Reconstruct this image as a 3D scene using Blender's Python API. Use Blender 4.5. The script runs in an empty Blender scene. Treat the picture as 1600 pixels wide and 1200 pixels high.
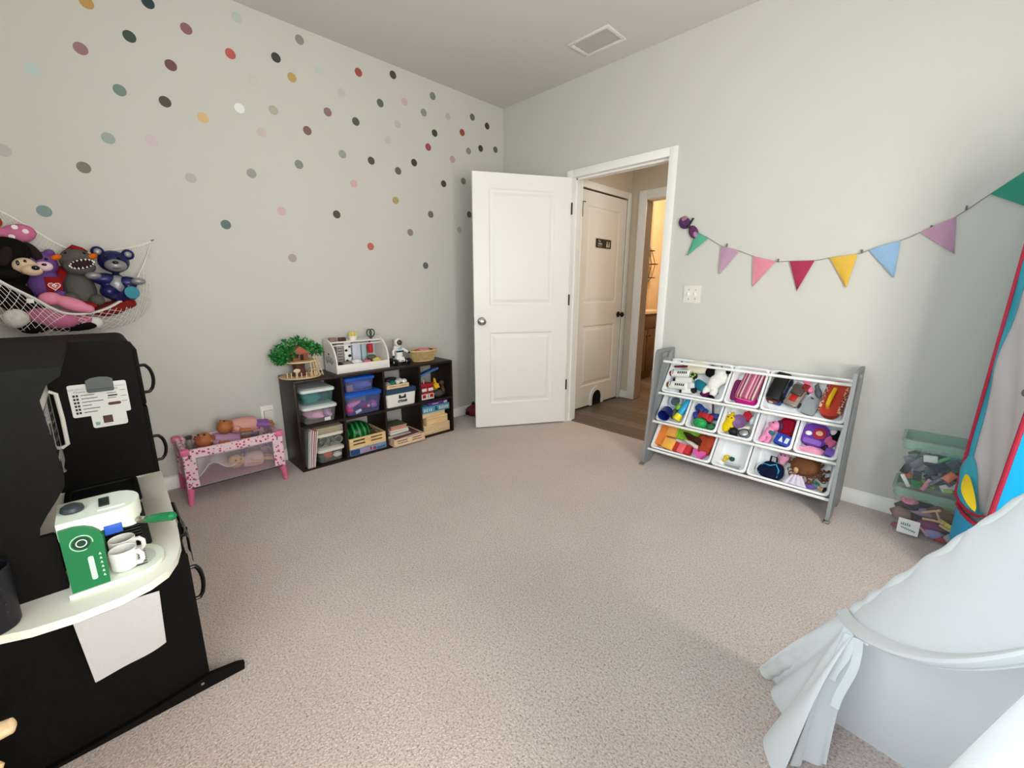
import bpy, bmesh, math, random
from mathutils import Vector, Matrix, Euler
rnd = random.Random(7)
SC = bpy.context.scene
COL = SC.collection
PI = math.pi

# ---------------------------------------------------------------- materials
def lin(h):
    h = h.lstrip('#'); o = []
    for i in (0, 2, 4):
        c = int(h[i:i+2], 16) / 255
        o.append(c/12.92 if c <= .04045 else ((c+.055)/1.055)**2.4)
    return (*o, 1)
_M = {}
def mat(name, color, rough=.6, metal=0., spec=.4, bump=0., bscale=200., vary=0., vscale=8., trans=0., alpha=1., ior=1.45, sheen=0., emit=None, estr=0.):
    if name in _M: return _M[name]
    m = bpy.data.materials.new(name); m.use_nodes = True
    nt = m.node_tree; b = nt.nodes['Principled BSDF']
    c = lin(color) if isinstance(color, str) else color
    b.inputs['Base Color'].default_value = c
    b.inputs['Roughness'].default_value = rough
    b.inputs['Metallic'].default_value = metal
    b.inputs['Specular IOR Level'].default_value = spec
    b.inputs['IOR'].default_value = ior
    b.inputs['Transmission Weight'].default_value = trans
    b.inputs['Alpha'].default_value = alpha
    b.inputs['Sheen Weight'].default_value = sheen
    if emit:
        b.inputs['Emission Color'].default_value = lin(emit); b.inputs['Emission Strength'].default_value = estr
    tc = nt.nodes.new('ShaderNodeTexCoord')
    if bump:
        n = nt.nodes.new('ShaderNodeTexNoise'); n.inputs['Scale'].default_value = bscale; n.inputs['Detail'].default_value = 3
        bp = nt.nodes.new('ShaderNodeBump'); bp.inputs['Strength'].default_value = bump; bp.inputs['Distance'].default_value = .01
        nt.links.new(tc.outputs['Object'], n.inputs['Vector']); nt.links.new(n.outputs['Fac'], bp.inputs['Height'])
        nt.links.new(bp.outputs['Normal'], b.inputs['Normal'])
    if vary:
        n = nt.nodes.new('ShaderNodeTexNoise'); n.inputs['Scale'].default_value = vscale; n.inputs['Detail'].default_value = 4
        mx = nt.nodes.new('ShaderNodeMix'); mx.data_type = 'RGBA'
        mx.inputs['A'].default_value = tuple(max(0, x*(1-vary)) for x in c[:3]) + (1,)
        mx.inputs['B'].default_value = tuple(min(1, x*(1+vary)) for x in c[:3]) + (1,)
        nt.links.new(tc.outputs['Object'], n.inputs['Vector']); nt.links.new(n.outputs['Fac'], mx.inputs['Factor'])
        nt.links.new(mx.outputs['Result'], b.inputs['Base Color'])
    _M[name] = m
    return m
def P(color, **k):            # plain plastic of a colour
    k.setdefault('rough', .42)
    return mat('plastic_' + color + str(sorted(k.items())), color, **k)
def F(color, **k):            # fabric of a colour
    k.setdefault('rough', .95); k.setdefault('spec', .1); k.setdefault('bump', .25); k.setdefault('bscale', 350.); k.setdefault('vary', .1); k.setdefault('vscale', 30.)
    return mat('fabric_' + color + str(sorted(k.items())), color, **k)
def nodes_of(m):
    nt = m.node_tree
    return nt, nt.nodes['Principled BSDF'], (lambda t: nt.nodes.new('ShaderNode' + t)), nt.links.new

# ---------------------------------------------------------------- mesh builder
def frame_z(d):
    z = Vector(d).normalized(); a = Vector((0, 0, 1)) if abs(z.z) < .95 else Vector((1, 0, 0))
    x = a.cross(z).normalized(); y = z.cross(x)
    return x, y, z
class MB:
    def __init__(s): s.v = []; s.f = []; s.m = []; s.mi = 0; s.M = Matrix()
    def add(s, vs, fs):
        o = len(s.v); s.v += [s.M @ Vector(p) for p in vs]
        for f in fs: s.f.append([o+i for i in f]); s.m.append(s.mi)
        return s
    def mat(s, i): s.mi = i; return s
    def at(s, M=None): s.M = M if M is not None else Matrix(); return s
    def box(s, c, d, bev=0., rot=None):
        c = Vector(c); R = rot.to_matrix() if isinstance(rot, Euler) else (rot if rot is not None else Matrix.Identity(3))
        hx, hy, hz = (abs(k)/2 for k in d)
        if bev <= 0:
            vs = [c + R @ Vector((x, y, z)) for z in (-hz, hz) for y in (-hy, hy) for x in (-hx, hx)]
            return s.add(vs, [(0, 2, 3, 1), (4, 5, 7, 6), (0, 1, 5, 4), (2, 6, 7, 3), (0, 4, 6, 2), (1, 3, 7, 5)])
        b = min(bev, hx*.98, hy*.98, hz*.98)
        bm = bmesh.new(); bmesh.ops.create_cube(bm, size=1)
        for v in bm.verts: v.co = Vector((v.co.x*2*hx, v.co.y*2*hy, v.co.z*2*hz))
        bmesh.ops.bevel(bm, geom=bm.edges[:], offset=b, segments=2, profile=.5, affect='EDGES')
        bm.verts.index_update()
        s.add([c + R @ v.co for v in bm.verts], [[v.index for v in f.verts] for f in bm.faces]); bm.free(); return s
    def bb(s, x0, x1, y0, y1, z0, z1, bev=0.):
        return s.box(((x0+x1)/2, (y0+y1)/2, (z0+z1)/2), (x1-x0, y1-y0, z1-z0), bev)
    def rings(s, rings, closed=False, caps=True):
        n = len(rings[0]); vs = [p for r in rings for p in r]; fs = []
        R = len(rings)
        for i in range(R if closed else R-1):
            a = i*n; b = ((i+1) % R)*n
            for j in range(n): fs.append((a+j, a+(j+1) % n, b+(j+1) % n, b+j))
        if caps and not closed: fs.append(tuple(reversed(range(n)))); fs.append(tuple(range((R-1)*n, R*n)))
        return s.add(vs, fs)
    def tube(s, pts, r, seg=8, closed=False, flat=1.):
        pts = [Vector(p) for p in pts]; n = len(pts); rs = r if isinstance(r, (list, tuple)) else [r]*n
        rg = []; px = None
        for i, p in enumerate(pts):
            d = (pts[(i+1) % n] - pts[i-1]) if closed else (pts[min(i+1, n-1)] - pts[max(i-1, 0)])
            if d.length < 1e-9: d = Vector((0, 0, 1))
            d.normalize()
            if px is None: x, y, _ = frame_z(d)
            else:
                x = px - d*px.dot(d)
                if x.length < 1e-6: x = frame_z(d)[0]
                x.normalize(); y = d.cross(x)
            px = x
            rg.append([p + x*math.cos(2*PI*k/seg)*rs[i] + y*math.sin(2*PI*k/seg)*rs[i]*flat for k in range(seg)])
        return s.rings(rg, closed)
    def cyl(s, a, b, r0, r1=None, seg=20): return s.tube([a, b], [r0, r0 if r1 is None else r1], seg)
    def lathe(s, prof, c=(0, 0, 0), axis=(0, 0, 1), seg=24, sx=1., sy=1.):
        x, y, z = frame_z(axis) if tuple(axis) != (0, 0, 1) else (Vector((1, 0, 0)), Vector((0, 1, 0)), Vector((0, 0, 1)))
        c = Vector(c)
        rg = [[c + x*math.cos(2*PI*k/seg)*max(r, 1e-5)*sx + y*math.sin(2*PI*k/seg)*max(r, 1e-5)*sy + z*h for k in range(seg)] for r, h in prof]
        return s.rings(rg)
    def ell(s, c, r, rot=None, seg=16, n=10):
        if not isinstance(r, (list, tuple)): r = (r, r, r)
        R = rot.to_matrix() if isinstance(rot, Euler) else (rot if rot is not None else Matrix.Identity(3)); c = Vector(c); rg = []
        for i in range(n+1):
            t = PI*i/n; q = max(math.sin(t), 1e-4)
            rg.append([c + R @ Vector((r[0]*q*math.cos(2*PI*k/seg), r[1]*q*math.sin(2*PI*k/seg), -r[2]*math.cos(t))) for k in range(seg)])
        return s.rings(rg)
    def prism(s, poly, t, M=None):            # poly in the xy plane, extruded 0..t along z
        M = M or Matrix(); n = len(poly)
        vs = [M @ Vector((p[0], p[1], 0)) for p in poly] + [M @ Vector((p[0], p[1], t)) for p in poly]
        fs = [tuple(reversed(range(n))), tuple(range(n, 2*n))] + [(i, (i+1) % n, n+(i+1) % n, n+i) for i in range(n)]
        return s.add(vs, fs)
    def grid(s, fn, nu, nv, thick=0.):
        vs = [Vector(fn(i/nu, j/nv)) for j in range(nv+1) for i in range(nu+1)]; w = nu+1
        fs = [(j*w+i, j*w+i+1, (j+1)*w+i+1, (j+1)*w+i) for j in range(nv) for i in range(nu)]
        if thick:
            N = []
            for j in range(nv+1):
                for i in range(nu+1):
                    a = vs[j*w+min(i+1, nu)] - vs[j*w+max(i-1, 0)]; b = vs[min(j+1, nv)*w+i] - vs[max(j-1, 0)*w+i]
                    k = a.cross(b); N.append(k.normalized() if k.length > 1e-12 else Vector((0, 0, 1)))
            k = len(vs); vs2 = [v - N[i]*thick for i, v in enumerate(vs)]
            fs2 = [tuple(reversed([q+k for q in f])) for f in fs]
            bd = [i for i in range(nu)] ; side = []
            for i in range(nu): side.append((i+1, i, k+i, k+i+1)); o = nv*w; side.append((o+i, o+i+1, k+o+i+1, k+o+i))
            for j in range(nv): side.append((j*w, (j+1)*w, k+(j+1)*w, k+j*w)); side.append(((j+1)*w+nu, j*w+nu, k+j*w+nu, k+(j+1)*w+nu))
            return s.add(vs+vs2, fs+fs2+side)
        return s.add(vs, fs)
    def text(s, body, size, M, depth=.0006, align='CENTER', bold=0.):
        cu = bpy.data.curves.new('t', 'FONT'); cu.body = body; cu.size = size; cu.align_x = align; cu.align_y = 'CENTER'; cu.extrude = depth/2; cu.offset = bold; cu.resolution_u = 3
        o = bpy.data.objects.new('t', cu); COL.objects.link(o)
        me = bpy.data.meshes.new_from_object(o.evaluated_get(bpy.context.evaluated_depsgraph_get()))
        s.add([M @ v.co for v in me.vertices], [list(p.vertices) for p in me.polygons])
        bpy.data.objects.remove(o); bpy.data.curves.remove(cu); bpy.data.meshes.remove(me); return s
    def build(s, name, mats, parent=None, sharp=35, smooth=True, sub=0):
        me = bpy.data.meshes.new(name); me.from_pydata([tuple(v) for v in s.v], [], s.f)
        if not isinstance(mats, (list, tuple)): mats = [mats]
        for m in mats: me.materials.append(m)
        me.polygons.foreach_set('material_index', [min(i, len(mats)-1) for i in s.m])
        bm = bmesh.new(); bm.from_mesh(me); bmesh.ops.recalc_face_normals(bm, faces=bm.faces); bm.to_mesh(me); bm.free()
        if smooth:
            me.polygons.foreach_set('use_smooth', [True]*len(me.polygons)); me.set_sharp_from_angle(angle=math.radians(sharp))
        me.update()
        o = bpy.data.objects.new(name, me); COL.objects.link(o)
        if parent is not None: o.parent = parent
        if sub:
            q = o.modifiers.new('s', 'SUBSURF'); q.levels = sub; q.render_levels = sub
        return o
def B(): return MB()
def tag(o, label, cat, group=None, kind=None):
    o['label'] = label; o['category'] = cat
    if group: o['group'] = group
    if kind: o['kind'] = kind
    return o
def thing(name, label, cat, loc=(0, 0, 0), rot=(0, 0, 0), group=None, M=None):
    o = bpy.data.objects.new(name, None); COL.objects.link(o); o.empty_display_size = .02
    if M is not None: o.matrix_world = M
    else: o.location = loc; o.rotation_euler = rot
    return tag(o, label, cat, group)
def solo(name, mb, mats, label, cat, loc=(0, 0, 0), rot=(0, 0, 0), group=None, M=None, **k):
    o = mb.build(name, mats, None, **k)
    if M is not None: o.matrix_world = M
    else: o.location = loc; o.rotation_euler = rot
    return tag(o, label, cat, group)
def struct(name, mb, mats, label=None, **k):
    o = mb.build(name, mats, None, **k); o['kind'] = 'structure'
    if label: o['label'] = label
    return o
def copy_tree(o, parent=None):
    c = o.copy(); COL.objects.link(c)
    if parent is not None: c.parent = parent
    for ch in list(o.children): copy_tree(ch, c)
    return c
def T(x, y, z): return Matrix.Translation((x, y, z))
def RX(a): return Matrix.Rotation(math.radians(a), 4, 'X')
def RY(a): return Matrix.Rotation(math.radians(a), 4, 'Y')
def RZ(a): return Matrix.Rotation(math.radians(a), 4, 'Z')
def rrect(w, h, r, n=5, cx=0., cy=0.):
    o = []
    for (sx, sy, a0) in ((1, 1, 0), (-1, 1, 90), (-1, -1, 180), (1, -1, 270)):
        for i in range(n+1):
            a = math.radians(a0 + 90*i/n); o.append((cx + sx*(w/2-r) + r*math.cos(a), cy + sy*(h/2-r) + r*math.sin(a)))
    return o
def wob(x, y, s=1.): return (math.sin(x*1.7*s+.3)+math.sin(y*2.3*s+1.1)+math.sin((x+y)*3.1*s+2.))/3
EXPO=0.24; LR=122.; LB=38.
DOTS=[
(-2.721,2.499,198,158,90,'ochre wall dot up left of dark green dot and above mauve one'),
(-2.483,2.592,58,75,76,'dark slate wall dot left of mauve dot and above dark green one'),
(-2.082,2.679,193,206,196,'pale grey wall dot above brick red dot and up left of charcoal one'),
(-2.334,2.532,152,107,109,'mauve wall dot right of dark slate dot and left of brick red one'),
(-2.581,2.409,72,87,71,'dark green wall dot down right of ochre dot and left of cocoa brown one'),
(-2.773,2.291,160,124,125,'mauve wall dot up left of sage green dot and below ochre one'),
(-2.138,2.480,199,100,95,'brick red wall dot up left of pale beige dot and right of mauve one'),
(-2.953,2.149,197,216,212,'pale sage wall dot down left of mauve dot and left of sage green one'),
(-2.427,2.331,120,89,86,'cocoa brown wall dot right of dark green dot and above dark brown one'),
(-2.037,2.375,213,209,197,'pale beige wall dot down right of brick red dot, up left of olive grey one'),
(-2.656,2.148,126,147,134,'sage green wall dot left of dark brown dot and down right of mauve one'),
(-2.477,2.145,91,83,76,'dark brown wall dot left of tan orange dot and right of sage green one'),
(-2.315,2.109,232,194,137,'tan orange wall dot right of dark brown dot and left of shiny pink one'),
(-2.126,2.206,249,249,249,'shiny pink wall dot up left of faint pink dot and left of olive grey one'),
(-2.734,1.912,164,177,171,'stone grey wall dot left of faint pink dot and up right of taupe one'),
(-2.561,1.941,219,200,203,'faint pink wall dot right of stone grey dot and up left of light taupe one'),
(-3.101,1.781,199,191,185,'faint beige wall dot left of taupe dot and above slate green one'),
(-2.846,1.756,134,127,113,'taupe wall dot down left of stone grey dot and right of faint beige one'),
(-2.414,1.781,193,188,178,'light taupe wall dot down right of faint pink dot and above slate green one'),
(-2.104,1.858,163,162,157,'warm grey wall dot up left of pink dot and below faint pink one'),
(-1.744,2.687,159,150,141,'taupe wall dot up left of pale sage dot and up right of charcoal one'),
(-1.894,2.541,71,70,62,'charcoal wall dot up left of mustard dot and down left of taupe one'),
(-1.639,2.555,202,213,206,'pale sage wall dot up left of faint beige dot and down right of taupe one'),
(-1.367,2.625,173,90,80,'brick red wall dot up right of faint beige dot, up left of greenish grey one'),
(-1.101,2.691,87,82,75,'dark brown wall dot above dusty pink dot and above greenish grey one'),
(-1.812,2.460,202,172,105,'mustard wall dot down right of charcoal dot and left of pale sage one'),
(-1.497,2.464,207,200,192,'faint beige wall dot down right of pale sage dot and above dark grey one'),
(-1.216,2.477,104,111,103,'greenish grey wall dot up left of faint grey dot and left of dusty pink one'),
(-1.015,2.540,215,183,189,'dusty pink wall dot left of grey dot and below dark brown one'),
(-0.760,2.649,136,143,136,'stone grey wall dot up right of grey dot and up left of faint grey one'),
(-1.941,2.244,186,185,166,'olive grey wall dot down right of pale beige dot and above faint pink one'),
(-1.604,2.320,155,123,126,'mauve wall dot down left of faint beige dot and left of dark grey one'),
(-0.849,2.510,153,153,151,'grey wall dot up left of charcoal dot and down left of stone grey one'),
(-0.616,2.541,196,192,190,'faint grey wall dot left of rust red dot and down right of stone grey one'),
(-0.361,2.600,113,116,109,'greenish grey wall dot left of charcoal dot and up right of rust red one'),
(-1.411,2.310,99,101,94,'dark grey wall dot below faint beige dot and right of mauve one'),
(-1.084,2.372,198,197,193,'faint grey wall dot up right of faint beige dot, down right of greenish grey one'),
(-1.748,2.175,142,106,102,'cocoa brown wall dot down left of mauve dot and right of olive grey one'),
(-0.195,2.571,70,68,62,'charcoal wall dot right of greenish grey dot and above dark grey one'),
(-2.021,2.102,214,199,189,'faint pink wall dot down right of shiny pink dot and below olive grey one'),
(-0.753,2.388,78,76,72,'charcoal wall dot above brick red dot and down right of grey one'),
(-0.474,2.456,165,81,66,'rust red wall dot above grey dot and right of faint grey one'),
(-1.171,2.245,207,201,193,'faint beige wall dot down left of faint grey dot and above dark taupe one'),
(-0.819,2.272,169,82,86,'brick red wall dot below charcoal dot and below grey one'),
(-0.409,2.327,146,144,137,'grey wall dot below rust red dot and left of charcoal one'),
(-0.272,2.376,75,73,63,'charcoal wall dot right of grey dot and left of dark grey one'),
(-0.097,2.402,110,110,104,'dark grey wall dot right of charcoal dot and right of grey one'),
(-1.525,2.080,163,169,163,'stone grey wall dot above pink dot and left of dark brown one'),
(-0.582,2.229,204,164,169,'dusty pink wall dot up left of taupe brown dot and left of grey one'),
(-1.314,2.079,92,87,81,'dark brown wall dot right of stone grey dot and left of dark taupe one'),
(-0.955,2.134,74,71,66,'charcoal wall dot right of dark taupe dot and down left of brick red one'),
(-1.821,1.960,144,151,142,'stone grey wall dot below cocoa brown dot and down right of faint pink one'),
(-1.099,2.049,112,109,104,'dark taupe wall dot left of charcoal dot and below faint beige one'),
(-1.458,1.902,223,182,180,'pink wall dot below stone grey dot and down left of dark brown one'),
(-0.680,2.025,80,75,68,'dark brown wall dot left of taupe brown dot and below dusty pink one'),
(-0.471,2.079,148,135,121,'taupe brown wall dot down right of dusty pink dot and right of dark brown one'),
(-1.134,1.835,182,165,112,'mustard wall dot below dark taupe dot and above mauve grey one'),
(-1.957,1.660,218,184,183,'pink wall dot down right of warm grey dot and above mauve grey one'),
(-1.600,1.681,91,87,81,'dark brown wall dot down left of pink dot and up left of coral red one'),
(-0.818,1.770,121,116,109,'dark grey wall dot up right of mauve grey dot and below dark brown one'),
(-0.414,1.816,101,105,100,'dark grey wall dot up right of faint beige dot and below taupe brown one'),
(-1.018,1.613,153,136,137,'mauve grey wall dot below mustard dot and down left of dark grey one'),
(-0.525,1.678,187,180,170,'faint beige wall dot down left of dark grey dot and below dark brown one'),
(-1.363,1.483,201,111,96,'coral red wall dot down right of dark brown dot and left of mauve grey one'),
(-1.921,1.373,183,164,166,'mauve grey wall dot below pink dot and right of slate green one'),
(-0.887,1.363,106,109,106,'dark grey wall dot below mauve grey dot and below dark grey one'),
(-2.275,1.547,105,123,120,'slate green wall dot below light taupe dot and left of pink one'),
(-3.015,1.534,131,156,153,'slate green wall dot below faint beige dot and down left of taupe one'),
]
# ================================================================ camera
cam = bpy.data.cameras.new('camera'); co = bpy.data.objects.new('camera', cam); COL.objects.link(co)
cam.sensor_fit = 'HORIZONTAL'; cam.sensor_width = 36; cam.lens = 662.449/1600*36; cam.clip_start = .02; cam.clip_end = 60
yaw, pit, rol = .7929, -.2228, .0038
f_ = Vector((-math.sin(yaw)*math.cos(pit), math.cos(yaw)*math.cos(pit), math.sin(pit)))
r_ = Vector((math.cos(yaw), math.sin(yaw), 0)); u_ = r_.cross(f_)
r2 = r_*math.cos(rol) + u_*math.sin(rol); u2 = -r_*math.sin(rol) + u_*math.cos(rol)
Mc = Matrix((r2, u2, -f_)).transposed().to_4x4(); Mc.translation = (3.1053, -2.934, 1.1847)
co.matrix_world = Mc; SC.camera = co
SC.view_settings.view_transform = 'Standard'; SC.view_settings.look = 'None'; SC.view_settings.gamma = 1; SC.view_settings.exposure = EXPO
SC.view_settings.use_curve_mapping = False
SC.cycles.use_denoising = True; SC.cycles.max_bounces = 10; SC.cycles.diffuse_bounces = 6; SC.cycles.transparent_max_bounces = 16
SC.cycles.caustics_reflective = False; SC.cycles.caustics_refractive = False; SC.cycles.sample_clamp_indirect = 6

# ================================================================ materials of the room
WALL = mat('wall_paint', (.585, .57, .52, 1), rough=.85, spec=.2, bump=.05, bscale=260)
CEIL = mat('ceiling_paint', (.62, .60, .555, 1), rough=.95, spec=.1, bump=.08, bscale=180)
TRIM = mat('trim_paint', '#eeece7', rough=.4, spec=.4)
DOORP = mat('door_paint', '#efece6', rough=.38, spec=.45)
METAL = mat('satin_nickel', '#b8b4ac', rough=.22, metal=1.)
DARKM = mat('dark_bronze', '#3a302a', rough=.4, metal=.7)
BLACKP = mat('black_plastic', '#141414', rough=.45)
WHITEP = mat('white_plastic', '#f0efec', rough=.35)
def carpet():
    m = mat('carpet', '#b59e92', rough=1., spec=.05, sheen=.55); m.node_tree.nodes['Principled BSDF'].inputs['Sheen Roughness'].default_value = .45; m.node_tree.nodes['Principled BSDF'].inputs['Sheen Tint'].default_value = (1, .95, .94, 1); nt, b, N, L = nodes_of(m)
    tc = N('TexCoord')
    n1 = N('TexNoise'); n1.inputs['Scale'].default_value = 150; n1.inputs['Detail'].default_value = 5; n1.inputs['Roughness'].default_value = .7
    n2 = N('TexVoronoi'); n2.inputs['Scale'].default_value = 210
    n3 = N('TexNoise'); n3.inputs['Scale'].default_value = 2.2; n3.inputs['Detail'].default_value = 4
    for n in (n1, n2, n3): L(tc.outputs['Object'], n.inputs['Vector'])
    r1 = N('ValToRGB'); e = r1.color_ramp
    e.elements[0].position = .33; e.elements[0].color = (.18, .135, .115, 1); e.elements[1].position = .66; e.elements[1].color = (.78, .66, .60, 1)
    k = e.elements.new(.45); k.color = (.55, .445, .395, 1); k = e.elements.new(.55); k.color = (.64, .53, .475, 1)
    L(n1.outputs['Fac'], r1.inputs['Fac'])
    r2_ = N('ValToRGB'); e = r2_.color_ramp; e.elements[0].position = .0; e.elements[0].color = (1, 1, 1, 1); e.elements[1].position = .75; e.elements[1].color = (.84, .82, .81, 1)
    L(n2.outputs['Distance'], r2_.inputs['Fac'])
    mx = N('Mix'); mx.data_type = 'RGBA'; mx.blend_type = 'MULTIPLY'; mx.inputs['Factor'].default_value = .75
    L(r1.outputs['Color'], mx.inputs['A']); L(r2_.outputs['Color'], mx.inputs['B'])
    r3 = N('ValToRGB'); e = r3.color_ramp; e.elements[0].position = .35; e.elements[0].color = (.93, .92, .92, 1); e.elements[1].position = .65; e.elements[1].color = (1.0, 1.0, 1.0, 1)
    L(n3.outputs['Fac'], r3.inputs['Fac'])
    m2 = N('Mix'); m2.data_type = 'RGBA'; m2.blend_type = 'MULTIPLY'; m2.inputs['Factor'].default_value = 1
    L(mx.outputs['Result'], m2.inputs['A']); L(r3.outputs['Color'], m2.inputs['B']); L(m2.outputs['Result'], b.inputs['Base Color'])
    bp = N('Bump'); bp.inputs['Strength'].default_value = .6; bp.inputs['Distance'].default_value = .005
    ad = N('Math'); ad.operation = 'SUBTRACT'; L(n1.outputs['Fac'], ad.inputs[0]); L(n2.outputs['Distance'], ad.inputs[1])
    L(ad.outputs[0], bp.inputs['Height']); L(bp.outputs['Normal'], b.inputs['Normal'])
    return m
def planks():
    m = mat('wood_planks', '#5a483c', rough=.4, spec=.4); nt, b, N, L = nodes_of(m)
    tc = N('TexCoord'); br = N('TexBrick'); mp = N('Mapping'); mp.inputs['Rotation'].default_value = (0, 0, 0)
    L(tc.outputs['Object'], mp.inputs['Vector']); L(mp.outputs['Vector'], br.inputs['Vector'])
    br.inputs['Scale'].default_value = 1.; br.inputs['Brick Width'].default_value = 1.1; br.inputs['Row Height'].default_value = .15; br.inputs['Mortar Size'].default_value = .003
    br.inputs['Color1'].default_value = (.115, .08, .058, 1); br.inputs['Color2'].default_value = (.21, .155, .115, 1); br.inputs['Mortar'].default_value = lin('#2e221b')
    n = N('TexNoise'); n.inputs['Scale'].default_value = 9; n.inputs['Detail'].default_value = 6
    mp2 = N('Mapping'); mp2.inputs['Scale'].default_value = (1, 9, 1); L(tc.outputs['Object'], mp2.inputs['Vector']); L(mp2.outputs['Vector'], n.inputs['Vector'])
    mx = N('Mix'); mx.data_type = 'RGBA'; mx.blend_type = 'OVERLAY'; mx.inputs['Factor'].default_value = .7
    L(br.outputs['Color'], mx.inputs['A']); L(n.outputs['Color'], mx.inputs['B'])
    hs = N('HueSaturation'); hs.inputs['Saturation'].default_value = .75; L(mx.outputs['Result'], hs.inputs['Color']); L(hs.outputs['Color'], b.inputs['Base Color'])
    return m
def wood(name, c1, c2, scale=6., stretch=(1, 14, 14), rough=.5):
    if name in _M: return _M[name]
    m = mat(name, c1, rough=rough, spec=.35); nt, b, N, L = nodes_of(m)
    tc = N('TexCoord'); mp = N('Mapping'); mp.inputs['Scale'].default_value = stretch
    n = N('TexNoise'); n.inputs['Scale'].default_value = scale; n.inputs['Detail'].default_value = 6; n.inputs['Distortion'].default_value = .6
    L(tc.outputs['Object'], mp.inputs['Vector']); L(mp.outputs['Vector'], n.inputs['Vector'])
    r = N('ValToRGB'); r.color_ramp.elements[0].position = .3; r.color_ramp.elements[0].color = lin(c1); r.color_ramp.elements[1].position = .7; r.color_ramp.elements[1].color = lin(c2)
    L(n.outputs['Fac'], r.inputs['Fac']); L(r.outputs['Color'], b.inputs['Base Color'])
    return m
ESP = wood('espresso_wood', '#1a1311', '#2a1e1a', 5, (14, 1, 14), .42)
LWOOD = wood('light_wood', '#cfae84', '#e3c9a2', 7, (12, 1, 12), .6)
CRATE = wood('crate_wood', '#d9b27a', '#e8cc9c', 7, (12, 1, 12), .6)

# ================================================================ shell
RW, BK, H = 4.38, -3.32, 2.755         # right wall x, rear wall y, ceiling
OX0, OX1, OZ = .823, 1.630, 2.05       # doorway opening in the far wall
b = B(); b.bb(0, RW, BK, .06, -.06, 0); struct('floor', b, carpet(), 'beige pink speckled carpet')
b = B(); b.bb(.5, 2.6, .02, 1.17, -.06, -.004); b.bb(-.35, 2.6, 1.17, 3.2, -.06, -.004); struct('floor_hall', b, planks(), 'dark wood plank floor of hallway')
b = B(); b.bb(-.15, RW+.15, BK-.15, .06, H, H+.1); struct('ceiling', b, CEIL, 'grey ceiling')
b = B(); b.bb(-.12, 0, BK-.12, .12, -.06, H+.05); struct('wall_left', b, WALL, 'beige wall with coloured dots')
b = B(); b.bb(0, OX0-.02, 0, .12, -.06, H+.05); b.bb(OX1+.02, RW+.12, 0, .12, -.06, H+.05); b.bb(OX0-.02, OX1+.02, 0, .12, OZ+.02, H+.05)
struct('wall_back', b, WALL, 'pale wall with doorway and pennant garland')
# rear wall (behind the camera) with a window
WX0, WX1, WZ0, WZ1 = 1.95, 3.35, .90, 1.95
b = B(); b.bb(0, WX0, BK-.12, BK, -.06, H+.05); b.bb(WX1, RW+.12, BK-.12, BK, -.06, H+.05); b.bb(WX0, WX1, BK-.12, BK, -.06, WZ0); b.bb(WX0, WX1, BK-.12, BK, WZ1, H+.05)
struct('wall_rear', b, WALL, 'rear wall behind the play kitchen')
# right wall with a window
VY0, VY1, VZ0, VZ1 = -3.10, -1.75, .48, 1.80
b = B(); b.bb(RW, RW+.12, BK, VY0, -.06, H+.05); b.bb(RW, RW+.12, VY1, .12, -.06, H+.05); b.bb(RW, RW+.12, VY0, VY1, -.06, VZ0); b.bb(RW, RW+.12, VY0, VY1, VZ1, H+.05)
struct('wall_right', b, WALL, 'side wall with a window')
GLASS = mat('window_glass', '#ffffff', rough=0., spec=.5, alpha=.08)
def window(name, label, cfn):
    e = bpy.data.objects.new(name, None); COL.objects.link(e); e['kind'] = 'structure'; e['label'] = label
    f = B(); cfn(f, 'frame'); f.build('window_frame', TRIM, e); g = B(); cfn(g, 'glass'); g.build('pane', GLASS, e)
def w1(m, k):
    x = RW+.05
    if k == 'frame':
        for y in (VY0+.02, VY1-.02, (VY0+VY1)/2): m.bb(x-.03, x+.03, y-.02, y+.02, VZ0, VZ1)
        for z in (VZ0+.02, VZ1-.02, (VZ0+VZ1)/2): m.bb(x-.03, x+.03, VY0, VY1, z-.02, z+.02)
        m.bb(RW-.04, RW+.0, VY0-.05, VY1+.05, VZ0-.03, VZ0)
        for y in (VY0-.03, VY1+.03): m.bb(RW-.015, RW, y-.03, y+.03, VZ0, VZ1+.06)
        m.bb(RW-.015, RW, VY0, VY1, VZ1, VZ1+.06)
    else: m.bb(x-.003, x+.003, VY0, VY1, VZ0, VZ1)
def w2(m, k):
    y = BK-.05
    if k == 'frame':
        for x in (WX0+.02, WX1-.02, (WX0+WX1)/2): m.bb(x-.02, x+.02, y-.03, y+.03, WZ0, WZ1)
        for z in (WZ0+.02, WZ1-.02, (WZ0+WZ1)/2): m.bb(WX0, WX1, y-.03, y+.03, z-.02, z+.02)
        m.bb(WX0-.05, WX1+.05, BK, BK+.04, WZ0-.03, WZ0)
    else: m.bb(WX0, WX1, y-.003, y+.003, WZ0, WZ1)
window('window_1', 'white framed window in the side wall', w1); window('window_2', 'white framed window in the rear wall', w2)

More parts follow.
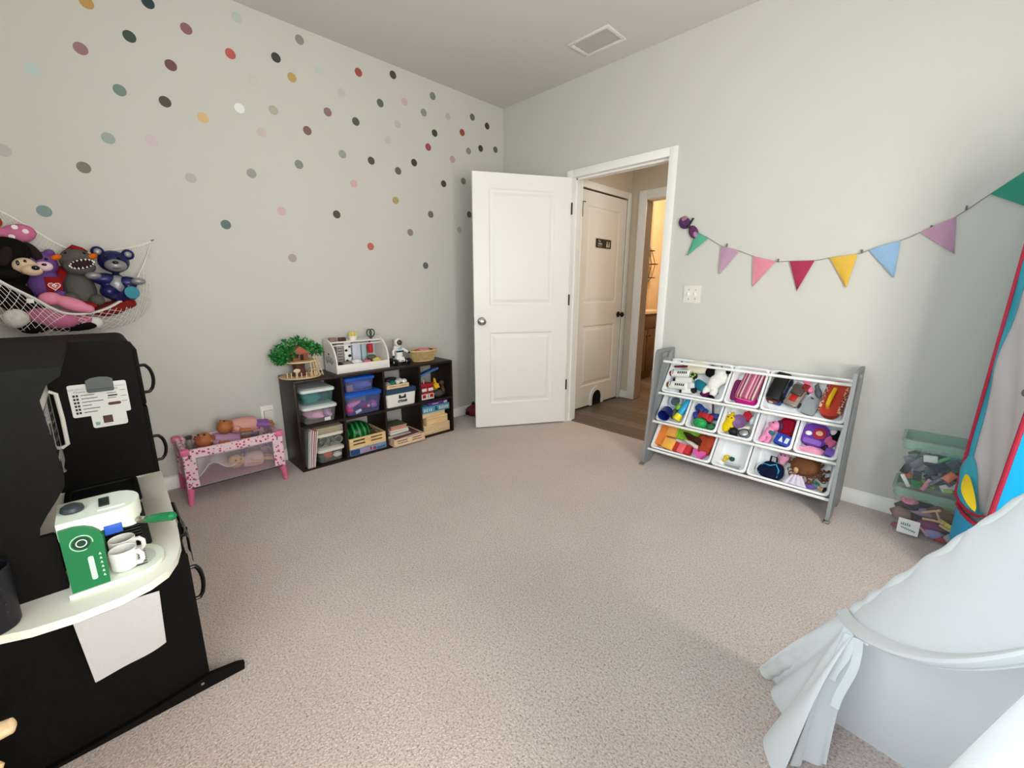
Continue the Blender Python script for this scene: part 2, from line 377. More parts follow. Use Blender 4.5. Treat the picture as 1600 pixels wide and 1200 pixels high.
# skirting boards
def skirt(name, pts, axis):
    b = B(); prof = [(0, 0), (.013, 0), (.013, .062), (.009, .068), (.009, .076), (.004, .081), (0, .081)]
    for (a, c) in pts:
        if axis == 'y': M = Matrix(((1, 0, 0, 0), (0, 0, 1, a), (0, 1, 0, 0), (0, 0, 0, 1)))      # along +y, grows +x
        elif axis == 'x': M = Matrix(((0, 0, 1, a), (-1, 0, 0, 0), (0, 1, 0, 0), (0, 0, 0, 1)))   # along +x, grows -y
        elif axis == 'xr': M = Matrix(((0, 0, 1, a), (1, 0, 0, BK), (0, 1, 0, 0), (0, 0, 0, 1)))
        else: M = Matrix(((-1, 0, 0, RW), (0, 0, 1, a), (0, 1, 0, 0), (0, 0, 0, 1)))
        b.prism(prof, c-a, M)
    struct(name, b, TRIM, 'white skirting board')
skirt('baseboard_left', [(BK, 0)], 'y'); skirt('baseboard_back', [(0, OX0-.06), (OX1+.06, RW)], 'x'); skirt('baseboard_rear', [(0, RW)], 'xr'); skirt('baseboard_right', [(BK, 0)], 'r')

# doorway trim of the far wall: casing, jamb, stop
def casing(b, x0, x1, z1, y, w=.057, t=.016, out=-1):
    for a, c in ((x0-w, x0), (x1, x1+w)):
        b.bb(a, c, min(y, y+out*t), max(y, y+out*t), 0, z1+w, .003)
    b.bb(x0, x1, min(y, y+out*t), max(y, y+out*t), z1, z1+w, .003)
b = B(); casing(b, OX0, OX1, OZ-.003, 0); casing(b, OX0, OX1, OZ-.003, .12, out=1)
b.bb(OX0-.02, OX0, 0, .12, 0, OZ+.02); b.bb(OX1, OX1+.02, 0, .12, 0, OZ+.02); b.bb(OX0, OX1, 0, .12, OZ, OZ+.02)
b.bb(OX0, OX0+.012, .04, .075, 0, OZ); b.bb(OX1-.012, OX1, .04, .075, 0, OZ); b.bb(OX0, OX1, .04, .075, OZ-.012, OZ)
struct('trim_1', b, TRIM, 'white casing of the bedroom doorway')

# two-panel door leaf in local coords: x along the width from the hinge, z up, front face at y=0 looking -y, thickness +y
def door_leaf(b, w, h, pans, th=.035):
    zs = sorted({0, h} | {z for p in pans for z in (p[2], p[3])})
    for face in (0, 1):
        y0 = 0 if face == 0 else th; s = 1 if face == 0 else -1
        xa, xb = pans[0][0], pans[0][1]
        def q(x0, x1, z0, z1, y=0): b.add([(x0, y0+s*y, z0), (x1, y0+s*y, z0), (x1, y0+s*y, z1), (x0, y0+s*y, z1)], [(0, 1, 2, 3)])
        q(0, xa, 0, h); q(xb, w, 0, h); last = 0
        for p in pans:
            q(xa, xb, last, p[2]); last = p[3]
            def fr(i0, i1, d0, d1):
                A = [(p[0]+i0, p[2]+i0), (p[1]-i0, p[2]+i0), (p[1]-i0, p[3]-i0), (p[0]+i0, p[3]-i0)]
                C = [(p[0]+i1, p[2]+i1), (p[1]-i1, p[2]+i1), (p[1]-i1, p[3]-i1), (p[0]+i1, p[3]-i1)]
                for k in range(4):
                    n = (k+1) % 4
                    b.add([(A[k][0], y0+s*d0, A[k][1]), (A[n][0], y0+s*d0, A[n][1]), (C[n][0], y0+s*d1, C[n][1]), (C[k][0], y0+s*d1, C[k][1])], [(0, 1, 2, 3)])
            fr(0, .012, 0, .009); fr(.012, .026, .009, .009); fr(.026, .05, .009, .002)
            q(p[0]+.05, p[1]-.05, p[2]+.05, p[3]-.05, .002)
        q(xa, xb, last, h)
    b.add([(0, 0, 0), (w, 0, 0), (w, th, 0), (0, th, 0)], [(0, 1, 2, 3)]); b.add([(0, 0, h), (w, 0, h), (w, th, h), (0, th, h)], [(0, 1, 2, 3)])
    b.add([(0, 0, 0), (0, th, 0), (0, th, h), (0, 0, h)], [(0, 1, 2, 3)]); b.add([(w, 0, 0), (w, th, 0), (w, th, h), (w, 0, h)], [(0, 1, 2, 3)])
    return b
def knob(b, c, d):
    b.lathe([(.0, 0), (.033, 0), (.034, .005), (.026, .011), (.012, .014), (.011, .03), (.016, .034), (.026, .042), (.029, .054), (.024, .066), (.012, .071), (0, .072)], c, d, 28)
# the open bedroom door; hinge at the doorway's near edge
a_ = 1.0402; e = bpy.data.objects.new('door_1', None); COL.objects.link(e); e['kind'] = 'structure'; e['label'] = 'open white two-panel bedroom door'; e['category'] = 'door'
ux = Vector((-math.cos(a_), -math.sin(a_), 0)); uy = Vector((math.sin(a_), -math.cos(a_), 0))   # uy faces the camera
e.matrix_world = Matrix(((ux.x, -uy.x, 0, .8235), (ux.y, -uy.y, 0, -.021), (0, 0, 1, .013), (0, 0, 0, 1)))
leaf = door_leaf(B(), .806, 2.033, [(.135, .68, .205, .812), (.135, .68, 1.03, 1.923)]); leaf.build('door_leaf', DOORP, e, sharp=20)
k = B(); knob(k, (.746, 0, .905), (0, -1, 0)); k.build('door_knob', METAL, e)
k = B(); knob(k, (.746, .035, .905), (0, 1, 0)); k.build('door_knob', METAL, e)
for z in (1.80, 1.075, .34):
    k = B(); k.cyl((-.004, -.006, z-.045), (-.004, -.006, z+.045), .0065, seg=10); k.bb(-.006, .0, -.002, .03, z-.045, z+.045); k.build('hinge', DARKM, e)
k = B(); k.bb(.8055, .8075, .006, .029, .875, .935); k.build('latch_plate', METAL, e)

# ================================================================ hallway and bathroom seen through the doorway
HW = mat('hall_paint', '#cbbfae', rough=.9, spec=.15); BW = mat('bathroom_paint', '#e6d6b8', rough=.9, spec=.15)
D0, D1, DH = .325, 1.105, 2.06
b = B(); b.bb(.54, .66, .12, D0-.01, 0, H); b.bb(.54, .66, D1+.01, 1.17, 0, H); b.bb(.54, .66, D0-.01, D1+.01, DH+.01, H); b.bb(.3, .54, .12, 1.17, 0, H)
b.bb(.54, .84, 1.17, 1.29, 0, H); b.bb(1.60, 2.6, 1.17, 1.29, 0, H); b.bb(.84, 1.6, 1.17, 1.29, 2.05, H); b.bb(2.6, 2.7, .12, 1.29, 0, H)
struct('wall_hall', b, HW, 'beige hallway walls')
b = B(); b.bb(.3, 2.7, .06, 1.29, 2.75, 2.85); struct('ceiling_hall', b, CEIL, 'hallway ceiling')
b = B(); b.bb(-.55, -.43, 1.29, 3.2, 0, H); b.bb(-.55, 2.2, 3.08, 3.2, 0, H); b.bb(2.1, 2.2, 1.29, 3.2, 0, H); b.bb(-.55, .54, 1.2, 1.29, 0, H); b.bb(-.55, 2.2, 1.2, 3.2, H, H+.1)
b.bb(-.43, .078, 2.76, 3.08, 0, H)
struct('wall_bathroom', b, BW, 'warm lit bathroom walls')
b = B()
for y0, y1 in ((D0-.06, D0), (D1, D1+.06)): b.bb(.66, .672, y0, y1, 0, DH+.06, .003)
b.bb(.66, .672, D0, D1, DH, DH+.06, .003); casing(b, .84, 1.6, 2.045, 1.17, w=.085); b.bb(.82, .84, 1.17, 1.29, 0, 2.05); b.bb(1.6, 1.62, 1.17, 1.29, 0, 2.05); b.bb(.84, 1.6, 1.17, 1.29, 2.04, 2.05)
b.bb(.66, .673, D1+.06, 1.17, 0, .08); b.bb(.66, .755, 1.157, 1.17, 0, .08)
struct('trim_2', b, TRIM, 'white casing of the hallway doors')
e = bpy.data.objects.new('door_2', None); COL.objects.link(e); e['kind'] = 'structure'; e['label'] = 'closed white hallway door with a cat hole'; e['category'] = 'door'
# leaf faces +x, hinge on its near side; leaf local x -> world +y, local -y -> world +x
e.matrix_world = Matrix(((0, -1, 0, .655), (1, 0, 0, D0), (0, 0, 1, .012), (0, 0, 0, 1)))
door_leaf(B(), D1-D0, 2.035, [(.115, .66, .21, .815), (.115, .66, 1.03, 1.91)]).build('door_leaf', DOORP, e, sharp=20)
k = B(); k.lathe([(0, 0), (.03, 0), (.031, .005), (.012, .012), (.011, .03), (.026, .04), (.028, .052), (.012, .066), (0, .067)], (.725, 0, .905), (0, -1, 0)); k.build('door_knob', DARKM, e)
for z in (1.82, 1.05, .33):
    k = B(); k.cyl((.004, -.006, z-.045), (.004, -.006, z+.045), .006, seg=8); k.build('hinge', DARKM, e)
k = B(); k.tube([(.02, -.004, 1.80), (.02, -.012, 1.80), (.02, -.012, 1.93), (.06, -.012, 1.93)], .005, 6); k.build('hook', DARKM, e)
# cat hole: white arched frame and black flap
def arch(w, h, n=10): return [(-w/2, 0)] + [(-w/2*math.cos(PI*i/n), h-w/2+w/2*math.sin(PI*i/n)) for i in range(n+1)] + [(w/2, 0)]
A = arch(.235, .19); Bq = arch(.165, .150)
k = B(); Mh = Matrix(((1, 0, 0, .385), (0, 0, -1, -.001), (0, 1, 0, -.008), (0, 0, 0, 1)))
n = len(A); vs = []; fs = []
for t in (0, .014):
    vs += [Mh @ Vector((p[0], p[1], t)) for p in A] + [Mh @ Vector((p[0], p[1], t)) for p in Bq]
for i in range(n-1):
    fs += [(2*n+i, 2*n+i+1, 3*n+i+1, 3*n+i), (i, i+1, 2*n+i+1, 2*n+i), (n+i, n+i+1, 3*n+i+1, 3*n+i)]
k.add(vs, fs); k.build('cat_hole_frame', WHITEP, e)
k = B(); k.prism(Bq, .003, Mh); k.build('cat_hole', mat('cat_hole_dark', '#060504', rough=.9), e)
# dark door sign
s = thing('door_sign', 'small dark sign with white lettering and two figures on hallway door', 'sign', M=Matrix(((0, 0, 1, .656), (1, 0, 0, .713), (0, 1, 0, 1.605), (0, 0, 0, 1))))
k = B(); k.prism(rrect(.25, .082, .004, 2), .006); k.build('sign_plate', mat('sign_brown', '#2c211b', rough=.5), s)
k = B(); k.text('The', .026, T(-.075, .020, .0066)); k.text('Littles', .028, T(-.062, -.004, .0066)); k.bb(-.1, -.03, -.027, -.024, .006, .007)
k.build('lettering', WHITEP, s)
for dx, sc in ((.055, 1.), (.09, .85)):
    k = B(); k.prism([(-.012*sc, -.03), (.012*sc, -.03), (.004*sc, .012*sc), (-.004*sc, .012*sc)], .001, T(dx, 0, .006)); k.ell((dx, .018*sc, .006), (.006, .007, .001)); k.build('figure_symbol', WHITEP, s)
# vanity in the bathroom
v = thing('vanity_cabinet', 'brown bathroom vanity with pale top seen through the doorways', 'cabinet', (0, 0, 0))
VB = wood('vanity_wood', '#57432f', '#6e5741', 5, (12, 12, 1))
k = B(); k.bb(-.12, .38, 1.9, 2.52, .09, .86); k.bb(-.12, .33, 1.9, 2.52, 0, .09); k.build('body', VB, v)
k = B(); k.bb(-.12, .41, 1.88, 2.56, .862, .905, .006); k.build('countertop', mat('vanity_top', '#e8dcc0', rough=.3), v)
k = B(); k.bb(.38, .395, 1.93, 2.49, .68, .84, .004); k.build('drawer', VB, v)
for y0, y1 in ((1.93, 2.2), (2.22, 2.49)):
    d = B(); d.bb(.38, .395, y0, y1, .12, .66, .004); dd = d.build('door', VB, v)
    h = B(); h.ell((.41, (y1-.03 if y0 < 2 else y0+.03), .58), .011); h.build('knob', DARKM, dd)
# diamond wire shelf on the bathroom wall
w = thing('wire_wall_shelf', 'black diamond wire wall shelf with three wooden ledges in the bathroom', 'shelf', (.04, 2.745, 0))
k = B()
for dx in (0,):
    for y in (-.005, -.10):
        k.tube([(-.02, y, 1.235), (.075, y, 1.33), (.115, y, 1.51), (.055, y, 1.69), (.0, y, 1.77), (-.055, y, 1.69), (-.11, y, 1.51), (-.085, y, 1.33), (-.02, y, 1.235)], .004, 6)
k.build('wire_frame', DARKM, w)
for z, l, r in ((1.33, -.12, .13), (1.51, -.15, .16), (1.69, -.10, .10)):
    k = B(); k.bb(l, r, -.11, -.005, z-.006, z+.006); k.build('ledge', wood('ledge_wood', '#4a2f1e', '#6b4630', 6), w)
for i, (x, z, hgt, wd) in enumerate(((-.06, 1.516, .09, .07), (-.07, 1.336, .06, .06), (-.07, 1.696, .07, .03))):
    solo('bathroom_ornament', B().box((0, 0, hgt/2), (wd, .05, hgt), .004), mat('orn_%d' % i, ('#3a2a20', '#4a3a30', '#2e2018')[i]), ('dark framed ornament on the middle ledge of the wire shelf', 'small brown block on the lowest ledge of the wire shelf', 'slim dark figure on the top ledge of the wire shelf')[i], 'ornament', (.04+x, 2.745-.055, z))

# ================================================================ wall and ceiling fittings
sw = thing('light_switch', 'white double light switch plate beside the doorway', 'switch', (1.868, 0, 1.147))
k = B(); k.prism(rrect(.116, .116, .008), .006, RX(90)); k.build('plate', mat('switch_plate', '#dcd8ce', rough=.5), sw)
for x in (-.023, .023):
    k = B(); k.bb(x-.006, x+.006, -.016, -.005, -.012, .012, .002); k.build('toggle', WHITEP, sw)
    for z in (-.03, .03):
        k = B(); k.cyl((x, -.0055, z), (x, -.0072, z), .003, seg=8); k.build('screw', METAL, sw)
ot = thing('wall_outlet', 'cream outlet with plug-in cover low on wall beside cube shelf', 'outlet', (0, -2.185, .352))
k = B(); k.prism(rrect(.078, .118, .006), .006, Matrix(((0, 0, 1, 0), (1, 0, 0, 0), (0, 1, 0, 0), (0, 0, 0, 1)))); k.build('plate', TRIM, ot)
k = B(); k.bb(.006, .028, -.024, .032, -.05, .028, .005); k.build('plug_cover', mat('cover_plastic', '#dcd5c8', rough=.4), ot)
vt = thing('ceiling_vent', 'white rectangular air vent in the ceiling', 'vent', (1.217, -.309, H))
k = B(); V = rrect(.31, .215, .006, 2)
for (x0, x1, y0, y1) in ((-.155, .155, -.1075, -.085), (-.155, .155, .085, .1075), (-.155, -.13, -.085, .085), (.13, .155, -.085, .085)): k.bb(x0, x1, y0, y1, -.010, 0, .003)
k.bb(-.13, .13, -.085, .085, -.002, -.0005); k.build('vent_frame', mat('vent_white', '#dad6ce', rough=.5), vt)
k = B()
for i in range(11): k.box((0, -.08+i*.016, -.005), (.262, .0155, .0012), rot=Euler((math.radians(14), 0, 0)))
k.build('louvre_panel', mat('vent_white2', (.66, .62, .57, 1), rough=.5), vt)
# dots
DM = {}
def rgb(r, g, b): return tuple(c/12.92 if c <= .04045 else ((c+.055)/1.055)**2.4 for c in (r/255, g/255, b/255)) + (1,)
for (y, z, cr, cg, cb, lab) in DOTS:
    key = 'dot_%d_%d_%d' % (cr, cg, cb)
    if key not in DM: DM[key] = mat(key, tuple(.86*c for c in rgb(cr, cg, cb)[:3]) + (1,), rough=.55, spec=.3)
    b = B(); b.lathe([(0, 0), (.0265, 0), (.0265, .0008), (0, .0008)], (0, 0, 0), (1, 0, 0), 28)
    solo('wall_dot', b, DM[key], lab, 'wall decal', (.0004, y, z), group='coloured dots on the wall')
# ================================================================ helpers for soft toys and merged shapes
def WB(t):
    m = MB(); m.M = t.matrix_basis.inverted(); return m
def fused(mb, name, mats, parent=None, vox=.006, it=4):
    o = mb.build(name, mats, None, smooth=False)
    q = o.modifiers.new('r', 'REMESH'); q.mode = 'VOXEL'; q.voxel_size = vox; q.use_smooth_shade = True
    q2 = o.modifiers.new('s', 'SMOOTH'); q2.factor = .5; q2.iterations = it
    me = bpy.data.meshes.new_from_object(o.evaluated_get(bpy.context.evaluated_depsgraph_get()))
    old = o.data; o.modifiers.clear(); o.data = me; bpy.data.meshes.remove(old); me.name = name
    me.materials.clear()
    for m in (mats if isinstance(mats, (list, tuple)) else [mats]): me.materials.append(m)
    me.polygons.foreach_set('use_smooth', [True]*len(me.polygons))
    if parent is not None: o.parent = parent
    return o
def carve(o, cutter_mb):
    c = cutter_mb.build('cut', [WHITEP], None); c.matrix_world = o.matrix_basis.copy()
    q = o.modifiers.new('b', 'BOOLEAN'); q.object = c; q.operation = 'DIFFERENCE'; q.solver = 'EXACT'
    me = bpy.data.meshes.new_from_object(o.evaluated_get(bpy.context.evaluated_depsgraph_get()))
    old = o.data; o.modifiers.clear(); o.data = me; bpy.data.meshes.remove(old)
    bpy.data.objects.remove(c); return o

# ================================================================ play kitchen
KB = wood('kitchen_black', '#090807', '#100e0d', 4, (3, 14, 14), .62); KB.node_tree.nodes['Principled BSDF'].inputs['Specular IOR Level'].default_value = .12
KT = mat('kitchen_counter', '#e6e2d6', rough=.4, spec=.4, vary=.03, vscale=12)
kt = thing('play_kitchen', 'black wooden play kitchen with cream rounded counter standing against the rear wall', 'play kitchen', (1.17, -3.03, 0))
YZ = lambda x: Matrix(((0, 0, 1, x), (1, 0, 0, 0), (0, 1, 0, 0), (0, 0, 0, 1)))      # polygon in (y,z), extruded along +x
k = WB(kt)
prof = [(-3.255, 0), (-2.84, 0), (-2.84, .44), (-3.073, .44), (-3.073, .606), (-3.077, .610), (-3.098, .610), (-3.094, .632), (-3.078, .66), (-3.058, .69), (-3.040, .72), (-3.036, .75), (-3.042, .84), (-3.046, .93), (-3.03, .965), (-3.004, .985), (-3.002, 1.005), (-3.255, 1.005)]
k.prism(prof, .015, YZ(1.685)); k.build('side_panel', KB, kt)
k = WB(kt); k.prism([(-3.25, 0), (-2.755, 0), (-2.752, .022), (-2.77, .03), (-2.845, .042), (-3.0, .02), (-3.25, .004)], .016, YZ(1.7005)); k.build('foot', KB, kt)
k = WB(kt); k.cyl((1.716, -2.862, .026), (1.719, -2.862, .026), .0045, seg=10); k.build('screw', METAL, kt)
k = WB(kt); k.prism([(-3.25, 0), (-2.755, 0), (-2.752, .022), (-2.77, .03), (-2.845, .042), (-3.0, .02), (-3.25, .004)], .016, YZ(.624)); k.build('foot', KB, kt)
k = WB(kt); k.bb(.655, 1.685, -3.255, -3.242, .02, .99); k.build('back_panel', KB, kt)
arc = [(-2.872+.03*math.cos(a*PI/12), .965+.03*math.sin(a*PI/12)) for a in range(0, 7)]
k = WB(kt); k.prism([(-3.255, 0), (-2.842, 0), (-2.842, .965)] + arc + [(-3.255, .995)], .34, YZ(.64)); k.build('fridge_body', KB, kt)
def handle(m, x, y, z0, z1, out=.034, r=.006):
    zc = (z0+z1)/2; pts = [(x, y, z0), (x, y+.012, z0), ]
    for i in range(9):
        t = i/8; z = z0+(z1-z0)*t; pts.append((x, y+.016+(out-.016)*math.sin(PI*t)**.6, z))
    pts += [(x, y+.012, z1), (x, y, z1)]; m.tube(pts, r, 8)
for nm, z0, z1, h0, h1 in (('freezer_door', .74, .955, .782, .888), ('fridge_door', .06, .73, .50, .60)):
    d = WB(kt); d.bb(.655, .972, -2.842, -2.829, z0, z1, .003); dd = d.build(nm, KB, kt)
    d = WB(kt); handle(d, .95, -2.829, h0, h1); d.build('handle', mat('handle_black', '#0b0a0a', rough=.35), dd)
k = WB(kt); k.bb(.98, 1.685, -3.25, -3.004, .988, 1.005); k.build('top_board', KB, kt)
k = WB(kt); k.bb(.98, 1.685, -3.242, -3.12, .89, .988); k.build('upper_cabinet', KB, kt)
MW = mat('microwave_white', '#d9d6cd', rough=.35)
k = WB(kt); k.bb(1.0, 1.36, -3.242, -3.075, .585, .885, .004); mwv = k.build('microwave', MW, kt)
k = WB(kt); k.bb(1.06, 1.32, -3.075, -3.073, .66, .83, .001); k.build('window', mat('mw_window', '#4a4d4c', rough=.1, spec=.6), mwv)
k = WB(kt); k.tube([(1.035, -3.074, .64), (1.035, -3.058, .65), (1.035, -3.056, .74), (1.035, -3.058, .83), (1.035, -3.074, .84)], .006, 8); k.build('handle', MW, mwv)
k = WB(kt)
for i in range(4): k.bb(1.07, 1.13, -3.0735, -3.072, .69+i*.03, .70+i*.03)
for j in range(3): k.bb(1.15+j*.05, 1.18+j*.05, -3.0755, -3.074, .60, .635)
k.build('buttons', mat('mw_mark', '#35362f', rough=.5), mwv)
k = WB(kt); k.bb(.98, 1.685, -2.86, -2.85, .05, .44); k.build('front_panel', KB, kt)
k = WB(kt); k.bb(1.0, 1.36, -2.85, -2.838, .07, .36, .003); ov = k.build('oven_door', KB, kt)
k = WB(kt); k.tube([(1.03, -2.838, .33), (1.03, -2.812, .33), (1.34, -2.812, .33), (1.34, -2.838, .33)], .006, 8); k.build('handle', mat('handle_black', '#0b0a0a', rough=.35), ov)
k = WB(kt); k.bb(1.375, 1.675, -2.85, -2.838, .07, .41, .003); cd = k.build('cabinet_door', KB, kt)
k = WB(kt); handle(k, 1.60, -2.838, .235, .345, .03); k.build('handle', mat('handle_black', '#0b0a0a', rough=.35), cd)
for x in (1.04, 1.13, 1.22, 1.31):
    k = WB(kt); k.lathe([(0, 0), (.014, 0), (.013, .016), (0, .017)], (x, -2.85, .405), (0, 1, 0), 14); k.build('control_knob', BLACKP, kt)
k = B(); k.M = kt.matrix_basis.inverted()
k.prism([(.985, -3.24), (.985, -2.826), (1.30, -2.834), (1.56, -2.842), (1.66, -2.849), (1.73, -2.866), (1.785, -2.892), (1.815, -2.93), (1.832, -2.985), (1.836, -3.06), (1.825, -3.13), (1.80, -3.19), (1.765, -3.24)], .02, T(0, 0, .442))
ct = k.build('counter', KT, kt)
c = B(); c.M = kt.matrix_basis.inverted(); c.prism(rrect(.245, .178, .02, 3, 1.117, -2.998), .1, T(0, 0, .40))
ct.parent = None; carve(ct, c); ct.parent = kt
k = WB(kt)
R0 = rrect(.262, .194, .024, 4, 1.117, -2.998); R1 = rrect(.236, .168, .018, 4, 1.117, -2.998); R2 = rrect(.226, .158, .018, 4, 1.117, -2.998); R3 = rrect(.20, .13, .02, 4, 1.117, -2.998)
k.rings([[(x, y, .4625) for x, y in R0], [(x, y, .467) for x, y in R0], [(x, y, .467) for x, y in R1], [(x, y, .462) for x, y in R2], [(x, y, .385) for x, y in R3], [(1.117+.5*(x-1.117), -2.998+.5*(y+2.998), .383) for x, y in R3]]); k.build('sink', mat('sink_black', '#1b1a19', rough=.3), kt)
k = WB(kt); k.prism(rrect(.335, .195, .014, 3, 1.435, -3.003), .006, T(0, 0, .4622))
k.build('stove_top', BLACKP, kt)
for cx in (1.355, 1.515):
    k = WB(kt)
    for i in range(7): k.bb(cx-.066+i*.0205, cx-.060+i*.0205, -3.085, -2.922, .4682, .478, .002)
    k.bb(cx-.07, cx+.07, -3.09, -3.083, .4682, .476); k.bb(cx-.07, cx+.07, -2.924, -2.917, .4682, .476); k.build('burner_grate', BLACKP, kt)
k = WB(kt); k.cyl((1.09, -3.15, .462), (1.09, -3.15, .47), .022); k.tube([(1.09, -3.15, .47), (1.09, -3.15, .56), (1.09, -3.14, .585), (1.09, -3.11, .595), (1.09, -3.085, .585), (1.09, -3.08, .57)], .010, 10)
k.build('faucet', mat('faucet_grey', '#8d8f90', rough=.3, metal=.3), kt)
# grey cloth over the oven handle
k = B()
def fcl(u, v):
    s = v*2-1; y = .017*math.cos(s*PI/2)*(1 if True else 0) ; z = .006-abs(s)**1.2*.13
    return (u*.13+.004*math.sin(v*5), (.012 if s > 0 else -.012)*min(1, abs(s)*3)+.002*math.sin(u*9+v*3), z)
k.grid(fcl, 10, 20, .002); solo('dish_cloth', k, F('#6d7070'), 'grey cloth draped over the oven handle of play kitchen', 'cloth', (1.20, -2.812, .335))
# white towel on the counter's end
k = B()
def ftw(u, v):
    y = -3.068+u*.152 + (.012*u-.006)*v*-1.2; z = .4405 - v*(.168 + .022*(1-u)*v + .006*math.sin(u*PI)*v)
    x = 1.826-.03*v + .004*math.sin(u*7+v*2)
    if u < .12: z += (-.02 if False else 0)
    return (x-1.8, y+3.0, z-.44)
k.grid(ftw, 16, 18, .003); solo('towel', k, mat('towel_cloth', (.50, .48, .47, 1), rough=.95, spec=.1, bump=.25, bscale=350), 'white towel hanging from the rounded end of kitchen counter', 'towel', (1.8, -3.0, .44))
# paper menu sheets held by a grey clip on the fridge side
PAPER = mat('paper_white', '#dcdcd6', rough=.7); INK = mat('ink_dark', '#2b2a28', rough=.7); INK2 = mat('ink_grey', '#8fa39f', rough=.7); INK3 = mat('ink_brown', '#4f3126', rough=.6)
XF = .9815; MY = lambda y, z, dx=0: Matrix(((0, 0, 1, XF+dx), (1, 0, 0, y), (0, 1, 0, z), (0, 0, 0, 1)))
pp = thing('menu_sheet', 'white menu card with list of drinks under grey clip on kitchen fridge', 'paper', M=MY(-2.955, .79, .0012))
k = B(); k.prism(rrect(.155, .118, .006, 3, .0, -.005), .0006); k.build('card', PAPER, pp)
k = B(); k.text('SERVING CAFE', .011, T(-.042, .036, .0007)); k.text('DRINKS', .008, T(.06, .036, .0007)); k.build('heading', INK2, pp)
k = B(); k.text('Choice of Tea', .0105, T(-.034, .027, .0007)); k.text('Top with', .009, T(.035, .027, .0007))
for i, wd in enumerate((.036, .042, .056, .024, .044, .036)):
    z = .014-i*.0125; k.bb(-.068, -.062, z-.004, z+.004, .0007, .0012); k.bb(-.060, -.054, z-.004, z+.004, .0007, .0012); k.bb(-.048, -.048+wd, z-.0012, z+.0012, .0007, .0012)
for z, wd in ((.012, .026), (-.006, .024)): k.bb(.02, .02+wd, z-.001, z+.001, .0007, .0012)
k.bb(.022, .048, .0, .005, .0007, .0012)
for z in (.018, -.004, -.024): k.bb(.056, .072, z, z+.0014, .0007, .0012)
k.build('list_lines', INK, pp)
k = B(); k.prism(rrect(.036, .011, .0054, 4, .036, -.028), .0006, T(0, 0, .0007)); k.build('picture', INK3, pp)
pq = thing('menu_sheet', 'smaller white card with brown chocolate picture, hanging below the drinks menu card', 'paper', M=MY(-2.94, .708, .0006))
k = B(); k.prism(rrect(.095, .06, .008, 3), .0005); k.build('card', PAPER, pq)
k = B(); k.bb(-.018, .008, -.016, .012, .0006, .001); k.build('picture', INK3, pq)
k = B(); k.text('cocoa', .007, T(-.005, -.021, .0006)); k.bb(-.04, -.028, -.02, -.008, .0006, .001); k.build('caption', INK2, pq)
cl = thing('magnetic_clip', 'dark grey magnetic clip holding menu cards on the kitchen fridge', 'clip', M=MY(-2.948, .838, .0022))
k = B(); k.prism([(-.036, -.022), (.036, -.022), (.036, .018), (.022, .026), (0, .029), (-.022, .026), (-.036, .018)], .008); k.build('clip_body', mat('clip_grey', '#4b5152', rough=.4), cl)
k = B(); k.prism(rrect(.07, .012, .004, 2, 0, -.020), .012); k.build('jaw', mat('clip_grey2', '#3f4546', rough=.4), cl)
# toy coffee machine
MINT = mat('toy_mint_white', '#dfe6d6', rough=.45); GRN = mat('toy_green', '#0d6a3c', rough=.45, vary=.06, vscale=20)
cm = thing('toy_coffee_machine', 'green and white wooden toy coffee machine at the rounded counter end', 'toy coffee machine', (1.685, -3.0, .4625))
k = WB(cm); k.prism([(-3.064, .635), (-3.064, .474), (-2.998, .474), (-2.994, .60), (-2.998, .612), (-3.008, .624), (-3.022, .632), (-3.04, .636)], .012, YZ(1.747)); sp = k.build('side_panel', GRN, cm)
GL = mat('toy_light_green', '#b8d8c0', rough=.5)
k = WB(cm); cx = 1.7592
k.prism(rrect(.010, .062, .004, 3, -3.022, .524), .0006, YZ(cx)); k.build('level_strip', GL, sp)
k = WB(cm)
k.tube([(cx+.0005, -3.031+.019*math.cos(t), .594+.019*math.sin(t)) for t in [i*PI/16-.2 for i in range(28)]], .0011, 6); k.build('dial_ring', GL, sp)
k = WB(cm); k.lathe([(0, 0), (.0155, 0), (.0155, .001), (0, .001)], (cx, -3.031, .594), (1, 0, 0), 20); k.build('dial', mat('dial_dark', '#0a3a22', rough=.4), sp)
k = WB(cm); k.tube([(cx+.0012, -3.031+.009*math.cos(t), .594+.009*math.sin(t)) for t in [i*PI/8 for i in range(16)]], .001, 6, True); k.build('dial_mark', WHITEP, sp)
k = WB(cm)
for i in range(6):
    z = .556-i*.0115; k.prism([(-3.0075, z-.003), (-3.0025, z-.003), (-3.005, z+.003)], .0006, YZ(cx)); k.bb(cx, cx+.0006, -3.0045, -3.0035, z-.0045, z-.002)
k.build('level_mark', GL, sp)
k = WB(cm); k.prism([(-3.066, .474), (-2.998, .474), (-2.996, .60), (-3.02, .638), (-3.066, .638)], .012, YZ(1.611)); k.build('side_panel', GRN, cm)
k = WB(cm); k.bb(1.623, 1.747, -3.062, -3.0, .474, .628); k.build('column', MINT, cm)
def stad(x0, x1, y0, y1, n=10):
    cx = (x0+x1)/2; r = (x1-x0)/2
    return [(x0, y0)] + [(cx - r*math.cos(PI*i/n), y1-r*.75+r*.75*math.sin(PI*i/n)) for i in range(n+1)] + [(x1, y0)]
k = WB(cm); k.prism(stad(1.613, 1.746, -3.066, -2.915), .042, T(0, 0, .606)); k.build('head', MINT, cm)
k = WB(cm); k.prism(stad(1.608, 1.764, -3.070, -2.888), .0115, T(0, 0, .4625)); k.build('base_plate', MINT, cm)
k = WB(cm); k.prism(stad(1.635, 1.738, -2.985, -2.905), .001, T(0, 0, .4742)); k.build('drip_tray', mat('tray_grey', '#c9ccc4', rough=.4), cm)
k = WB(cm)
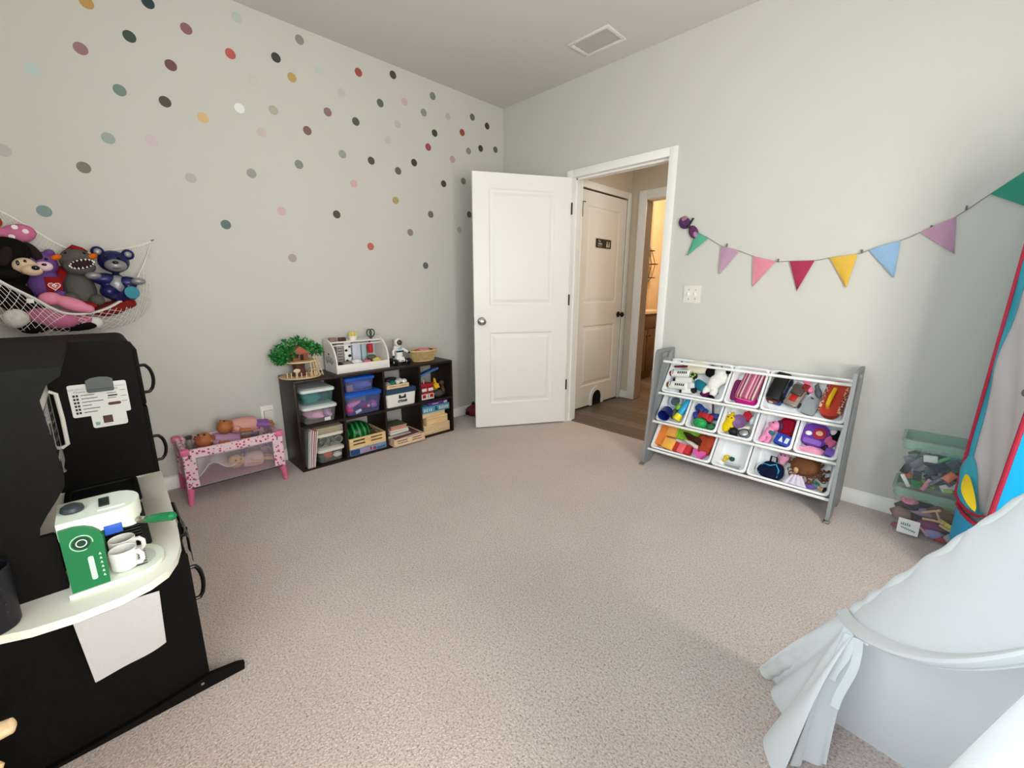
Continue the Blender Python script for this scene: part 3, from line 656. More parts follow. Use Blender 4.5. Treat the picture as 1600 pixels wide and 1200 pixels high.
for i in range(7): k.bb(1.642+i*.014, 1.648+i*.014, -2.975, -2.925, .4755, .4760)
k.build('drip_slots', mat('slot_dark', '#55584f', rough=.6), cm)
k = WB(cm); k.lathe([(0, 0), (.020, 0), (.022, .004), (.020, .012), (.012, .017), (0, .018)], (1.682, -3.038, .649), seg=18); k.build('water_knob', mat('knob_slate', '#33393d', rough=.45), cm)
k = WB(cm); k.bb(1.645, 1.70, -2.992, -2.972, .6485, .6515, .001); k.build('cup_slot', mat('slot_black', '#1e2423', rough=.5), cm)
k = WB(cm); k.bb(1.705, 1.722, -2.995, -2.945, .648, .650); k.build('slot_teeth', MINT, cm)
k = WB(cm); k.bb(1.7465, 1.7485, -2.990, -2.957, .590, .614, .0005); k.build('blue_label', mat('label_blue', '#1f4fa8', rough=.4), cm)
k = WB(cm); k.cyl((1.69, -2.945, .606), (1.69, -2.945, .582), .026, .022); hf = k.build('filter_holder', WHITEP, cm)
k = WB(cm); k.tube([(1.71, -2.925, .592), (1.735, -2.91, .596)], .009, 10); k.build('collar', METAL, hf)
k = WB(cm); k.tube([(1.735, -2.91, .596), (1.75, -2.90, .60), (1.772, -2.882, .607), (1.80, -2.862, .614), (1.806, -2.858, .615)], [.007, .0105, .0115, .0110, .005], 10); k.build('filter_handle', GRN, hf)
def mug(loc, rz, label):
    t = thing('mug', label, 'mug', loc, (0, 0, rz), group='white toy mugs')
    k = B(); k.lathe([(0, 0), (.024, 0), (.0265, .004), (.0275, .05), (.0265, .052), (.025, .05), (.024, .007), (0, .006)], seg=28); k.build('cup', mat('mug_white', '#e4e3de', rough=.35), t)
    k = B(); k.tube([(.026, 0, .042), (.036, 0, .044), (.044, 0, .036), (.044, 0, .022), (.038, 0, .013), (.026, 0, .011)], .0055, 8); k.build('handle', mat('mug_white', '#e4e3de', rough=.35), t)
mug((1.716, -2.967, .4768), .9, 'white toy mug standing nearest on the drip tray of green coffee machine')
mug((1.652, -2.966, .4768), 1.2, 'white toy mug half hidden behind another mug at green coffee machine')
# dark canister
c = thing('canister', 'dark ribbed cup standing at counter end beside green coffee machine', 'cup', (1.768, -3.187, .4625))
k = B(); k.lathe([(0, 0), (.040, 0), (.043, .006), (.046, .13), (.047, .137), (.045, .14), (.042, .137), (.040, .01), (0, .008)], seg=32); k.build('cup', mat('canister_dark', '#15111a', rough=.45), c)
k = B()
for i in range(5): k.ell((.0455*math.cos(.75), .0455*math.sin(.75), .045+i*.018), (.002, .002, .0025), seg=6, n=4)
k.build('relief_dots', mat('canister_mark', '#2a2731', rough=.4), c)
# doll chair whose rail pokes into view
dc = thing('doll_chair', 'pale wooden doll chair, its rounded rail end showing beside the kitchen', 'chair', (1.98, -3.24, 0))
k = WB(dc); k.tube([(1.93, -3.31, .325), (1.945, -3.18, .343), (1.948, -3.166, .345), (1.949, -3.162, .3455)], [.016, .016, .0145, .007], 12); k.build('rail', LWOOD, dc)
k = WB(dc)
k.bb(1.97, 2.10, -3.31, -3.19, .262, .285, .006); k.build('seat', CRATE, dc)
for (x, y) in ((1.985, -3.20), (2.085, -3.20), (1.985, -3.295), (2.085, -3.295)):
    k = WB(dc); k.cyl((x, y, 0), (x, y, .263), .012, .013, 10); k.build('leg', CRATE, dc)
for y in (-3.215, -3.285):
    k = WB(dc); k.tube([(1.975, y, .28), (1.94, y, .322 if y < -3.25 else .33)], .009, 8); k.build('spindle', LWOOD, dc)
k = WB(dc); k.tube([(1.99, -3.205, .28), (1.975, -3.195, .300), (1.972, -3.194, .303)], [.016, .015, .008], 10); k.build('post', CRATE, dc)

# ================================================================ hanging toy net in the corner
ROPE = mat('net_rope', '#e6e1da', rough=.9)
nt_ = thing('toy_net', 'white mesh toy hammock full of stuffed animals hung across the wall corner', 'toy hammock', (0, -3.0, 1.0))
front = [Vector(p) for p in ((0.004, -2.637, 1.422), (.055, -2.69, 1.30), (.112, -2.756, 1.19), (.165, -2.81, 1.118), (.25, -2.912, 1.066), (.344, -3.016, 1.068), (.417, -3.096, 1.138), (.48, -3.166, 1.201), (.55, -3.235, 1.28), (.635, -3.312, 1.42))]
back = [Vector(p) for p in ((.004, -2.637, 1.422), (.004, -2.70, 1.395), (.004, -2.776, 1.375), (.004, -2.86, 1.350), (.004, -2.935, 1.352), (.004, -3.005, 1.392), (.004, -3.07, 1.45), (.004, -3.155, 1.517), (.004, -3.25, 1.58), (.006, -3.312, 1.60))]
def cr(P, t):
    n = len(P)-1; x = min(max(t*n, 0), n-1e-6); i = int(x); f = x-i
    p0, p1, p2, p3 = P[max(i-1, 0)], P[i], P[i+1], P[min(i+2, n)]
    return .5*((2*p1)+(p2-p0)*f+(2*p0-5*p1+4*p2-p3)*f*f+(3*p1-p0-3*p2+p3)*f**3)
k = WB(nt_); k.tube([cr(front, .16+.84*i/40) for i in range(41)], [.0065+.0035*min(1, min(i, 40-i)/4) for i in range(41)], 8, flat=.55); k.build('edge_band', ROPE, nt_)
k = WB(nt_); k.tube([cr(front, .17*i/6) for i in range(7)], .0022, 6); k.build('cord', ROPE, nt_)
k = WB(nt_); k.tube([cr(back, i/40) for i in range(41)], .0045, 6); k.build('back_cord', ROPE, nt_)
for p in (front[0], front[-1]):
    k = WB(nt_); k.cyl(p+Vector((0, 0, .004)), p+Vector((.0, .012, .012)), .004, seg=8); k.build('hook', METAL, nt_)
lowz = .975
def bag(u, v):           # u along the edge, v from the front band (0) down round the bottom to the wall (1)
    a = cr(front, .12+.88*u); c = cr(back, .06+.94*u)
    zb = lowz + .16*(2*u-.9)**4 + .01*math.sin(u*9)
    wx = Vector((.006, a.y*.35+c.y*.65, zb+.05))
    if v < .6:
        t = v/.6; lowp = Vector((a.x*.72+.01, a.y*.9+c.y*.1, zb))
        p = a.lerp(lowp, t); p += Vector((.03, .022, 0))*math.sin(PI*t)*.7
    else:
        t = (v-.6)/.4; lowp = Vector((a.x*.72+.01, a.y*.9+c.y*.1, zb)); p = lowp.lerp(wx, t); p.z -= .018*math.sin(PI*t)
    p.x = max(p.x, .004); p.y = max(p.y, BK+.006); return p
k = WB(nt_); NU, NV = 27, 8
for s in (1, -1):
    for i in range(-NV*2, NU+NV*2):
        pts = []
        for j in range(2*NV+1):
            u = (i + s*j*.5)/NU; v = j/(2*NV)
            if 0 <= u <= 1: pts.append(bag(u, v))
        if len(pts) > 2: k.tube(pts, .00095, 4)
k.build('netting', ROPE, nt_)
k = WB(nt_)
for s in (1, -1):
    for i in range(-6, 60):
        pts = []
        for j in range(5):
            u = (i+s*j*.8)/60; v = j/4
            if 0 <= u <= 1:
                p = cr(back, u); q = Vector((.006, p.y, p.z-.075)); pts.append(p.lerp(q, v))
        if len(pts) > 1: k.tube(pts, .0010, 4)
k.build('back_netting', ROPE, nt_)
k = WB(nt_); k.box((.432, -3.102, 1.125), (.004, .02, .018), .001); k.build('care_tag', PAPER, nt_)

# soft toys in the net; every body is one merged surface
def eyes(t, pts, r, m):
    for p in pts:
        k = WB(t); k.ell(p, r, seg=10, n=8); k.build('eye', m, t)
EYE = mat('eye_black', '#0b0a0c', rough=.15, spec=.6)
NAVY = mat('plush_navy', '#1a1d55', rough=.32, spec=.5, metal=.25, bump=.15, bscale=60); SILV = mat('plush_silver', '#8d8c90', rough=.38, metal=.35, bump=.15, bscale=60)
t = thing('plush_bear', 'shiny navy and silver stuffed bear at the wall end of the toy net', 'stuffed animal', (.16, -2.80, 1.08), group=None)
k = WB(t); k.ell((.15, -2.815, 1.175), (.06, .06, .07)); k.ell((.19, -2.86, 1.22), (.03, .05, .03)); k.ell((.19, -2.775, 1.205), (.03, .045, .03)); k.ell((.14, -2.81, 1.305), (.055, .062, .055)); k.ell((.185, -2.77, 1.155), (.045, .03, .04)); k.ell((.19, -2.85, 1.16), (.045, .035, .035))
fused(k, 'body', NAVY, t, .006)
for y, z in ((-2.862, 1.350), (-2.752, 1.342)):
    k = WB(t); k.ell((.145, y, z), (.018, .026, .026)); e_ = k.build('ear', NAVY, t)
    k = WB(t); k.ell((.158, y, z), (.008, .015, .015)); k.build('inner_ear', SILV, e_)
k = WB(t); k.ell((.198, -2.808, 1.285), (.036, .042, .030)); k.build('muzzle', SILV, t)
k = WB(t); k.ell((.192, -2.815, 1.195), (.025, .038, .045)); k.build('belly', SILV, t)
eyes(t, [(.195, -2.838, 1.325), (.194, -2.79, 1.321)], .0075, EYE)
k = WB(t); k.ell((.233, -2.808, 1.298), (.008, .012, .008)); k.build('nose', EYE, t)
k = WB(t); k.tube([(.224, -2.826, 1.274), (.233, -2.808, 1.268), (.225, -2.790, 1.274)], .002, 6); k.build('mouth', mat('mouth_red', '#6b2a33', rough=.6), t)
k = WB(t); k.lathe([(0, 0), (.030, 0), (.030, .004), (0, .005)], (.232, -2.768, 1.155), (1, .25, .1), 20); k.build('foot_patch', mat('teal_patch', '#2f7f8f', rough=.4, vary=.3, vscale=40), t)
for p in ((.215, -2.735, 1.21), (.215, -2.895, 1.235)):
    k = WB(t); k.ell(p, (.022, .03, .018)); k.build('paw', SILV, t)
GRYP = F('#5b5853'); REDP = F('#8a1d1d'); ORP = F('#d2661f')
t = thing('plush_dinosaur', 'grey stuffed dinosaur with open toothy mouth and red crest in the toy net', 'stuffed animal', (.16, -2.95, 1.08))
k = WB(t); k.ell((.14, -2.95, 1.165), (.065, .06, .095)); k.ell((.15, -2.94, 1.30), (.06, .062, .062)); k.ell((.19, -2.935, 1.275), (.05, .058, .04)); k.ell((.20, -2.985, 1.13), (.05, .03, .03)); k.ell((.19, -2.90, 1.12), (.045, .03, .03))
fused(k, 'body', GRYP, t, .006)
k = WB(t); k.tube([(.15, -2.965, 1.352), (.17, -2.945, 1.366), (.16, -2.915, 1.355), (.12, -2.90, 1.35)], [.006, .010, .010, .005], 8); k.build('crest', REDP, t)
k = WB(t); k.ell((.2365, -2.925, 1.286), (.012, .042, .023), rot=Euler((.25, 0, 0))); mo = k.build('mouth', mat('mouth_dark', '#2a0f0c', rough=.8), t)
TOO = mat('felt_white', '#e5e0d8', rough=.8)
for i in range(9):
    a = PI*(i+.5)/9; y = -2.925-.042*math.cos(a)
    for s in (1, -1):
        z = 1.286 + s*.021*math.sin(a) + .25*(y+2.925)
        k = WB(t); k.lathe([(.0045, 0), (.0002, .010)], (.246-.008*abs(math.cos(a)), y, z), (.2, 0, -s), 6); k.build('tooth', TOO, mo)
for y, z in ((-3.005, 1.315), (-2.885, 1.325)):
    k = WB(t); k.ell((.17, y, z), (.016, .022, .013), rot=Euler((.4, 0, 0))); k.build('horn', ORP, t)
eyes(t, [(.185, -2.972, 1.335), (.187, -2.91, 1.338)], .006, EYE)
k = WB(t); k.ell((.10, -2.995, 1.20), (.06, .045, .08)); k.build('cape', REDP, t)
k = WB(t); k.ell((.215, -2.95, 1.095), (.03, .05, .02)); k.build('foot', REDP, t)
PUR = F('#6d4a8c'); PNK = F('#c97a9d'); CRM = F('#d8bfa0'); BLK = F('#15120f')
t = thing('plush_bear', 'purple stuffed bear with pale muzzle and red heart tag in the toy net', 'stuffed animal', (.16, -3.06, 1.08))
k = WB(t); k.ell((.15, -3.06, 1.285), (.052, .058, .055)); k.ell((.14, -3.06, 1.19), (.055, .06, .075)); k.ell((.135, -3.105, 1.335), (.018, .024, .024)); k.ell((.135, -3.025, 1.332), (.018, .02, .022)); k.ell((.19, -3.02, 1.14), (.04, .03, .03))
fused(k, 'body', PUR, t, .006)
k = WB(t); k.ell((.203, -3.05, 1.272), (.024, .030, .022)); k.build('muzzle', F('#e3c7cf'), t)
k = WB(t); k.ell((.226, -3.047, 1.279), (.006, .009, .006)); k.build('nose', EYE, t)
eyes(t, [(.201, -3.068, 1.302), (.201, -3.038, 1.304)], .006, EYE)
heart = [(.0, -.022)] + [(.022*math.sin(a)**3, .0013*(13*math.cos(a)-5*math.cos(2*a)-2*math.cos(3*a)-math.cos(4*a))) for a in [PI*(.95-i*.12) for i in range(16)]]
k = WB(t); k.bb(.20, .204, -3.058, -3.005, 1.155, 1.225, .002); rt = k.build('scarf', REDP, t)
k = WB(t); k.prism(heart, .002, Matrix(((0, 0, 1, .228), (1, 0, 0, -3.03), (0, 1, 0, 1.185), (0, 0, 0, 1)))); ht = k.build('heart_tag', mat('tag_red', '#a81f22', rough=.4), t)
k = WB(t); k.tube([Vector((.231, -3.03+p[0]*.9, 1.185+p[1]*.9)) for p in heart], .0012, 5, True); k.text('ty', .020, Matrix(((0, 0, 1, .2302), (1, 0, 0, -3.03), (0, 1, 0, 1.188), (0, 0, 0, 1)))); k.build('tag_print', WHITEP, ht)
t = thing('plush_puppy', 'black and cream stuffed puppy in front of the purple bear in toy net', 'stuffed animal', (.24, -3.13, 1.08))
k = WB(t); k.ell((.20, -3.15, 1.335), (.06, .075, .058)); k.ell((.17, -3.16, 1.25), (.06, .06, .08)); k.ell((.25, -3.165, 1.235), (.035, .05, .025)); k.ell((.23, -3.12, 1.08), (.06, .07, .05)); k.ell((.21, -3.16, 1.14), (.07, .06, .07))
fused(k, 'body', BLK, t, .006)
k = WB(t); k.ell((.242, -3.105, 1.27), (.030, .040, .036)); k.ell((.268, -3.085, 1.252), (.030, .034, .024)); fused(k, 'muzzle', CRM, t, .005)
for y in (-3.155, -3.075):
    k = WB(t); k.ell((.19 if y > -3.1 else .25, y, 1.335 if y > -3.1 else 1.31), (.016, .022, .045), rot=Euler((.5 if y > -3.1 else -.4, 0, 0))); k.build('floppy_ear', F('#2a211b'), t)
eyes(t, [(.272, -3.122, 1.282), (.266, -3.10, 1.286)], (.003, .0055, .011), EYE)
k = WB(t); k.ell((.297, -3.072, 1.262), (.010, .013, .010)); k.build('nose', EYE, t)
t = thing('plush_toy', 'pink polka dot stuffed bow at the top of net against the corner', 'stuffed toy', (.1, -3.13, 1.36))
k = WB(t); k.ell((.10, -3.11, 1.415), (.035, .06, .042), rot=Euler((.3, 0, 0))); k.ell((.10, -3.23, 1.43), (.035, .06, .042), rot=Euler((-.3, 0, 0))); k.ell((.11, -3.165, 1.415), .025); fused(k, 'bow', F('#c66f93'), t, .006)
for p in ((.128, -3.085, 1.425), (.130, -3.13, 1.398), (.131, -3.115, 1.44)):
    k = WB(t); k.lathe([(0, 0), (.011, 0), (.010, .004), (0, .005)], p, (1, .1, .15), 14); k.build('dot', TOO, t)
t = thing('plush_toy', 'red and orange stuffed toy peeking above pink bow in net', 'stuffed toy', (.06, -3.19, 1.44))
k = WB(t); k.ell((.06, -3.19, 1.465), (.03, .04, .03)); k.ell((.07, -3.17, 1.50), (.02, .02, .02)); fused(k, 'body', F('#b8432f'), t, .006)
t = thing('plush_toy', 'pink stuffed pig lying over the white band of the toy net', 'stuffed toy', (.28, -3.0, 1.08))
k = WB(t); k.ell((.285, -2.985, 1.105), (.035, .062, .03), rot=Euler((-.45, 0, 0))); k.ell((.27, -3.05, 1.13), (.035, .04, .03)); k.ell((.295, -2.935, 1.082), (.02, .022, .02)); fused(k, 'body', F('#d9869c'), t, .006)
t = thing('plush_toy', 'dusky pink stuffed toy pressed against the netting below the band', 'stuffed toy', (.30, -3.06, 1.0))
k = WB(t); k.ell((.30, -3.055, 1.045), (.06, .085, .045), rot=Euler((-.2, 0, 0))); k.ell((.25, -2.98, 1.03), (.05, .06, .03)); fused(k, 'body', F('#b7698a'), t, .007)
t = thing('plush_toy', 'black and white stuffed toy at the bottom of the net', 'stuffed toy', (.27, -3.0, .98))
k = WB(t); k.ell((.26, -3.0, 1.005), (.05, .09, .025)); k.ell((.30, -3.12, 1.01), (.06, .05, .03)); fused(k, 'body', BLK, t, .006)
for p, r in (((.25, -2.925, 1.015), (.03, .03, .03)), ((.33, -3.16, 1.05), (.04, .04, .04))):
    k = WB(t); k.ell(p, r); k.build('paw', F('#d9d5cd'), t)
t = thing('plush_toy', 'dark red stuffed toy under the bear at the wall end of net', 'stuffed toy', (.14, -2.85, 1.03))
k = WB(t); k.ell((.14, -2.86, 1.075), (.06, .08, .035), rot=Euler((.25, 0, 0))); k.ell((.13, -2.80, 1.10), (.04, .05, .03)); fused(k, 'body', F('#7c2622'), t, .006)

# ================================================================ doll playpen with dolls
PKP = mat('playpen_pink', '#d4688c', rough=.4)
def petal(name='petal_fabric', base='#e3c3cb', d1='#b5476b', d2='#8b8f88', sc=60):
    m = mat(name, base, rough=.95, spec=.1); nt, b, N, L = nodes_of(m); tc = N('TexCoord')
    v = N('TexVoronoi'); v.inputs['Scale'].default_value = sc; L(tc.outputs['Object'], v.inputs['Vector'])
    r = N('ValToRGB'); r.color_ramp.interpolation = 'CONSTANT'; e = r.color_ramp.elements; e[0].position = 0; e[0].color = (1, 1, 1, 1); e[1].position = .36; e[1].color = (0, 0, 0, 1); L(v.outputs['Distance'], r.inputs['Fac'])
    r2_ = N('ValToRGB'); r2_.color_ramp.interpolation = 'CONSTANT'; e = r2_.color_ramp.elements; e[0].position = 0; e[0].color = lin(d1); e[1].position = .55; e[1].color = lin(d2)
    sp = N('SeparateColor'); L(v.outputs['Color'], sp.inputs['Color']); L(sp.outputs['Red'], r2_.inputs['Fac'])
    mx = N('Mix'); mx.data_type = 'RGBA'; mx.inputs['A'].default_value = lin(base); L(r.outputs['Color'], mx.inputs['Factor']); L(r2_.outputs['Color'], mx.inputs['B']); L(mx.outputs['Result'], b.inputs['Base Color'])
    return m
PET = petal(); PIPE = mat('grey_piping', '#8f9390', rough=.7); MESHF = mat('mesh_window', '#b9aeb4', rough=.8, alpha=.16)
X0, X1, Y0, Y1 = .045, .325, -2.685, -2.215
pn = thing('doll_playpen', 'pink patterned doll playpen with mesh sides beside the cube shelf', 'doll playpen', (.185, -2.45, 0))
for (x, y, sx, sy) in ((X1, Y0, 1, -1), (X1, Y1, 1, 1), (X0, Y0, -1, -1), (X0, Y1, -1, 1)):
    k = WB(pn); k.tube([(x+.006*sx, y+.008*sy, 0), (x+.004*sx, y+.006*sy, .03), (x, y, .085), (x, y, .10)], [.013, .0135, .019, .018], 10); k.build('leg', PKP, pn)
    k = WB(pn); k.bb(x-.02, x+.02, y-.022, y+.022, .288, .326, .010); k.build('corner_cap', PKP, pn)
    k = WB(pn); k.bb(x-.014, x+.014, y-.014, y+.014, .09, .29, .006); k.build('corner_post', PET, pn)
def rail(a, c):
    k = WB(pn); a = Vector(a); c = Vector(c); d = (c-a).normalized(); n = Vector((-d.y, d.x, 0))
    def fn(u, v):
        an = PI*(v*1.0); p = a.lerp(c, u); return p + n*(.014*math.cos(an)) + Vector((0, 0, .306+.012*math.sin(an)-.003*math.sin(u*PI)))
    k.grid(fn, 16, 6)
    for s in (1, -1): k.grid(lambda u, v: a.lerp(c, u) + n*(.0142*s) + Vector((0, 0, .306-.04*v-.003*math.sin(u*PI))), 16, 3)
    k.build('top_rail', PET, pn)
rail((X1, Y0+.02, 0), (X1, Y1-.02, 0)); rail((X0, Y0+.02, 0), (X0, Y1-.02, 0)); rail((X0+.02, Y0, 0), (X1-.02, Y0, 0)); rail((X0+.02, Y1, 0), (X1-.02, Y1, 0))
for x in (X0, X1):
    for ya, yb in ((Y0+.012, Y0+.045), (Y1-.045, Y1-.012)):
        k = WB(pn); k.bb(x-.005, x+.012 if x > .2 else x+.005, ya, yb, .10, .268); k.build('side_band', PET, pn)
    k = WB(pn); s = .013 if x > .2 else -.006
    k.tube([(x+s, Y0+.045, .267), (x+s, Y1-.045, .267), (x+s, Y1-.045, .103), (x+s, Y0+.045, .103)], .0028, 6, True); k.build('piping', PIPE, pn)
    k = WB(pn); k.bb(x+s-.004, x+s-.003, Y0+.045, Y1-.045, .103, .267); k.build('mesh_side', MESHF, pn)
    k = WB(pn); k.tube([(x+s, Y0, .098), (x+s, Y1, .098)], .0045, 6); k.build('bottom_bar', mat('bar_dark', '#3b3234', rough=.5), pn)
for y in (Y0, Y1):
    k = WB(pn); k.bb(X0+.01, X1-.01, y-.004, y+.004, .10, .27); k.build('end_panel', PET if y < -2.5 else mat('end_panel_pink', '#c78a9c', rough=.9), pn)
k = WB(pn); k.bb(X0, X1, Y0, Y1, .088, .097); k.build('floor_board', mat('pen_floor', '#c9909f', rough=.9), pn)
SKIN = mat('doll_skin', '#a8663c', rough=.45, spec=.3); SKIN2 = mat('doll_skin_pale', '#d9a983', rough=.45, spec=.3); HAIRB = mat('doll_hair_brown', '#6b3f24', rough=.7, bump=.4, bscale=120)
def doll(label, head, hr, hdir, body, legs, arms, cloth, leg_mat=None, skin=SKIN, hair=None, bodyr=.045, group=None):
    head = Vector(head); hdir = Vector(hdir).normalized()
    t = thing('baby_doll', label, 'doll', (head.x, head.y, min(head.z, Vector(body[-1]).z)-.03), group=group)
    k = WB(t); k.ell(head, (hr*.92, hr, hr*1.02)); cheek = head + hdir*hr*.45 - Vector((0, 0, hr*.2)); k.ell(cheek, hr*.68)
    nb = Vector(body[0]); k.tube([head, nb], hr*.42, 10); k.tube([Vector(b) for b in body], [bodyr*.8]+[bodyr]*(len(body)-2)+[bodyr*.85], 12)
    for a in arms: k.tube(a, [hr*.30, hr*.28, hr*.2][:len(a)], 8); k.ell(a[-1], hr*.25)
    for a in legs: k.tube(a, [hr*.38, hr*.34, hr*.26][:len(a)], 8); k.ell(a[-1], (hr*.3, hr*.3, hr*.25))
    sd = hdir.cross(Vector((0, 0, 1))).normalized() if abs(hdir.z) < .95 else Vector((1, 0, 0))
    for s in (1, -1): k.ell(head+sd*hr*.95*s - Vector((0, 0, hr*.1)), (hr*.2, hr*.2, hr*.26))
    k.ell(head + hdir*hr*1.08 - Vector((0, 0, hr*.15)), hr*.15)
    fused(k, 'body', skin, t, max(.0035, hr*.1), 3)
    up = sd.cross(hdir); 
    for s in (1, -1):
        e = WB(t); e.ell(head + hdir*hr*.93 + sd*hr*.36*s + up*hr*.12, hr*.12); e.build('eye', EYE, t)
    e = WB(t); e.ell(head + hdir*hr*1.03 - up*hr*.42, (hr*.2, hr*.2, hr*.06)); e.build('mouth', mat('doll_lips', '#b0574f', rough=.5), t)
    k = WB(t); k.tube([Vector(b) for b in body], [bodyr*.9]+[bodyr*1.14]*(len(body)-2)+[bodyr*1.0], 14)
    for a in arms: k.tube([Vector(a[0]), Vector(a[0]).lerp(Vector(a[1]), .7)], [hr*.42, hr*.42], 8)
    fused(k, 'dress', cloth, t, .005, 3)
    if leg_mat:
        for a in legs:
            k = WB(t); k.tube(a[:2] + [Vector(a[1]).lerp(Vector(a[2]), .6)] if len(a) > 2 else a, hr*.44, 8); k.build('trouser_leg', leg_mat, t)
    if hair:
        k = WB(t); k.ell(head - hdir*hr*.22 + up*hr*.18, (hr*1.0, hr*1.0, hr*1.0)); k.build('hair', hair, t)
    return t
doll('brown baby doll lying on top at the middle of pink playpen, in pink top', (.19, -2.465, .372), .042, (.15, -.3, .95), [(.18, -2.43, .365), (.17, -2.36, .355), (.16, -2.30, .35)], [[(.16, -2.30, .355), (.15, -2.25, .345), (.16, -2.21, .34)], [(.19, -2.30, .35), (.20, -2.25, .34), (.21, -2.215, .335)]], [[(.215, -2.42, .36), (.25, -2.39, .345), (.25, -2.35, .34)], [(.14, -2.42, .37), (.12, -2.38, .375), (.11, -2.35, .37)]], F('#d39a92'), F('#8a5fa0'))
doll('brown baby doll with its head at the kitchen end of pink playpen', (.20, -2.575, .318), .045, (.4, -.3, .85), [(.19, -2.53, .30), (.18, -2.46, .28), (.18, -2.40, .27)], [[(.16, -2.40, .27), (.15, -2.34, .26), (.15, -2.30, .25)], [(.2, -2.40, .27), (.22, -2.34, .26), (.22, -2.30, .25)]], [[(.23, -2.53, .30), (.26, -2.50, .30), (.27, -2.47, .30)], [(.15, -2.52, .30), (.12, -2.49, .30), (.11, -2.46, .29)]], F('#b58fb0'), skin=SKIN)
doll('pale baby doll in white frilly dress seen through mesh of pink playpen', (.25, -2.445, .165), .04, (.8, .2, .3), [(.24, -2.41, .155), (.23, -2.35, .15), (.23, -2.30, .145)], [[(.23, -2.30, .14), (.25, -2.26, .135), (.26, -2.24, .13)], [(.2, -2.30, .14), (.2, -2.26, .135), (.2, -2.24, .13)]], [[(.27, -2.39, .16), (.29, -2.36, .15), (.29, -2.33, .145)], [(.2, -2.39, .16), (.17, -2.36, .16), (.16, -2.33, .15)]], F('#ddb9b4'), skin=SKIN2, hair=None)
t = thing('doll_blanket', 'white doll blanket crumpled behind the mesh of pink playpen', 'blanket', (.22, -2.55, .10))
k = WB(t); k.grid(lambda u, v: (.12+.17*v, -2.665+.19*u+.02*v, .125+.10*math.sin(u*2.3+.4)*(1-.4*v)+.018*math.sin(u*9+v*4)), 20, 12, .006); k.build('cloth', F('#dcd3d3'), t)
t = thing('doll_blanket', 'purple doll blanket bunched at the shelf end inside pink playpen', 'blanket', (.18, -2.30, .10))
k = WB(t); k.grid(lambda u, v: (.07+.22*v, -2.40+.16*u, .16+.09*math.sin(u*2.6+.4)+.014*math.sin(u*11+v*6)), 18, 14, .006); k.build('cloth', F('#8d6aa2'), t)
t = thing('doll_bottle', 'small grey doll bottle standing at the kitchen end of playpen', 'bottle', (.12, -2.635, .0975))
k = B(); k.lathe([(0, 0), (.014, 0), (.015, .18), (.014, .215), (.012, .22), (0, .22)], seg=16); k.build('bottle', mat('bottle_grey', '#8c8b86', rough=.25), t)
k = B(); k.lathe([(0, .22), (.015, .22), (.015, .24), (0, .242)], seg=16); k.build('cap', mat('cap_dark', '#3a3a38', rough=.4), t)
# ================================================================ dark cube shelf on the dotted wall
SX0, SX1, SY0, SY1, SH = .014, .312, -2.096, -.874, .606
cs = thing('cube_shelf', 'dark brown eight-cube shelf standing against the dotted wall', 'shelf', (.16, -1.485, 0))
TB = .0155; DY = [-1.792, -1.487, -1.184]; MZ = .297
k = WB(cs); k.bb(SX0, SX1, SY0, SY1, SH-TB, SH, .001); k.build('top_board', ESP, cs)
k = WB(cs); k.bb(SX0, SX1, SY0+TB, SY1-TB, 0, TB); k.build('bottom_board', ESP, cs)
for y in (SY0+TB/2, SY1-TB/2):
    k = WB(cs); k.bb(SX0, SX1, y-TB/2, y+TB/2, 0, SH-TB, .001); k.build('side_panel', ESP, cs)
for y in DY:
    k = WB(cs); k.bb(SX0, SX1-.002, y-TB/2, y+TB/2, TB, SH-TB); k.build('divider', ESP, cs)
EDG = [SY0+TB] + DY + [SY1-TB]
for i in range(4):
    a = EDG[i] + (TB/2 if i else 0); c = EDG[i+1] - (TB/2 if i < 3 else 0)
    k = WB(cs); k.bb(SX0, SX1-.002, a, c, MZ-TB/2, MZ+TB/2); k.build('middle_board', ESP, cs)
for z in (SH-TB-.05, MZ-TB/2-.05):
    k = WB(cs); k.bb(SX0, SX0+.012, SY0+TB, SY1-TB, z, z+.05) if False else None
ZT, ZB = MZ+TB/2+.0006, TB+.0006

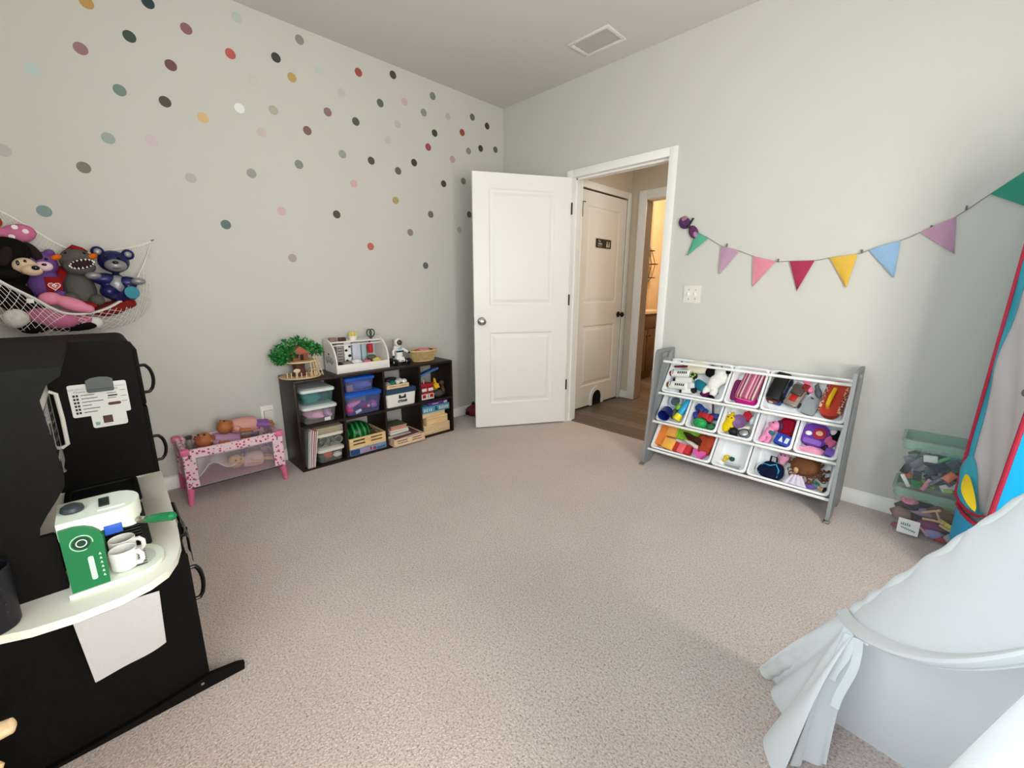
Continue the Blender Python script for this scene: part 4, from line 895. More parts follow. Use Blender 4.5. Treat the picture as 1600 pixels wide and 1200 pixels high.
CLR = mat('clear_plastic', '#e9ecec', rough=.12, spec=.5, alpha=.07)
CLRT = mat('clear_plastic_teal', '#8fc0bd', rough=.12, spec=.5, alpha=.10)
CLRB = mat('clear_plastic_blue', '#8d9be0', rough=.12, spec=.5, alpha=.13)
def tote(name, label, x0, x1, y0, y1, z0, h, lidc, body=CLR, lidh=.018, taper=.10, group=None, lid=True, rim=.006, wall=.0016):
    t = thing(name, label, 'storage bin', ((x0+x1)/2, (y0+y1)/2, z0), group=group)
    cx, cy = (x0+x1)/2, (y0+y1)/2; wx, wy = x1-x0, y1-y0
    def R(s, z, d=0.): return [(px, py, z) for px, py in rrect((wx-2*rim)*s-2*d, (wy-2*rim)*s-2*d, min(.02, wx*.12), 3, cx, cy)]
    s0 = 1-taper; zt = z0+h-(lidh if lid else 0)
    k = WB(t); k.rings([R(s0, z0+.001), R(1, zt), R(1, zt, wall), R(s0, z0+.003, wall)]); k.build('box', body, t)
    if lid:
        k = WB(t); q = lambda d, z: [(px, py, z) for px, py in rrect(wx-2*d, wy-2*d, min(.022, wx*.13), 3, cx, cy)]
        k.rings([q(.002, zt-.008), q(0, zt-.006), q(0, zt+lidh*.55), q(.006, zt+lidh*.75), q(.012, zt+lidh*.75), q(.018, zt+lidh), q(.03, zt+lidh)])
        k.build('lid', lidc, t)
        for s in (-1, 1):
            k = WB(t); k.box((cx, cy+s*(wy/2-.002), zt-.012), (.05, .006, .022), .002); k.build('latch', lidc, t)
    else:
        k = WB(t); q = lambda d, z: [(px, py, z) for px, py in rrect(wx-2*d, wy-2*d, min(.022, wx*.13), 3, cx, cy)]
        k.rings([q(rim, zt-.02), q(0, zt-.018), q(0, zt), q(rim+.001, zt), q(rim+.001, zt-.02)], closed=True); k.build('rim', lidc, t)
    return t
def lump(name, label, cat, c, r, m, seed=0, parent=None, group=None, amp=.18, tilt=(0, 0, 0)):
    rr = random.Random(seed); k = B(); ph = [rr.uniform(0, 6.3) for _ in range(6)]; n, sg = 14, 20; R = Euler(tilt).to_matrix(); rg = []
    for i in range(n+1):
        t = PI*i/n; q = max(math.sin(t), 1e-3)
        ring = []
        for j in range(sg):
            a = 2*PI*j/sg; w = 1+amp*(math.sin(3*a+ph[0]+t*2)*.5+math.sin(5*a+ph[1]-t*4)*.35+math.sin(7*t+ph[2]+a)*.4)
            ring.append(R @ Vector((r[0]*q*math.cos(a)*w, r[1]*q*math.sin(a)*w, -r[2]*math.cos(t)*(1+amp*.3*math.sin(a*2+ph[3])))))
        rg.append(ring)
    k.rings(rg); return solo(name, k, m, label, cat, c, group=group, sharp=60)
def block(name, label, cat, c, d, m, bev=.003, rot=(0, 0, 0), group=None):
    k = B(); k.box((0, 0, d[2]/2), d, bev); return solo(name, k, m, label, cat, c, rot, group=group)
LID = mat('lid_white', '#d4dad6', rough=.4); LIDC = mat('lid_cream', '#d6d4c4', rough=.45); BLID = mat('lid_blue', '#1d55b4', rough=.4)
# column 1, top: two clear totes
tote('storage_tote', 'clear tote with white lid and teal contents, topmost in the first cube column', .06, .30, -2.055, -1.836, ZT+.124, .112, LID, CLRT)
lump('folded_cloth', 'teal cloth filling the topmost clear tote of the first cube column', 'cloth', (.19, -1.97, ZT+.166), (.092, .062, .042), F('#3f7f80'), 3)
lump('toy_bundle', 'dark blue-grey toy bundle in the topmost clear tote of first cube column', 'toy', (.20, -1.895, ZT+.163), (.075, .04, .032), F('#3a4152'), 4)
tote('storage_tote', 'clear tote with white lid and pale pink cloth, in the first cube column', .055, .302, -2.055, -1.830, ZT, .122, LID, CLR)
lump('folded_cloth', 'pale pink cloth in the lower clear tote of the upper first cube', 'cloth', (.19, -1.955, ZT+.045), (.095, .06, .038), F('#d29ab8'), 5)
lump('folded_cloth', 'lilac cloth in the lower clear tote of the upper first cube', 'cloth', (.20, -1.88, ZT+.042), (.08, .033, .035), F('#b98fb5'), 6)
block('paper_tag', 'small white tag inside the pink tote of the upper first cube', 'paper', (.288, -1.90, ZT+.006), (.003, .04, .022), PAPER, .0005)
# column 1, bottom: leaning books, two totes, a flat box
for i, (y, wt, hgt, dep, colr, lab) in enumerate(((-2.062, .006, .255, .21, '#8b8780', 'grey spined picture book leaning at the side of the lower first cube'), (-2.053, .007, .262, .225, '#b6a9a4', 'pale grey picture book, second from the side in lower first cube'), (-2.042, .008, .255, .235, '#c98f8a', 'salmon pink picture book leaning in the lower first cube'), (-2.032, .006, .25, .235, '#b06a66', 'brick pink picture book leaning in the lower first cube'), (-2.022, .007, .248, .24, '#d8a49e', 'light pink picture book leaning beside the totes in lower first cube'))):
    t = thing('picture_book', lab, 'book', (.312-dep, y, ZB), (math.radians(-4-i*1.2) if False else 0, 0, 0), group='books leaning in the lower first cube')
    t.rotation_euler = (math.radians(6+i*.8)*-1, 0, 0)
    k = B(); k.box((dep/2+.005, 0, hgt/2), (dep, wt, hgt), .001); k.build('cover', mat('book_'+colr, colr, rough=.5), t)
    k = B(); k.box((dep+.0055, 0, hgt/2), (.001, wt*.65, hgt*.97)); k.build('pages', PAPER, t)
tote('storage_tote', 'clear tote with cream lid over dark coiled toys, upper of two in lower first cube', .06, .30, -1.984, -1.802, ZB+.104, .106, LIDC, CLR)
for i in range(5):
    k = B(); R_ = .022+.004*(i % 3); k.tube([(R_*math.cos(a*PI/8), R_*math.sin(a*PI/8)*.6, R_*math.sin(a*PI/8)*.8) for a in range(16)], .0055, 6, True)
    solo('toy_ring', k, mat('ring_%d' % (i % 3), ('#3c4038', '#7f8378', '#565b52')[i % 3], rough=.5), ('dark grey-green toy ring in the upper cream-lidded tote, lower first cube', 'pale grey toy ring in the upper cream-lidded tote, lower first cube', 'grey toy ring in the upper cream-lidded tote, lower first cube')[i % 3], 'toy ring', (.265-.03*(i % 2), -1.945+.028*i, ZB+.137+.004*(i % 2)), (.4*i, .3, i*1.1), group='toy rings in the cream-lidded tote')
lump('toy_bundle', 'dark green toy bundle behind the rings in cream-lidded tote of lower first cube', 'toy', (.16, -1.89, ZB+.145), (.07, .07, .036), F('#3f443a'), 8)
tote('storage_tote', 'clear tote with cream lid and red toys, bottom of the lower first cube', .055, .302, -1.986, -1.805, ZB, .102, LIDC, CLR)
lump('toy_bundle', 'coral red soft toy in the bottom tote of the lower first cube', 'toy', (.255, -1.91, ZB+.048), (.03, .032, .034), F('#b8473f'), 9)
lump('toy_bundle', 'dark green toy at the side of the bottom tote in lower first cube', 'toy', (.25, -1.955, ZB+.035), (.03, .02, .025), F('#3f4a38'), 10)
lump('toy_bundle', 'white toy bundle in the bottom tote of the lower first cube', 'toy', (.255, -1.845, ZB+.03), (.025, .03, .02), F('#d5d0c8'), 11)
block('toy_piece', 'grey blue toy brick upright in the bottom tote of lower first cube', 'toy', (.262, -1.825, ZB+.045), (.02, .014, .034), P('#5b6570'))
t = thing('flat_box', 'tan flat cardboard box lying on the totes in the lower first cube', 'box', (.19, -1.893, ZB+.2105))
k = B(); k.box((0, 0, .015), (.21, .172, .03), .002); k.build('tray', mat('card_tan', '#a3967f', rough=.8), t)
k = B(); k.box((0, 0, .033), (.213, .176, .006), .002); k.build('lid', mat('card_tan2', '#b3a78f', rough=.8), t)
# column 2, top: two blue-lidded boxes
tote('storage_tote', 'small clear box with blue lid, on the larger blue-lidded box', .075, .30, -1.768, -1.545, ZT+.165, .108, BLID, CLRB)
lump('toy_bundle', 'blue violet contents of the small blue-lidded box in second cube column', 'toy', (.20, -1.625, ZT+.205), (.085, .075, .038), F('#5c63a8'), 12)
block('card_deck', 'brown and white card deck in the small blue-lidded box', 'cards', (.26, -1.725, ZT+.172), (.03, .045, .045), mat('deck_brown', '#8a6a62', rough=.6))
tote('storage_tote', 'large clear box with blue lid holding pink toys, upper second cube', .05, .306, -1.778, -1.50, ZT, .163, BLID, CLRB, lidh=.024)
for i, (y, z, r, colr, lab) in enumerate(((-1.735, .04, (.05, .035, .035), '#c2306a', 'magenta soft toy in the large blue-lidded box'), (-1.70, .075, (.05, .055, .018), '#e08fb0', 'pale pink soft toy in the large blue-lidded box'), (-1.63, .05, (.06, .03, .03), '#7a3a62', 'plum soft toy in the large blue-lidded box'), (-1.555, .05, (.05, .03, .03), '#a05a9a', 'violet soft toy in the large blue-lidded box'))):
    lump('soft_toy', lab, 'toy', (.24, y, ZT+z), r, F(colr), 20+i, tilt=(.3*i, 0, 0))
for i, (y, z, dy, colr, lab) in enumerate(((-1.675, .012, .045, '#e9dfe4', 'white toy piece at the front of the large blue-lidded box'), (-1.61, .035, .045, '#e3a0c0', 'light pink toy piece in the large blue-lidded box'), (-1.565, .042, .025, '#d46a9c', 'pink toy piece in the large blue-lidded box'))):
    block('toy_piece', lab, 'toy', (.278, y, ZT+z), (.012, dy, .02), P(colr), .004, (.35, 0, 0))
# column 2, bottom: puzzle box, wooden crate, melon
def crate(name, label, x0, x1, y0, y1, z0, h, slots, m=CRATE):
    t = thing(name, label, 'crate', ((x0+x1)/2, (y0+y1)/2, z0)); th = .007
    k = WB(t); k.bb(x0, x1, y0, y1, z0, z0+.005); k.build('bottom', m, t)
    for xa, xb in ((x1-th, x1), (x0, x0+th)):
        k = WB(t); Lx = y1-y0
        ys = [0, .10, .42, .58, .90, 1.0]; zs = [0] + [v for s in slots for v in (s-.075, s+.075)] + [1]
        for i in range(len(ys)-1):
            for j in range(len(zs)-1):
                if i in (1, 3) and j % 2 == 1: continue
                k.bb(xa, xb, y0+Lx*ys[i], y0+Lx*ys[i+1], z0+.005+(h-.005)*zs[j], z0+.005+(h-.005)*zs[j+1])
        k.build('slotted_side', m, t)
    for ya, yb in ((y0, y0+th), (y1-th, y1)):
        k = WB(t); zs = [0] + [v for s in slots for v in (s-.075, s+.075)] + [1]; xs = [0, .25, .75, 1]; Lx = x1-x0-2*th
        for i in range(3):
            for j in range(len(zs)-1):
                if i == 1 and j % 2 == 1: continue
                k.bb(x0+th+Lx*xs[i], x0+th+Lx*xs[i+1], ya, yb, z0+.005+(h-.005)*zs[j], z0+.005+(h-.005)*zs[j+1])
        k.build('end_board', m, t)
    return t
pz = thing('puzzle_box', 'blue picture puzzle box under the wooden crate in lower second cube', 'box', (.18, -1.635, ZB))
k = B(); k.box((0, 0, .023), (.25, .278, .046), .002); k.build('box', mat('puzzle_blue', '#6f8fb5', rough=.4, vary=.35, vscale=30), pz)
k = B(); k.bb(.125, .1256, -.136, -.07, .004, .042); k.build('picture', mat('puzzle_navy', '#23487c', rough=.4, vary=.5, vscale=60), pz)
k = B(); k.bb(.125, .1256, -.065, .03, .004, .042); k.build('picture', mat('puzzle_lilac', '#a08fb0', rough=.4, vary=.3, vscale=50), pz)
k = B(); k.bb(.1255, .1258, .01, .022, .012, .036); k.ell((.1255, .045, .02), (.0005, .012, .012)); k.build('figure_print', mat('puzzle_red', '#9c3a40', rough=.4), pz)
k = B()
for i in range(9): k.bb(.125, .1257, .062+i*.0075, .066+i*.0075, .008, .018+.004*(i % 3))
k.build('lettering', mat('puzzle_ink', '#182c4a', rough=.4), pz)
crate('wooden_crate', 'yellow wooden slotted crate holding the green melon in lower second cube', .05, .305, -1.774, -1.498, ZB+.0475, .078, (.38, .72))
def melon_mat():
    m = mat('melon_skin', '#0f5a2c', rough=.3, spec=.5); nt, b, N, L = nodes_of(m); tc = N('TexCoord'); w = N('TexWave'); w.wave_type = 'BANDS'; w.bands_direction = 'Y'
    w.inputs['Scale'].default_value = 9; w.inputs['Distortion'].default_value = 3.5; w.inputs['Detail'].default_value = 3; L(tc.outputs['Object'], w.inputs['Vector'])
    r = N('ValToRGB'); e = r.color_ramp.elements; e[0].position = .55; e[0].color = lin('#0b3f1f'); e[1].position = .85; e[1].color = lin('#2f9a4e'); L(w.outputs['Fac'], r.inputs['Fac']); L(r.outputs['Color'], b.inputs['Base Color']); return m
t = thing('toy_melon', 'striped green toy watermelon in the wooden crate of lower second cube', 'toy fruit', (.185, -1.660, ZB+.0545))
k = B(); k.ell((0, 0, .078), (.098, .099, .078), seg=28, n=16); k.build('rind', melon_mat(), t)
k = B(); k.tube([(.09, -.03, .095), (.104, -.035, .10)], .005, 8); k.build('stem', mat('stem_brown', '#5a4326', rough=.8), t)
block('toy_box', 'brown small box behind the melon in the wooden crate', 'box', (.12, -1.545, ZB+.0535), (.10, .05, .062), mat('box_brown', '#5a4636', rough=.7))
# column 3, top: white box with navy lid and word, crate of rocks on it
st = thing('lidded_box', 'white box with navy lid lettered STEAM in the upper third cube', 'storage box', (.175, -1.341, ZT))
k = B(); WS = lambda s, z: [(x, y, z) for x, y in rrect(.245*s, .255*s, .02, 4)]
k.rings([WS(.94, 0), WS(1, .105)]); k.build('box', mat('steam_white', '#e6e3dc', rough=.45), st)
k = B(); k.rings([WS(1.03, .10), WS(1.035, .104), WS(1.03, .132), WS(.98, .138), WS(.5, .139)]); k.build('lid', mat('steam_navy', '#24405c', rough=.5), st)
INKB = mat('steam_ink', '#1d2226', rough=.5); MS = Matrix(((0, 0, 1, .1235), (1, 0, 0, .004), (0, 1, 0, .038), (0, 0, 0, 1)))
k = B(); k.text('STEAM', .026, MS, bold=.0012); k.build('lettering', INKB, st)
k = B(); k.prism([(-.03, .022), (.03, .022), (.03, .05), (.018, .05), (.012, .036), (-.012, .036), (-.018, .05), (-.03, .05)], .0012, MS); k.build('icon', INKB, st)
z3 = ZT+.1396
crate('wooden_crate', 'pale wooden slotted tray of pebbles on the navy lid in upper third cube', .10, .285, -1.452, -1.268, z3, .030, (.5,), LWOOD)
for i, (x, y, zz, r, colr, lab) in enumerate(((.25, -1.43, .030, (.03, .024, .022), '#8a8784', 'grey pebble at the side of the pale wooden tray'), (.25, -1.385, .033, (.028, .024, .024), '#1f6e62', 'teal pebble in the pale wooden tray'), (.22, -1.405, .055, (.03, .03, .02), '#2b2340', 'dark violet pebble atop the pale wooden tray'), (.24, -1.345, .034, (.026, .022, .022), '#d8d6d0', 'white pebble in the middle of pale wooden tray'), (.22, -1.315, .042, (.03, .028, .022), '#c4c0ba', 'light grey pebble in the pale wooden tray'), (.25, -1.29, .040, (.024, .022, .018), '#e8e6e0', 'white pebble at the far end of pale wooden tray'), (.16, -1.35, .04, (.035, .05, .025), '#3a3d3c', 'charcoal pebble at the back of pale wooden tray'))):
    lump('pebble', lab, 'pebble', (x, y, z3+zz), r, mat('pebble_'+colr, colr, rough=.5), 40+i, amp=.08, group='pebbles in the pale wooden tray')
# column 3, bottom: protruding crate with magazines and books
crate('wooden_crate', 'pinkish wooden crate of magazines sticking out of the lower third cube', .125, .362, -1.462, -1.195, .0005+ZB if False else ZB, .055, (.36, .70), wood('crate_pink', '#d9b594', '#e6c9ab', 7, (12, 1, 12), .6))
MAG = ['#a8504c', '#c9b8b0', '#8a3a44', '#b56a62', '#d9ccc4', '#7a4a4a']
for i, colr in enumerate(MAG):
    t = thing('magazine', ('brick red magazine at the bottom of the pinkish crate', 'pale grey magazine second from the bottom in pinkish crate', 'dark crimson magazine in the middle of pinkish crate', 'rust pink magazine above the crimson one in pinkish crate', 'cream magazine near the top of pinkish crate', 'dull maroon magazine on top of the stack in pinkish crate')[i], 'magazine', (.232, -1.328, ZB+.0056+i*.0085), (.012*(i-2), .01*(i % 3-1), (-.05+.02*i)), group='magazines in the pinkish crate')
    k = B(); k.box((0, 0, .0035), (.20, .235-.004*i, .0065), .001); k.build('cover', mat('mag_'+colr, colr, rough=.35, vary=.2, vscale=25), t)
    k = B(); k.box((.001, .001, .0035), (.201, .2355-.004*i, .004)); k.build('pages', PAPER, t)
zz = ZB+.0056+6*.0085+.004
for i, (dx, dy, hgt, c1, lab, rz) in enumerate(((.15, .20, .010, '#c9a8a0', 'thin pale pink book at the bottom of the book stack in the crate', .02), (.16, .19, .009, '#2c2c28', 'thin black book near the bottom of the book stack in crate', -.05), (.15, .165, .022, '#7d9090', 'grey green thick book in the middle of the book stack in crate', .04), (.15, .155, .012, '#d3cbbb', 'cream book below the salmon one in book stack in crate', -.02), (.14, .135, .022, '#d0897c', 'salmon edged book second from top in book stack in crate', .03), (.145, .14, .008, '#5a5d44', 'olive covered book on top of book stack in crate', .0))):
    t = thing('book', lab, 'book', (.235, -1.385, zz), (0, 0, rz), group='books stacked on the magazines')
    k = B(); k.box((0, 0, .0009), (dx, dy, .0018)); k.box((0, 0, hgt-.0009), (dx, dy, .0018)); k.box((-dx/2+.001, 0, hgt/2), (.002, dy, hgt)); k.build('cover', mat('bk_'+c1, c1, rough=.45), t)
    k = B(); k.box((-.001, 0, hgt/2), (dx-.004, dy-.004, hgt-.004)); k.build('pages', mat('pages_'+c1, c1 if i == 4 else '#ddd6c8', rough=.8), t)
    zz += hgt+.0004
# column 4, top: fire truck toy, blue tray, yellow digger
ft = thing('toy_fire_truck', 'red and white toy fire station truck at the front of upper fourth cube', 'toy truck', (.25, -1.107, ZT))
k = B(); k.box((0, 0, .028), (.09, .118, .045), .004); k.build('lower_body', mat('truck_white', '#d8cfcb', rough=.4), ft)
k = B(); k.box((0, 0, .078), (.082, .11, .05), .004); k.box((0, 0, .118), (.075, .108, .03), .006); k.build('upper_body', mat('truck_red', '#9c1624', rough=.35), ft)
for y in (-.03, .03):
    k = B(); k.box((.0415, y, .085), (.002, .045, .024), .001); k.build('window', mat('truck_glass', '#c9d6da', rough=.15), ft)
    k = B(); k.box((.0455, y*1.15, .034), (.002, .032, .026), .001); k.build('door', mat('truck_red', '#9c1624', rough=.35), ft)
k = B(); k.box((.046, 0, .036), (.002, .016, .034), .001); k.build('front_grille', mat('truck_grey', '#a8a4a0', rough=.4), ft)
k = B(); k.cyl((.02, -.02, .13), (.02, -.02, .165), .0025, seg=6); k.build('antenna', WHITEP, ft)
for x in (-.03, .03):
    for y in (-.056, .056):
        k = B(); k.cyl((x, y-.005, .013), (x, y+.005, .013), .013, seg=14); k.build('wheel', BLACKP, ft)
bt = thing('toy_tray', 'blue plastic tray leaning diagonally at the top of upper fourth cube', 'toy tray', (.225, -1.078, ZT+.205), (math.radians(14), math.radians(-12), 0))
k = B(); k.box((0, 0, 0), (.12, .19, .006), .002); k.box((.057, 0, .006), (.006, .19, .014), .002); k.box((-.057, 0, .006), (.006, .19, .014), .002); k.box((0, .092, .006), (.12, .006, .014), .002); k.box((0, -.092, .006), (.12, .006, .014), .002); k.build('tray', mat('tray_blue', '#3f63a0', rough=.35), bt)
k = B(); k.box((0, 0, .004), (.10, .17, .003)); k.build('tray_liner', mat('tray_blue2', '#6f8fb8', rough=.4), bt)
YEL = mat('toy_yellow', '#d9a51c', rough=.4)
yd = thing('toy_digger', 'yellow toy digger behind the fire truck in upper fourth cube', 'toy digger', (.19, -.985, ZT))
k = B(); k.box((0, 0, .03), (.11, .06, .03), .006); k.build('chassis', mat('digger_grey', '#4a4a46', rough=.5), yd)
k = B(); k.box((-.01, 0, .075), (.07, .055, .06), .006); k.build('cab', YEL, yd)
k = B(); k.box((.02, 0, .085), (.015, .045, .03), .002); k.build('window', BLACKP, yd)
k = B(); k.tube([(.02, -.01, .06), (.05, -.02, .15), (.09, -.03, .11)], [.010, .009, .008], 8); k.build('arm', YEL, yd)
k = B(); k.prism([(0, -.025), (.03, -.02), (.018, -.005), (.012, .012), (0, .015)], .045, Matrix(((1, 0, 0, .075), (0, 0, 1, -.05), (0, 1, 0, .105), (0, 0, 0, 1)))); k.build('bucket', YEL, yd)
for y in (-.036, .036):
    k = B(); k.tube([(-.045, y, .018), (.045, y, .018), (.055, y, .03), (.045, y, .042), (-.045, y, .042), (-.055, y, .03)], .010, 8, True); k.build('track', BLACKP, yd)
lump('toy_bundle', 'dark grey toy bundle under the yellow digger bucket in upper fourth cube', 'toy', (.26, -.985, ZT+.032), (.03, .05, .03), F('#4b4845'), 50)
t = thing('toy_figure', 'brown toy figure hanging at the far side of upper fourth cube', 'toy', (.24, -.925, ZT))
k = B(); k.ell((0, 0, .04), (.02, .022, .04)); k.ell((0, -.01, .11), (.022, .025, .022)); k.tube([(0, 0, .06), (0, -.005, .10)], .012, 8); fused(k, 'body', mat('toy_brown', '#4b382b', rough=.6), t, .005)
# column 4, bottom: wooden boxes, game box, purple box
for i, (x0, x1, y0, y1, z0, hgt, m, lab) in enumerate(((.06, .30, -1.160, -.908, 0, .078, LWOOD, 'wide light wooden box at the bottom of lower fourth cube'), (.06, .305, -1.135, -.932, .0785, .066, CRATE, 'yellow toned wooden box, second up in lower fourth cube'), (.06, .298, -1.168, -.952, .145, .036, LWOOD, 'shallow pale wooden box under the blue game in lower fourth cube'))):
    t = thing('wooden_box', lab, 'wooden box', ((x0+x1)/2, (y0+y1)/2, ZB+z0+.0003*i)); w, d = x1-x0, y1-y0
    k = B(); k.box((0, 0, hgt*.36), (w, d, hgt*.72), .002); k.build('box', m, t)
    k = B(); k.box((0, 0, hgt*.865), (w, d, hgt*.26), .002); k.build('lid', m, t)
g = thing('game_box', 'blue board game box with ampersand and pale lettering in lower fourth cube', 'game box', (.18, -1.035, ZB+.182))
k = B(); k.box((0, 0, .026), (.235, .262, .052), .002); k.build('box', mat('game_blue', '#4f93ad', rough=.4, vary=.3, vscale=22), g)
MG = Matrix(((0, 0, 1, .1178), (1, 0, 0, 0), (0, 1, 0, .026), (0, 0, 0, 1)))
k = B(); k.text('&', .045, T(0, 0, .0) @ MG, depth=.001, bold=.001); k.build('ampersand', INKB, g)
k = B()
for i, (y, hh) in enumerate(((-.115, .03), (-.10, .026), (-.085, .032), (-.066, .026), (-.048, .03))): k.bb(.1176, .1182, y-.004, y+.004, .026-hh/2, .026+hh/2); k.bb(.1176, .1182, y-.006, y+.003, .026+hh/2-.006, .026+hh/2)
k.build('lettering', mat('game_pale', '#bfe0e4', rough=.4), g)
k = B()
for i in range(6): k.bb(.1176, .1182, .03+i*.016, .037+i*.016, .012, .04-.004*(i % 2))
k.build('lettering', mat('game_cream', '#d9d3c4', rough=.4), g)
p = thing('game_box', 'thin purple box lying on the blue board game in lower fourth cube', 'game box', (.19, -1.01, ZB+.2345), (0, 0, .03))
k = B(); k.box((0, 0, .013), (.20, .19, .026), .002); k.build('box', mat('purple_box', '#5a3a80', rough=.4, vary=.25, vscale=25), p)
k = B(); k.box((.1006, .07, .013), (.001, .03, .018)); k.box((.1006, -.03, .013), (.001, .06, .006)); k.build('label_print', mat('purple_pale', '#c9b8d8', rough=.5), p)
# ---------------------------------------------------------------- on top of the shelf
tz = SH+.0006
th = thing('toy_tree_house', 'wooden toy tree house with green felt leaves at shelf end', 'toy tree house', (.16, -2.0, tz))
BRK = wood('bark_brown', '#4a2f24', '#6b4636', 9, (9, 9, 2), .8); HOU = mat('house_brown', '#8a5038', rough=.7, vary=.2, vscale=40)
k = B(); k.lathe([(0, 0), (.125, 0), (.128, .003), (.128, .007), (.12, .009), (0, .009)], seg=32, sx=.9); k.build('base_board', LWOOD, th)
k = B(); k.lathe([(0, .008), (.05, .008), (.04, .03), (.034, .06), (.04, .09), (.055, .10), (0, .10)], (-.005, -.005, 0), seg=14); k.build('trunk', BRK, th)
k = B(); k.lathe([(0, .10), (.10, .10), (.102, .104), (.10, .109), (0, .109)], (0, .0, 0), seg=28, sx=.9); k.build('platform', LWOOD, th)
k = B(); k.bb(-.05, .03, -.045, .05, .109, .165, .002); hs_ = k.build('house', HOU, th)
k = B(); k.prism([(-.06, .16), (.065, .155), (.0, .205)], .10, Matrix(((0, 0, 1, -.06), (1, 0, 0, .0), (0, 1, 0, 0), (0, 0, 0, 1)))); k.build('roof', mat('roof_brown', '#a35f48', rough=.8), th)
k = B(); k.bb(.03, .032, .0, .02, .112, .148); k.build('door', mat('door_dark', '#2e1d16', rough=.8), th)
k = B(); k.bb(.03, .032, -.03, -.012, .13, .15); k.build('window', mat('door_dark', '#2e1d16', rough=.8), th)
for i in range(9):
    a = -1.1+i*.29; k = B(); k.box((.105*math.cos(a)*.9, .105*math.sin(a), .025), (.005, .006, .034), .001); k.build('fence_post', LWOOD, th)
for i in range(4):
    a = .5+i*.35; k = B(); k.cyl((.10*math.cos(a)*.9, .10*math.sin(a), .009), (.092*math.cos(a)*.9, .092*math.sin(a), .104), .0035, seg=6); k.build('post', LWOOD, th)
k = B()
for y in (.075, .095): k.tube([(.085, y+.02, .009), (.06, y-.005, .135)], .003, 5)
for i in range(6): t_ = i/6+.1; k.tube([(.085-.025*t_, .095-.025*t_, .009+.126*t_), (.085-.025*t_, .115-.025*t_, .009+.126*t_)], .002, 5)
k.build('ladder', LWOOD, th)
k = B(); k.bb(.03, .075, .04, .085, .052, .056); k.tube([(.035, .045, .05), (.035, .045, .02)], .002, 4); k.build('swing', LWOOD, th)
k = B(); k.tube([(.095, -.05, .009), (.095, -.05, .045), (.095, -.06, .06)], .004, 6); k.tube([(.095, -.05, .04), (.095, -.032, .058)], .0035, 6); k.ell((.095, -.05, .058), (.006, .022, .013)); k.build('little_tree', mat('pale_ply', '#d9bfa6', rough=.7), th)
rl = random.Random(3); k = B()
def leaf(p, d, s):
    d = Vector(d).normalized(); x, y, z = frame_z(d); p = Vector(p); tw = rl.uniform(0, 6.3); a = x*math.cos(tw)+y*math.sin(tw); n = d.cross(a)
    k.add([p, p+d*s*.4+a*s*.28, p+d*s, p+d*s*.4-a*s*.28, p+d*s*.45+n*s*.12], [(0, 1, 4), (1, 2, 4), (2, 3, 4), (3, 0, 4)])
GL_ = [mat('leaf_a', '#1f7a34', rough=.7), mat('leaf_b', '#3f9a44', rough=.7), mat('leaf_c', '#125a2a', rough=.7)]
cl_ = [((-.03, -.095, .165), .055), ((-.02, -.05, .195), .055), ((-.02, .01, .212), .05), ((-.01, .05, .20), .048), ((-.03, .10, .175), .045), ((-.02, -.12, .135), .04), ((.02, -.10, .14), .045), ((.03, -.065, .17), .04), ((.0, .125, .165), .03), ((.03, -.125, .125), .03)]
for c_, r in cl_:
    for i in range(120):
        d = Vector((rl.gauss(0, 1), rl.gauss(0, 1), rl.gauss(.2, 1))).normalized(); k.mi = rl.randrange(3)
        leaf(Vector(c_)+d*r*rl.uniform(.35, .95), d+Vector((rl.uniform(-.6, .6), rl.uniform(-.6, .6), rl.uniform(-.3, .6))), rl.uniform(.017, .028))
fo = k.build('foliage', GL_, th, smooth=False); fo['kind'] = 'stuff'
# white grocery stand
gs = thing('toy_market_stand', 'white wooden toy market stand with curved sides and lettering on shelf top', 'toy stand', (.155, -1.60, tz))
GW = mat('stand_white', '#e8e2dc', rough=.45)
sp_ = [(.10, 0)] + [(.10-.16*(1-math.cos(a))*1.0, .06+.165*math.sin(a)) for a in [PI/2*i/8 for i in range(9)]] + [(-.10, .225), (-.10, 0)]
for y in (-.196, .186):
    k = B(); k.prism(sp_, .010, Matrix(((1, 0, 0, 0), (0, 0, 1, y), (0, 1, 0, 0), (0, 0, 0, 1)))); sd_ = k.build('side_panel', GW, gs)
    if y < 0:
        k = B()
        for row, (r0, n, hh, z0) in enumerate(((.075, 7, .020, .06), (.060, 8, .026, .045))):
            for i in range(n):
                a = PI*(.80-.60*i/(n-1)); cx_, cz_ = -.02+r0*math.cos(a), z0+r0*.55*math.sin(a)
                for q in ((0, 0), (.0055, .004 if i % 2 else -.004)):
                    k.box((cx_+q[0], -.1963, cz_+q[1]), (.0022, .0008, hh*(.7 if q[0] else 1)), rot=Euler((0, -(PI/2-a)*-.6, 0)))
        k.box((-.02, -.1963, .125), (.022, .0008, .012)); k.build('painted_lettering', mat('stand_ink', '#35382f', rough=.7), sd_)
k = B(); k.bb(.088, .10, -.186, .186, 0, .058, .002); k.build('front_board', GW, gs)
k = B(); k.bb(-.10, .09, -.186, .186, 0, .008); k.build('bottom', GW, gs)
k = B(); k.bb(-.10, -.095, -.186, .186, .008, .215); k.build('back_board', mat('stand_back', '#b9bcc0', rough=.6), gs)
k = B(); k.bb(-.095, -.005, -.186, .186, .196, .206, .002); k.build('top_ledge', GW, gs)
k = B()
for z in (.16,): k.tube([(-.0, -.186, z+.02), (-.0, .186, z+.02)], .004, 6)
k.build('hanging_rod', GW, gs)
gx, gy = .155, -1.60
block('toy_carton', 'small brown striped carton on the ledge of the white market stand', 'toy carton', (gx-.03, gy-.155, tz+.2065), (.03, .05, .028), mat('carton_a', '#8d6f62', rough=.6, vary=.4, vscale=60))
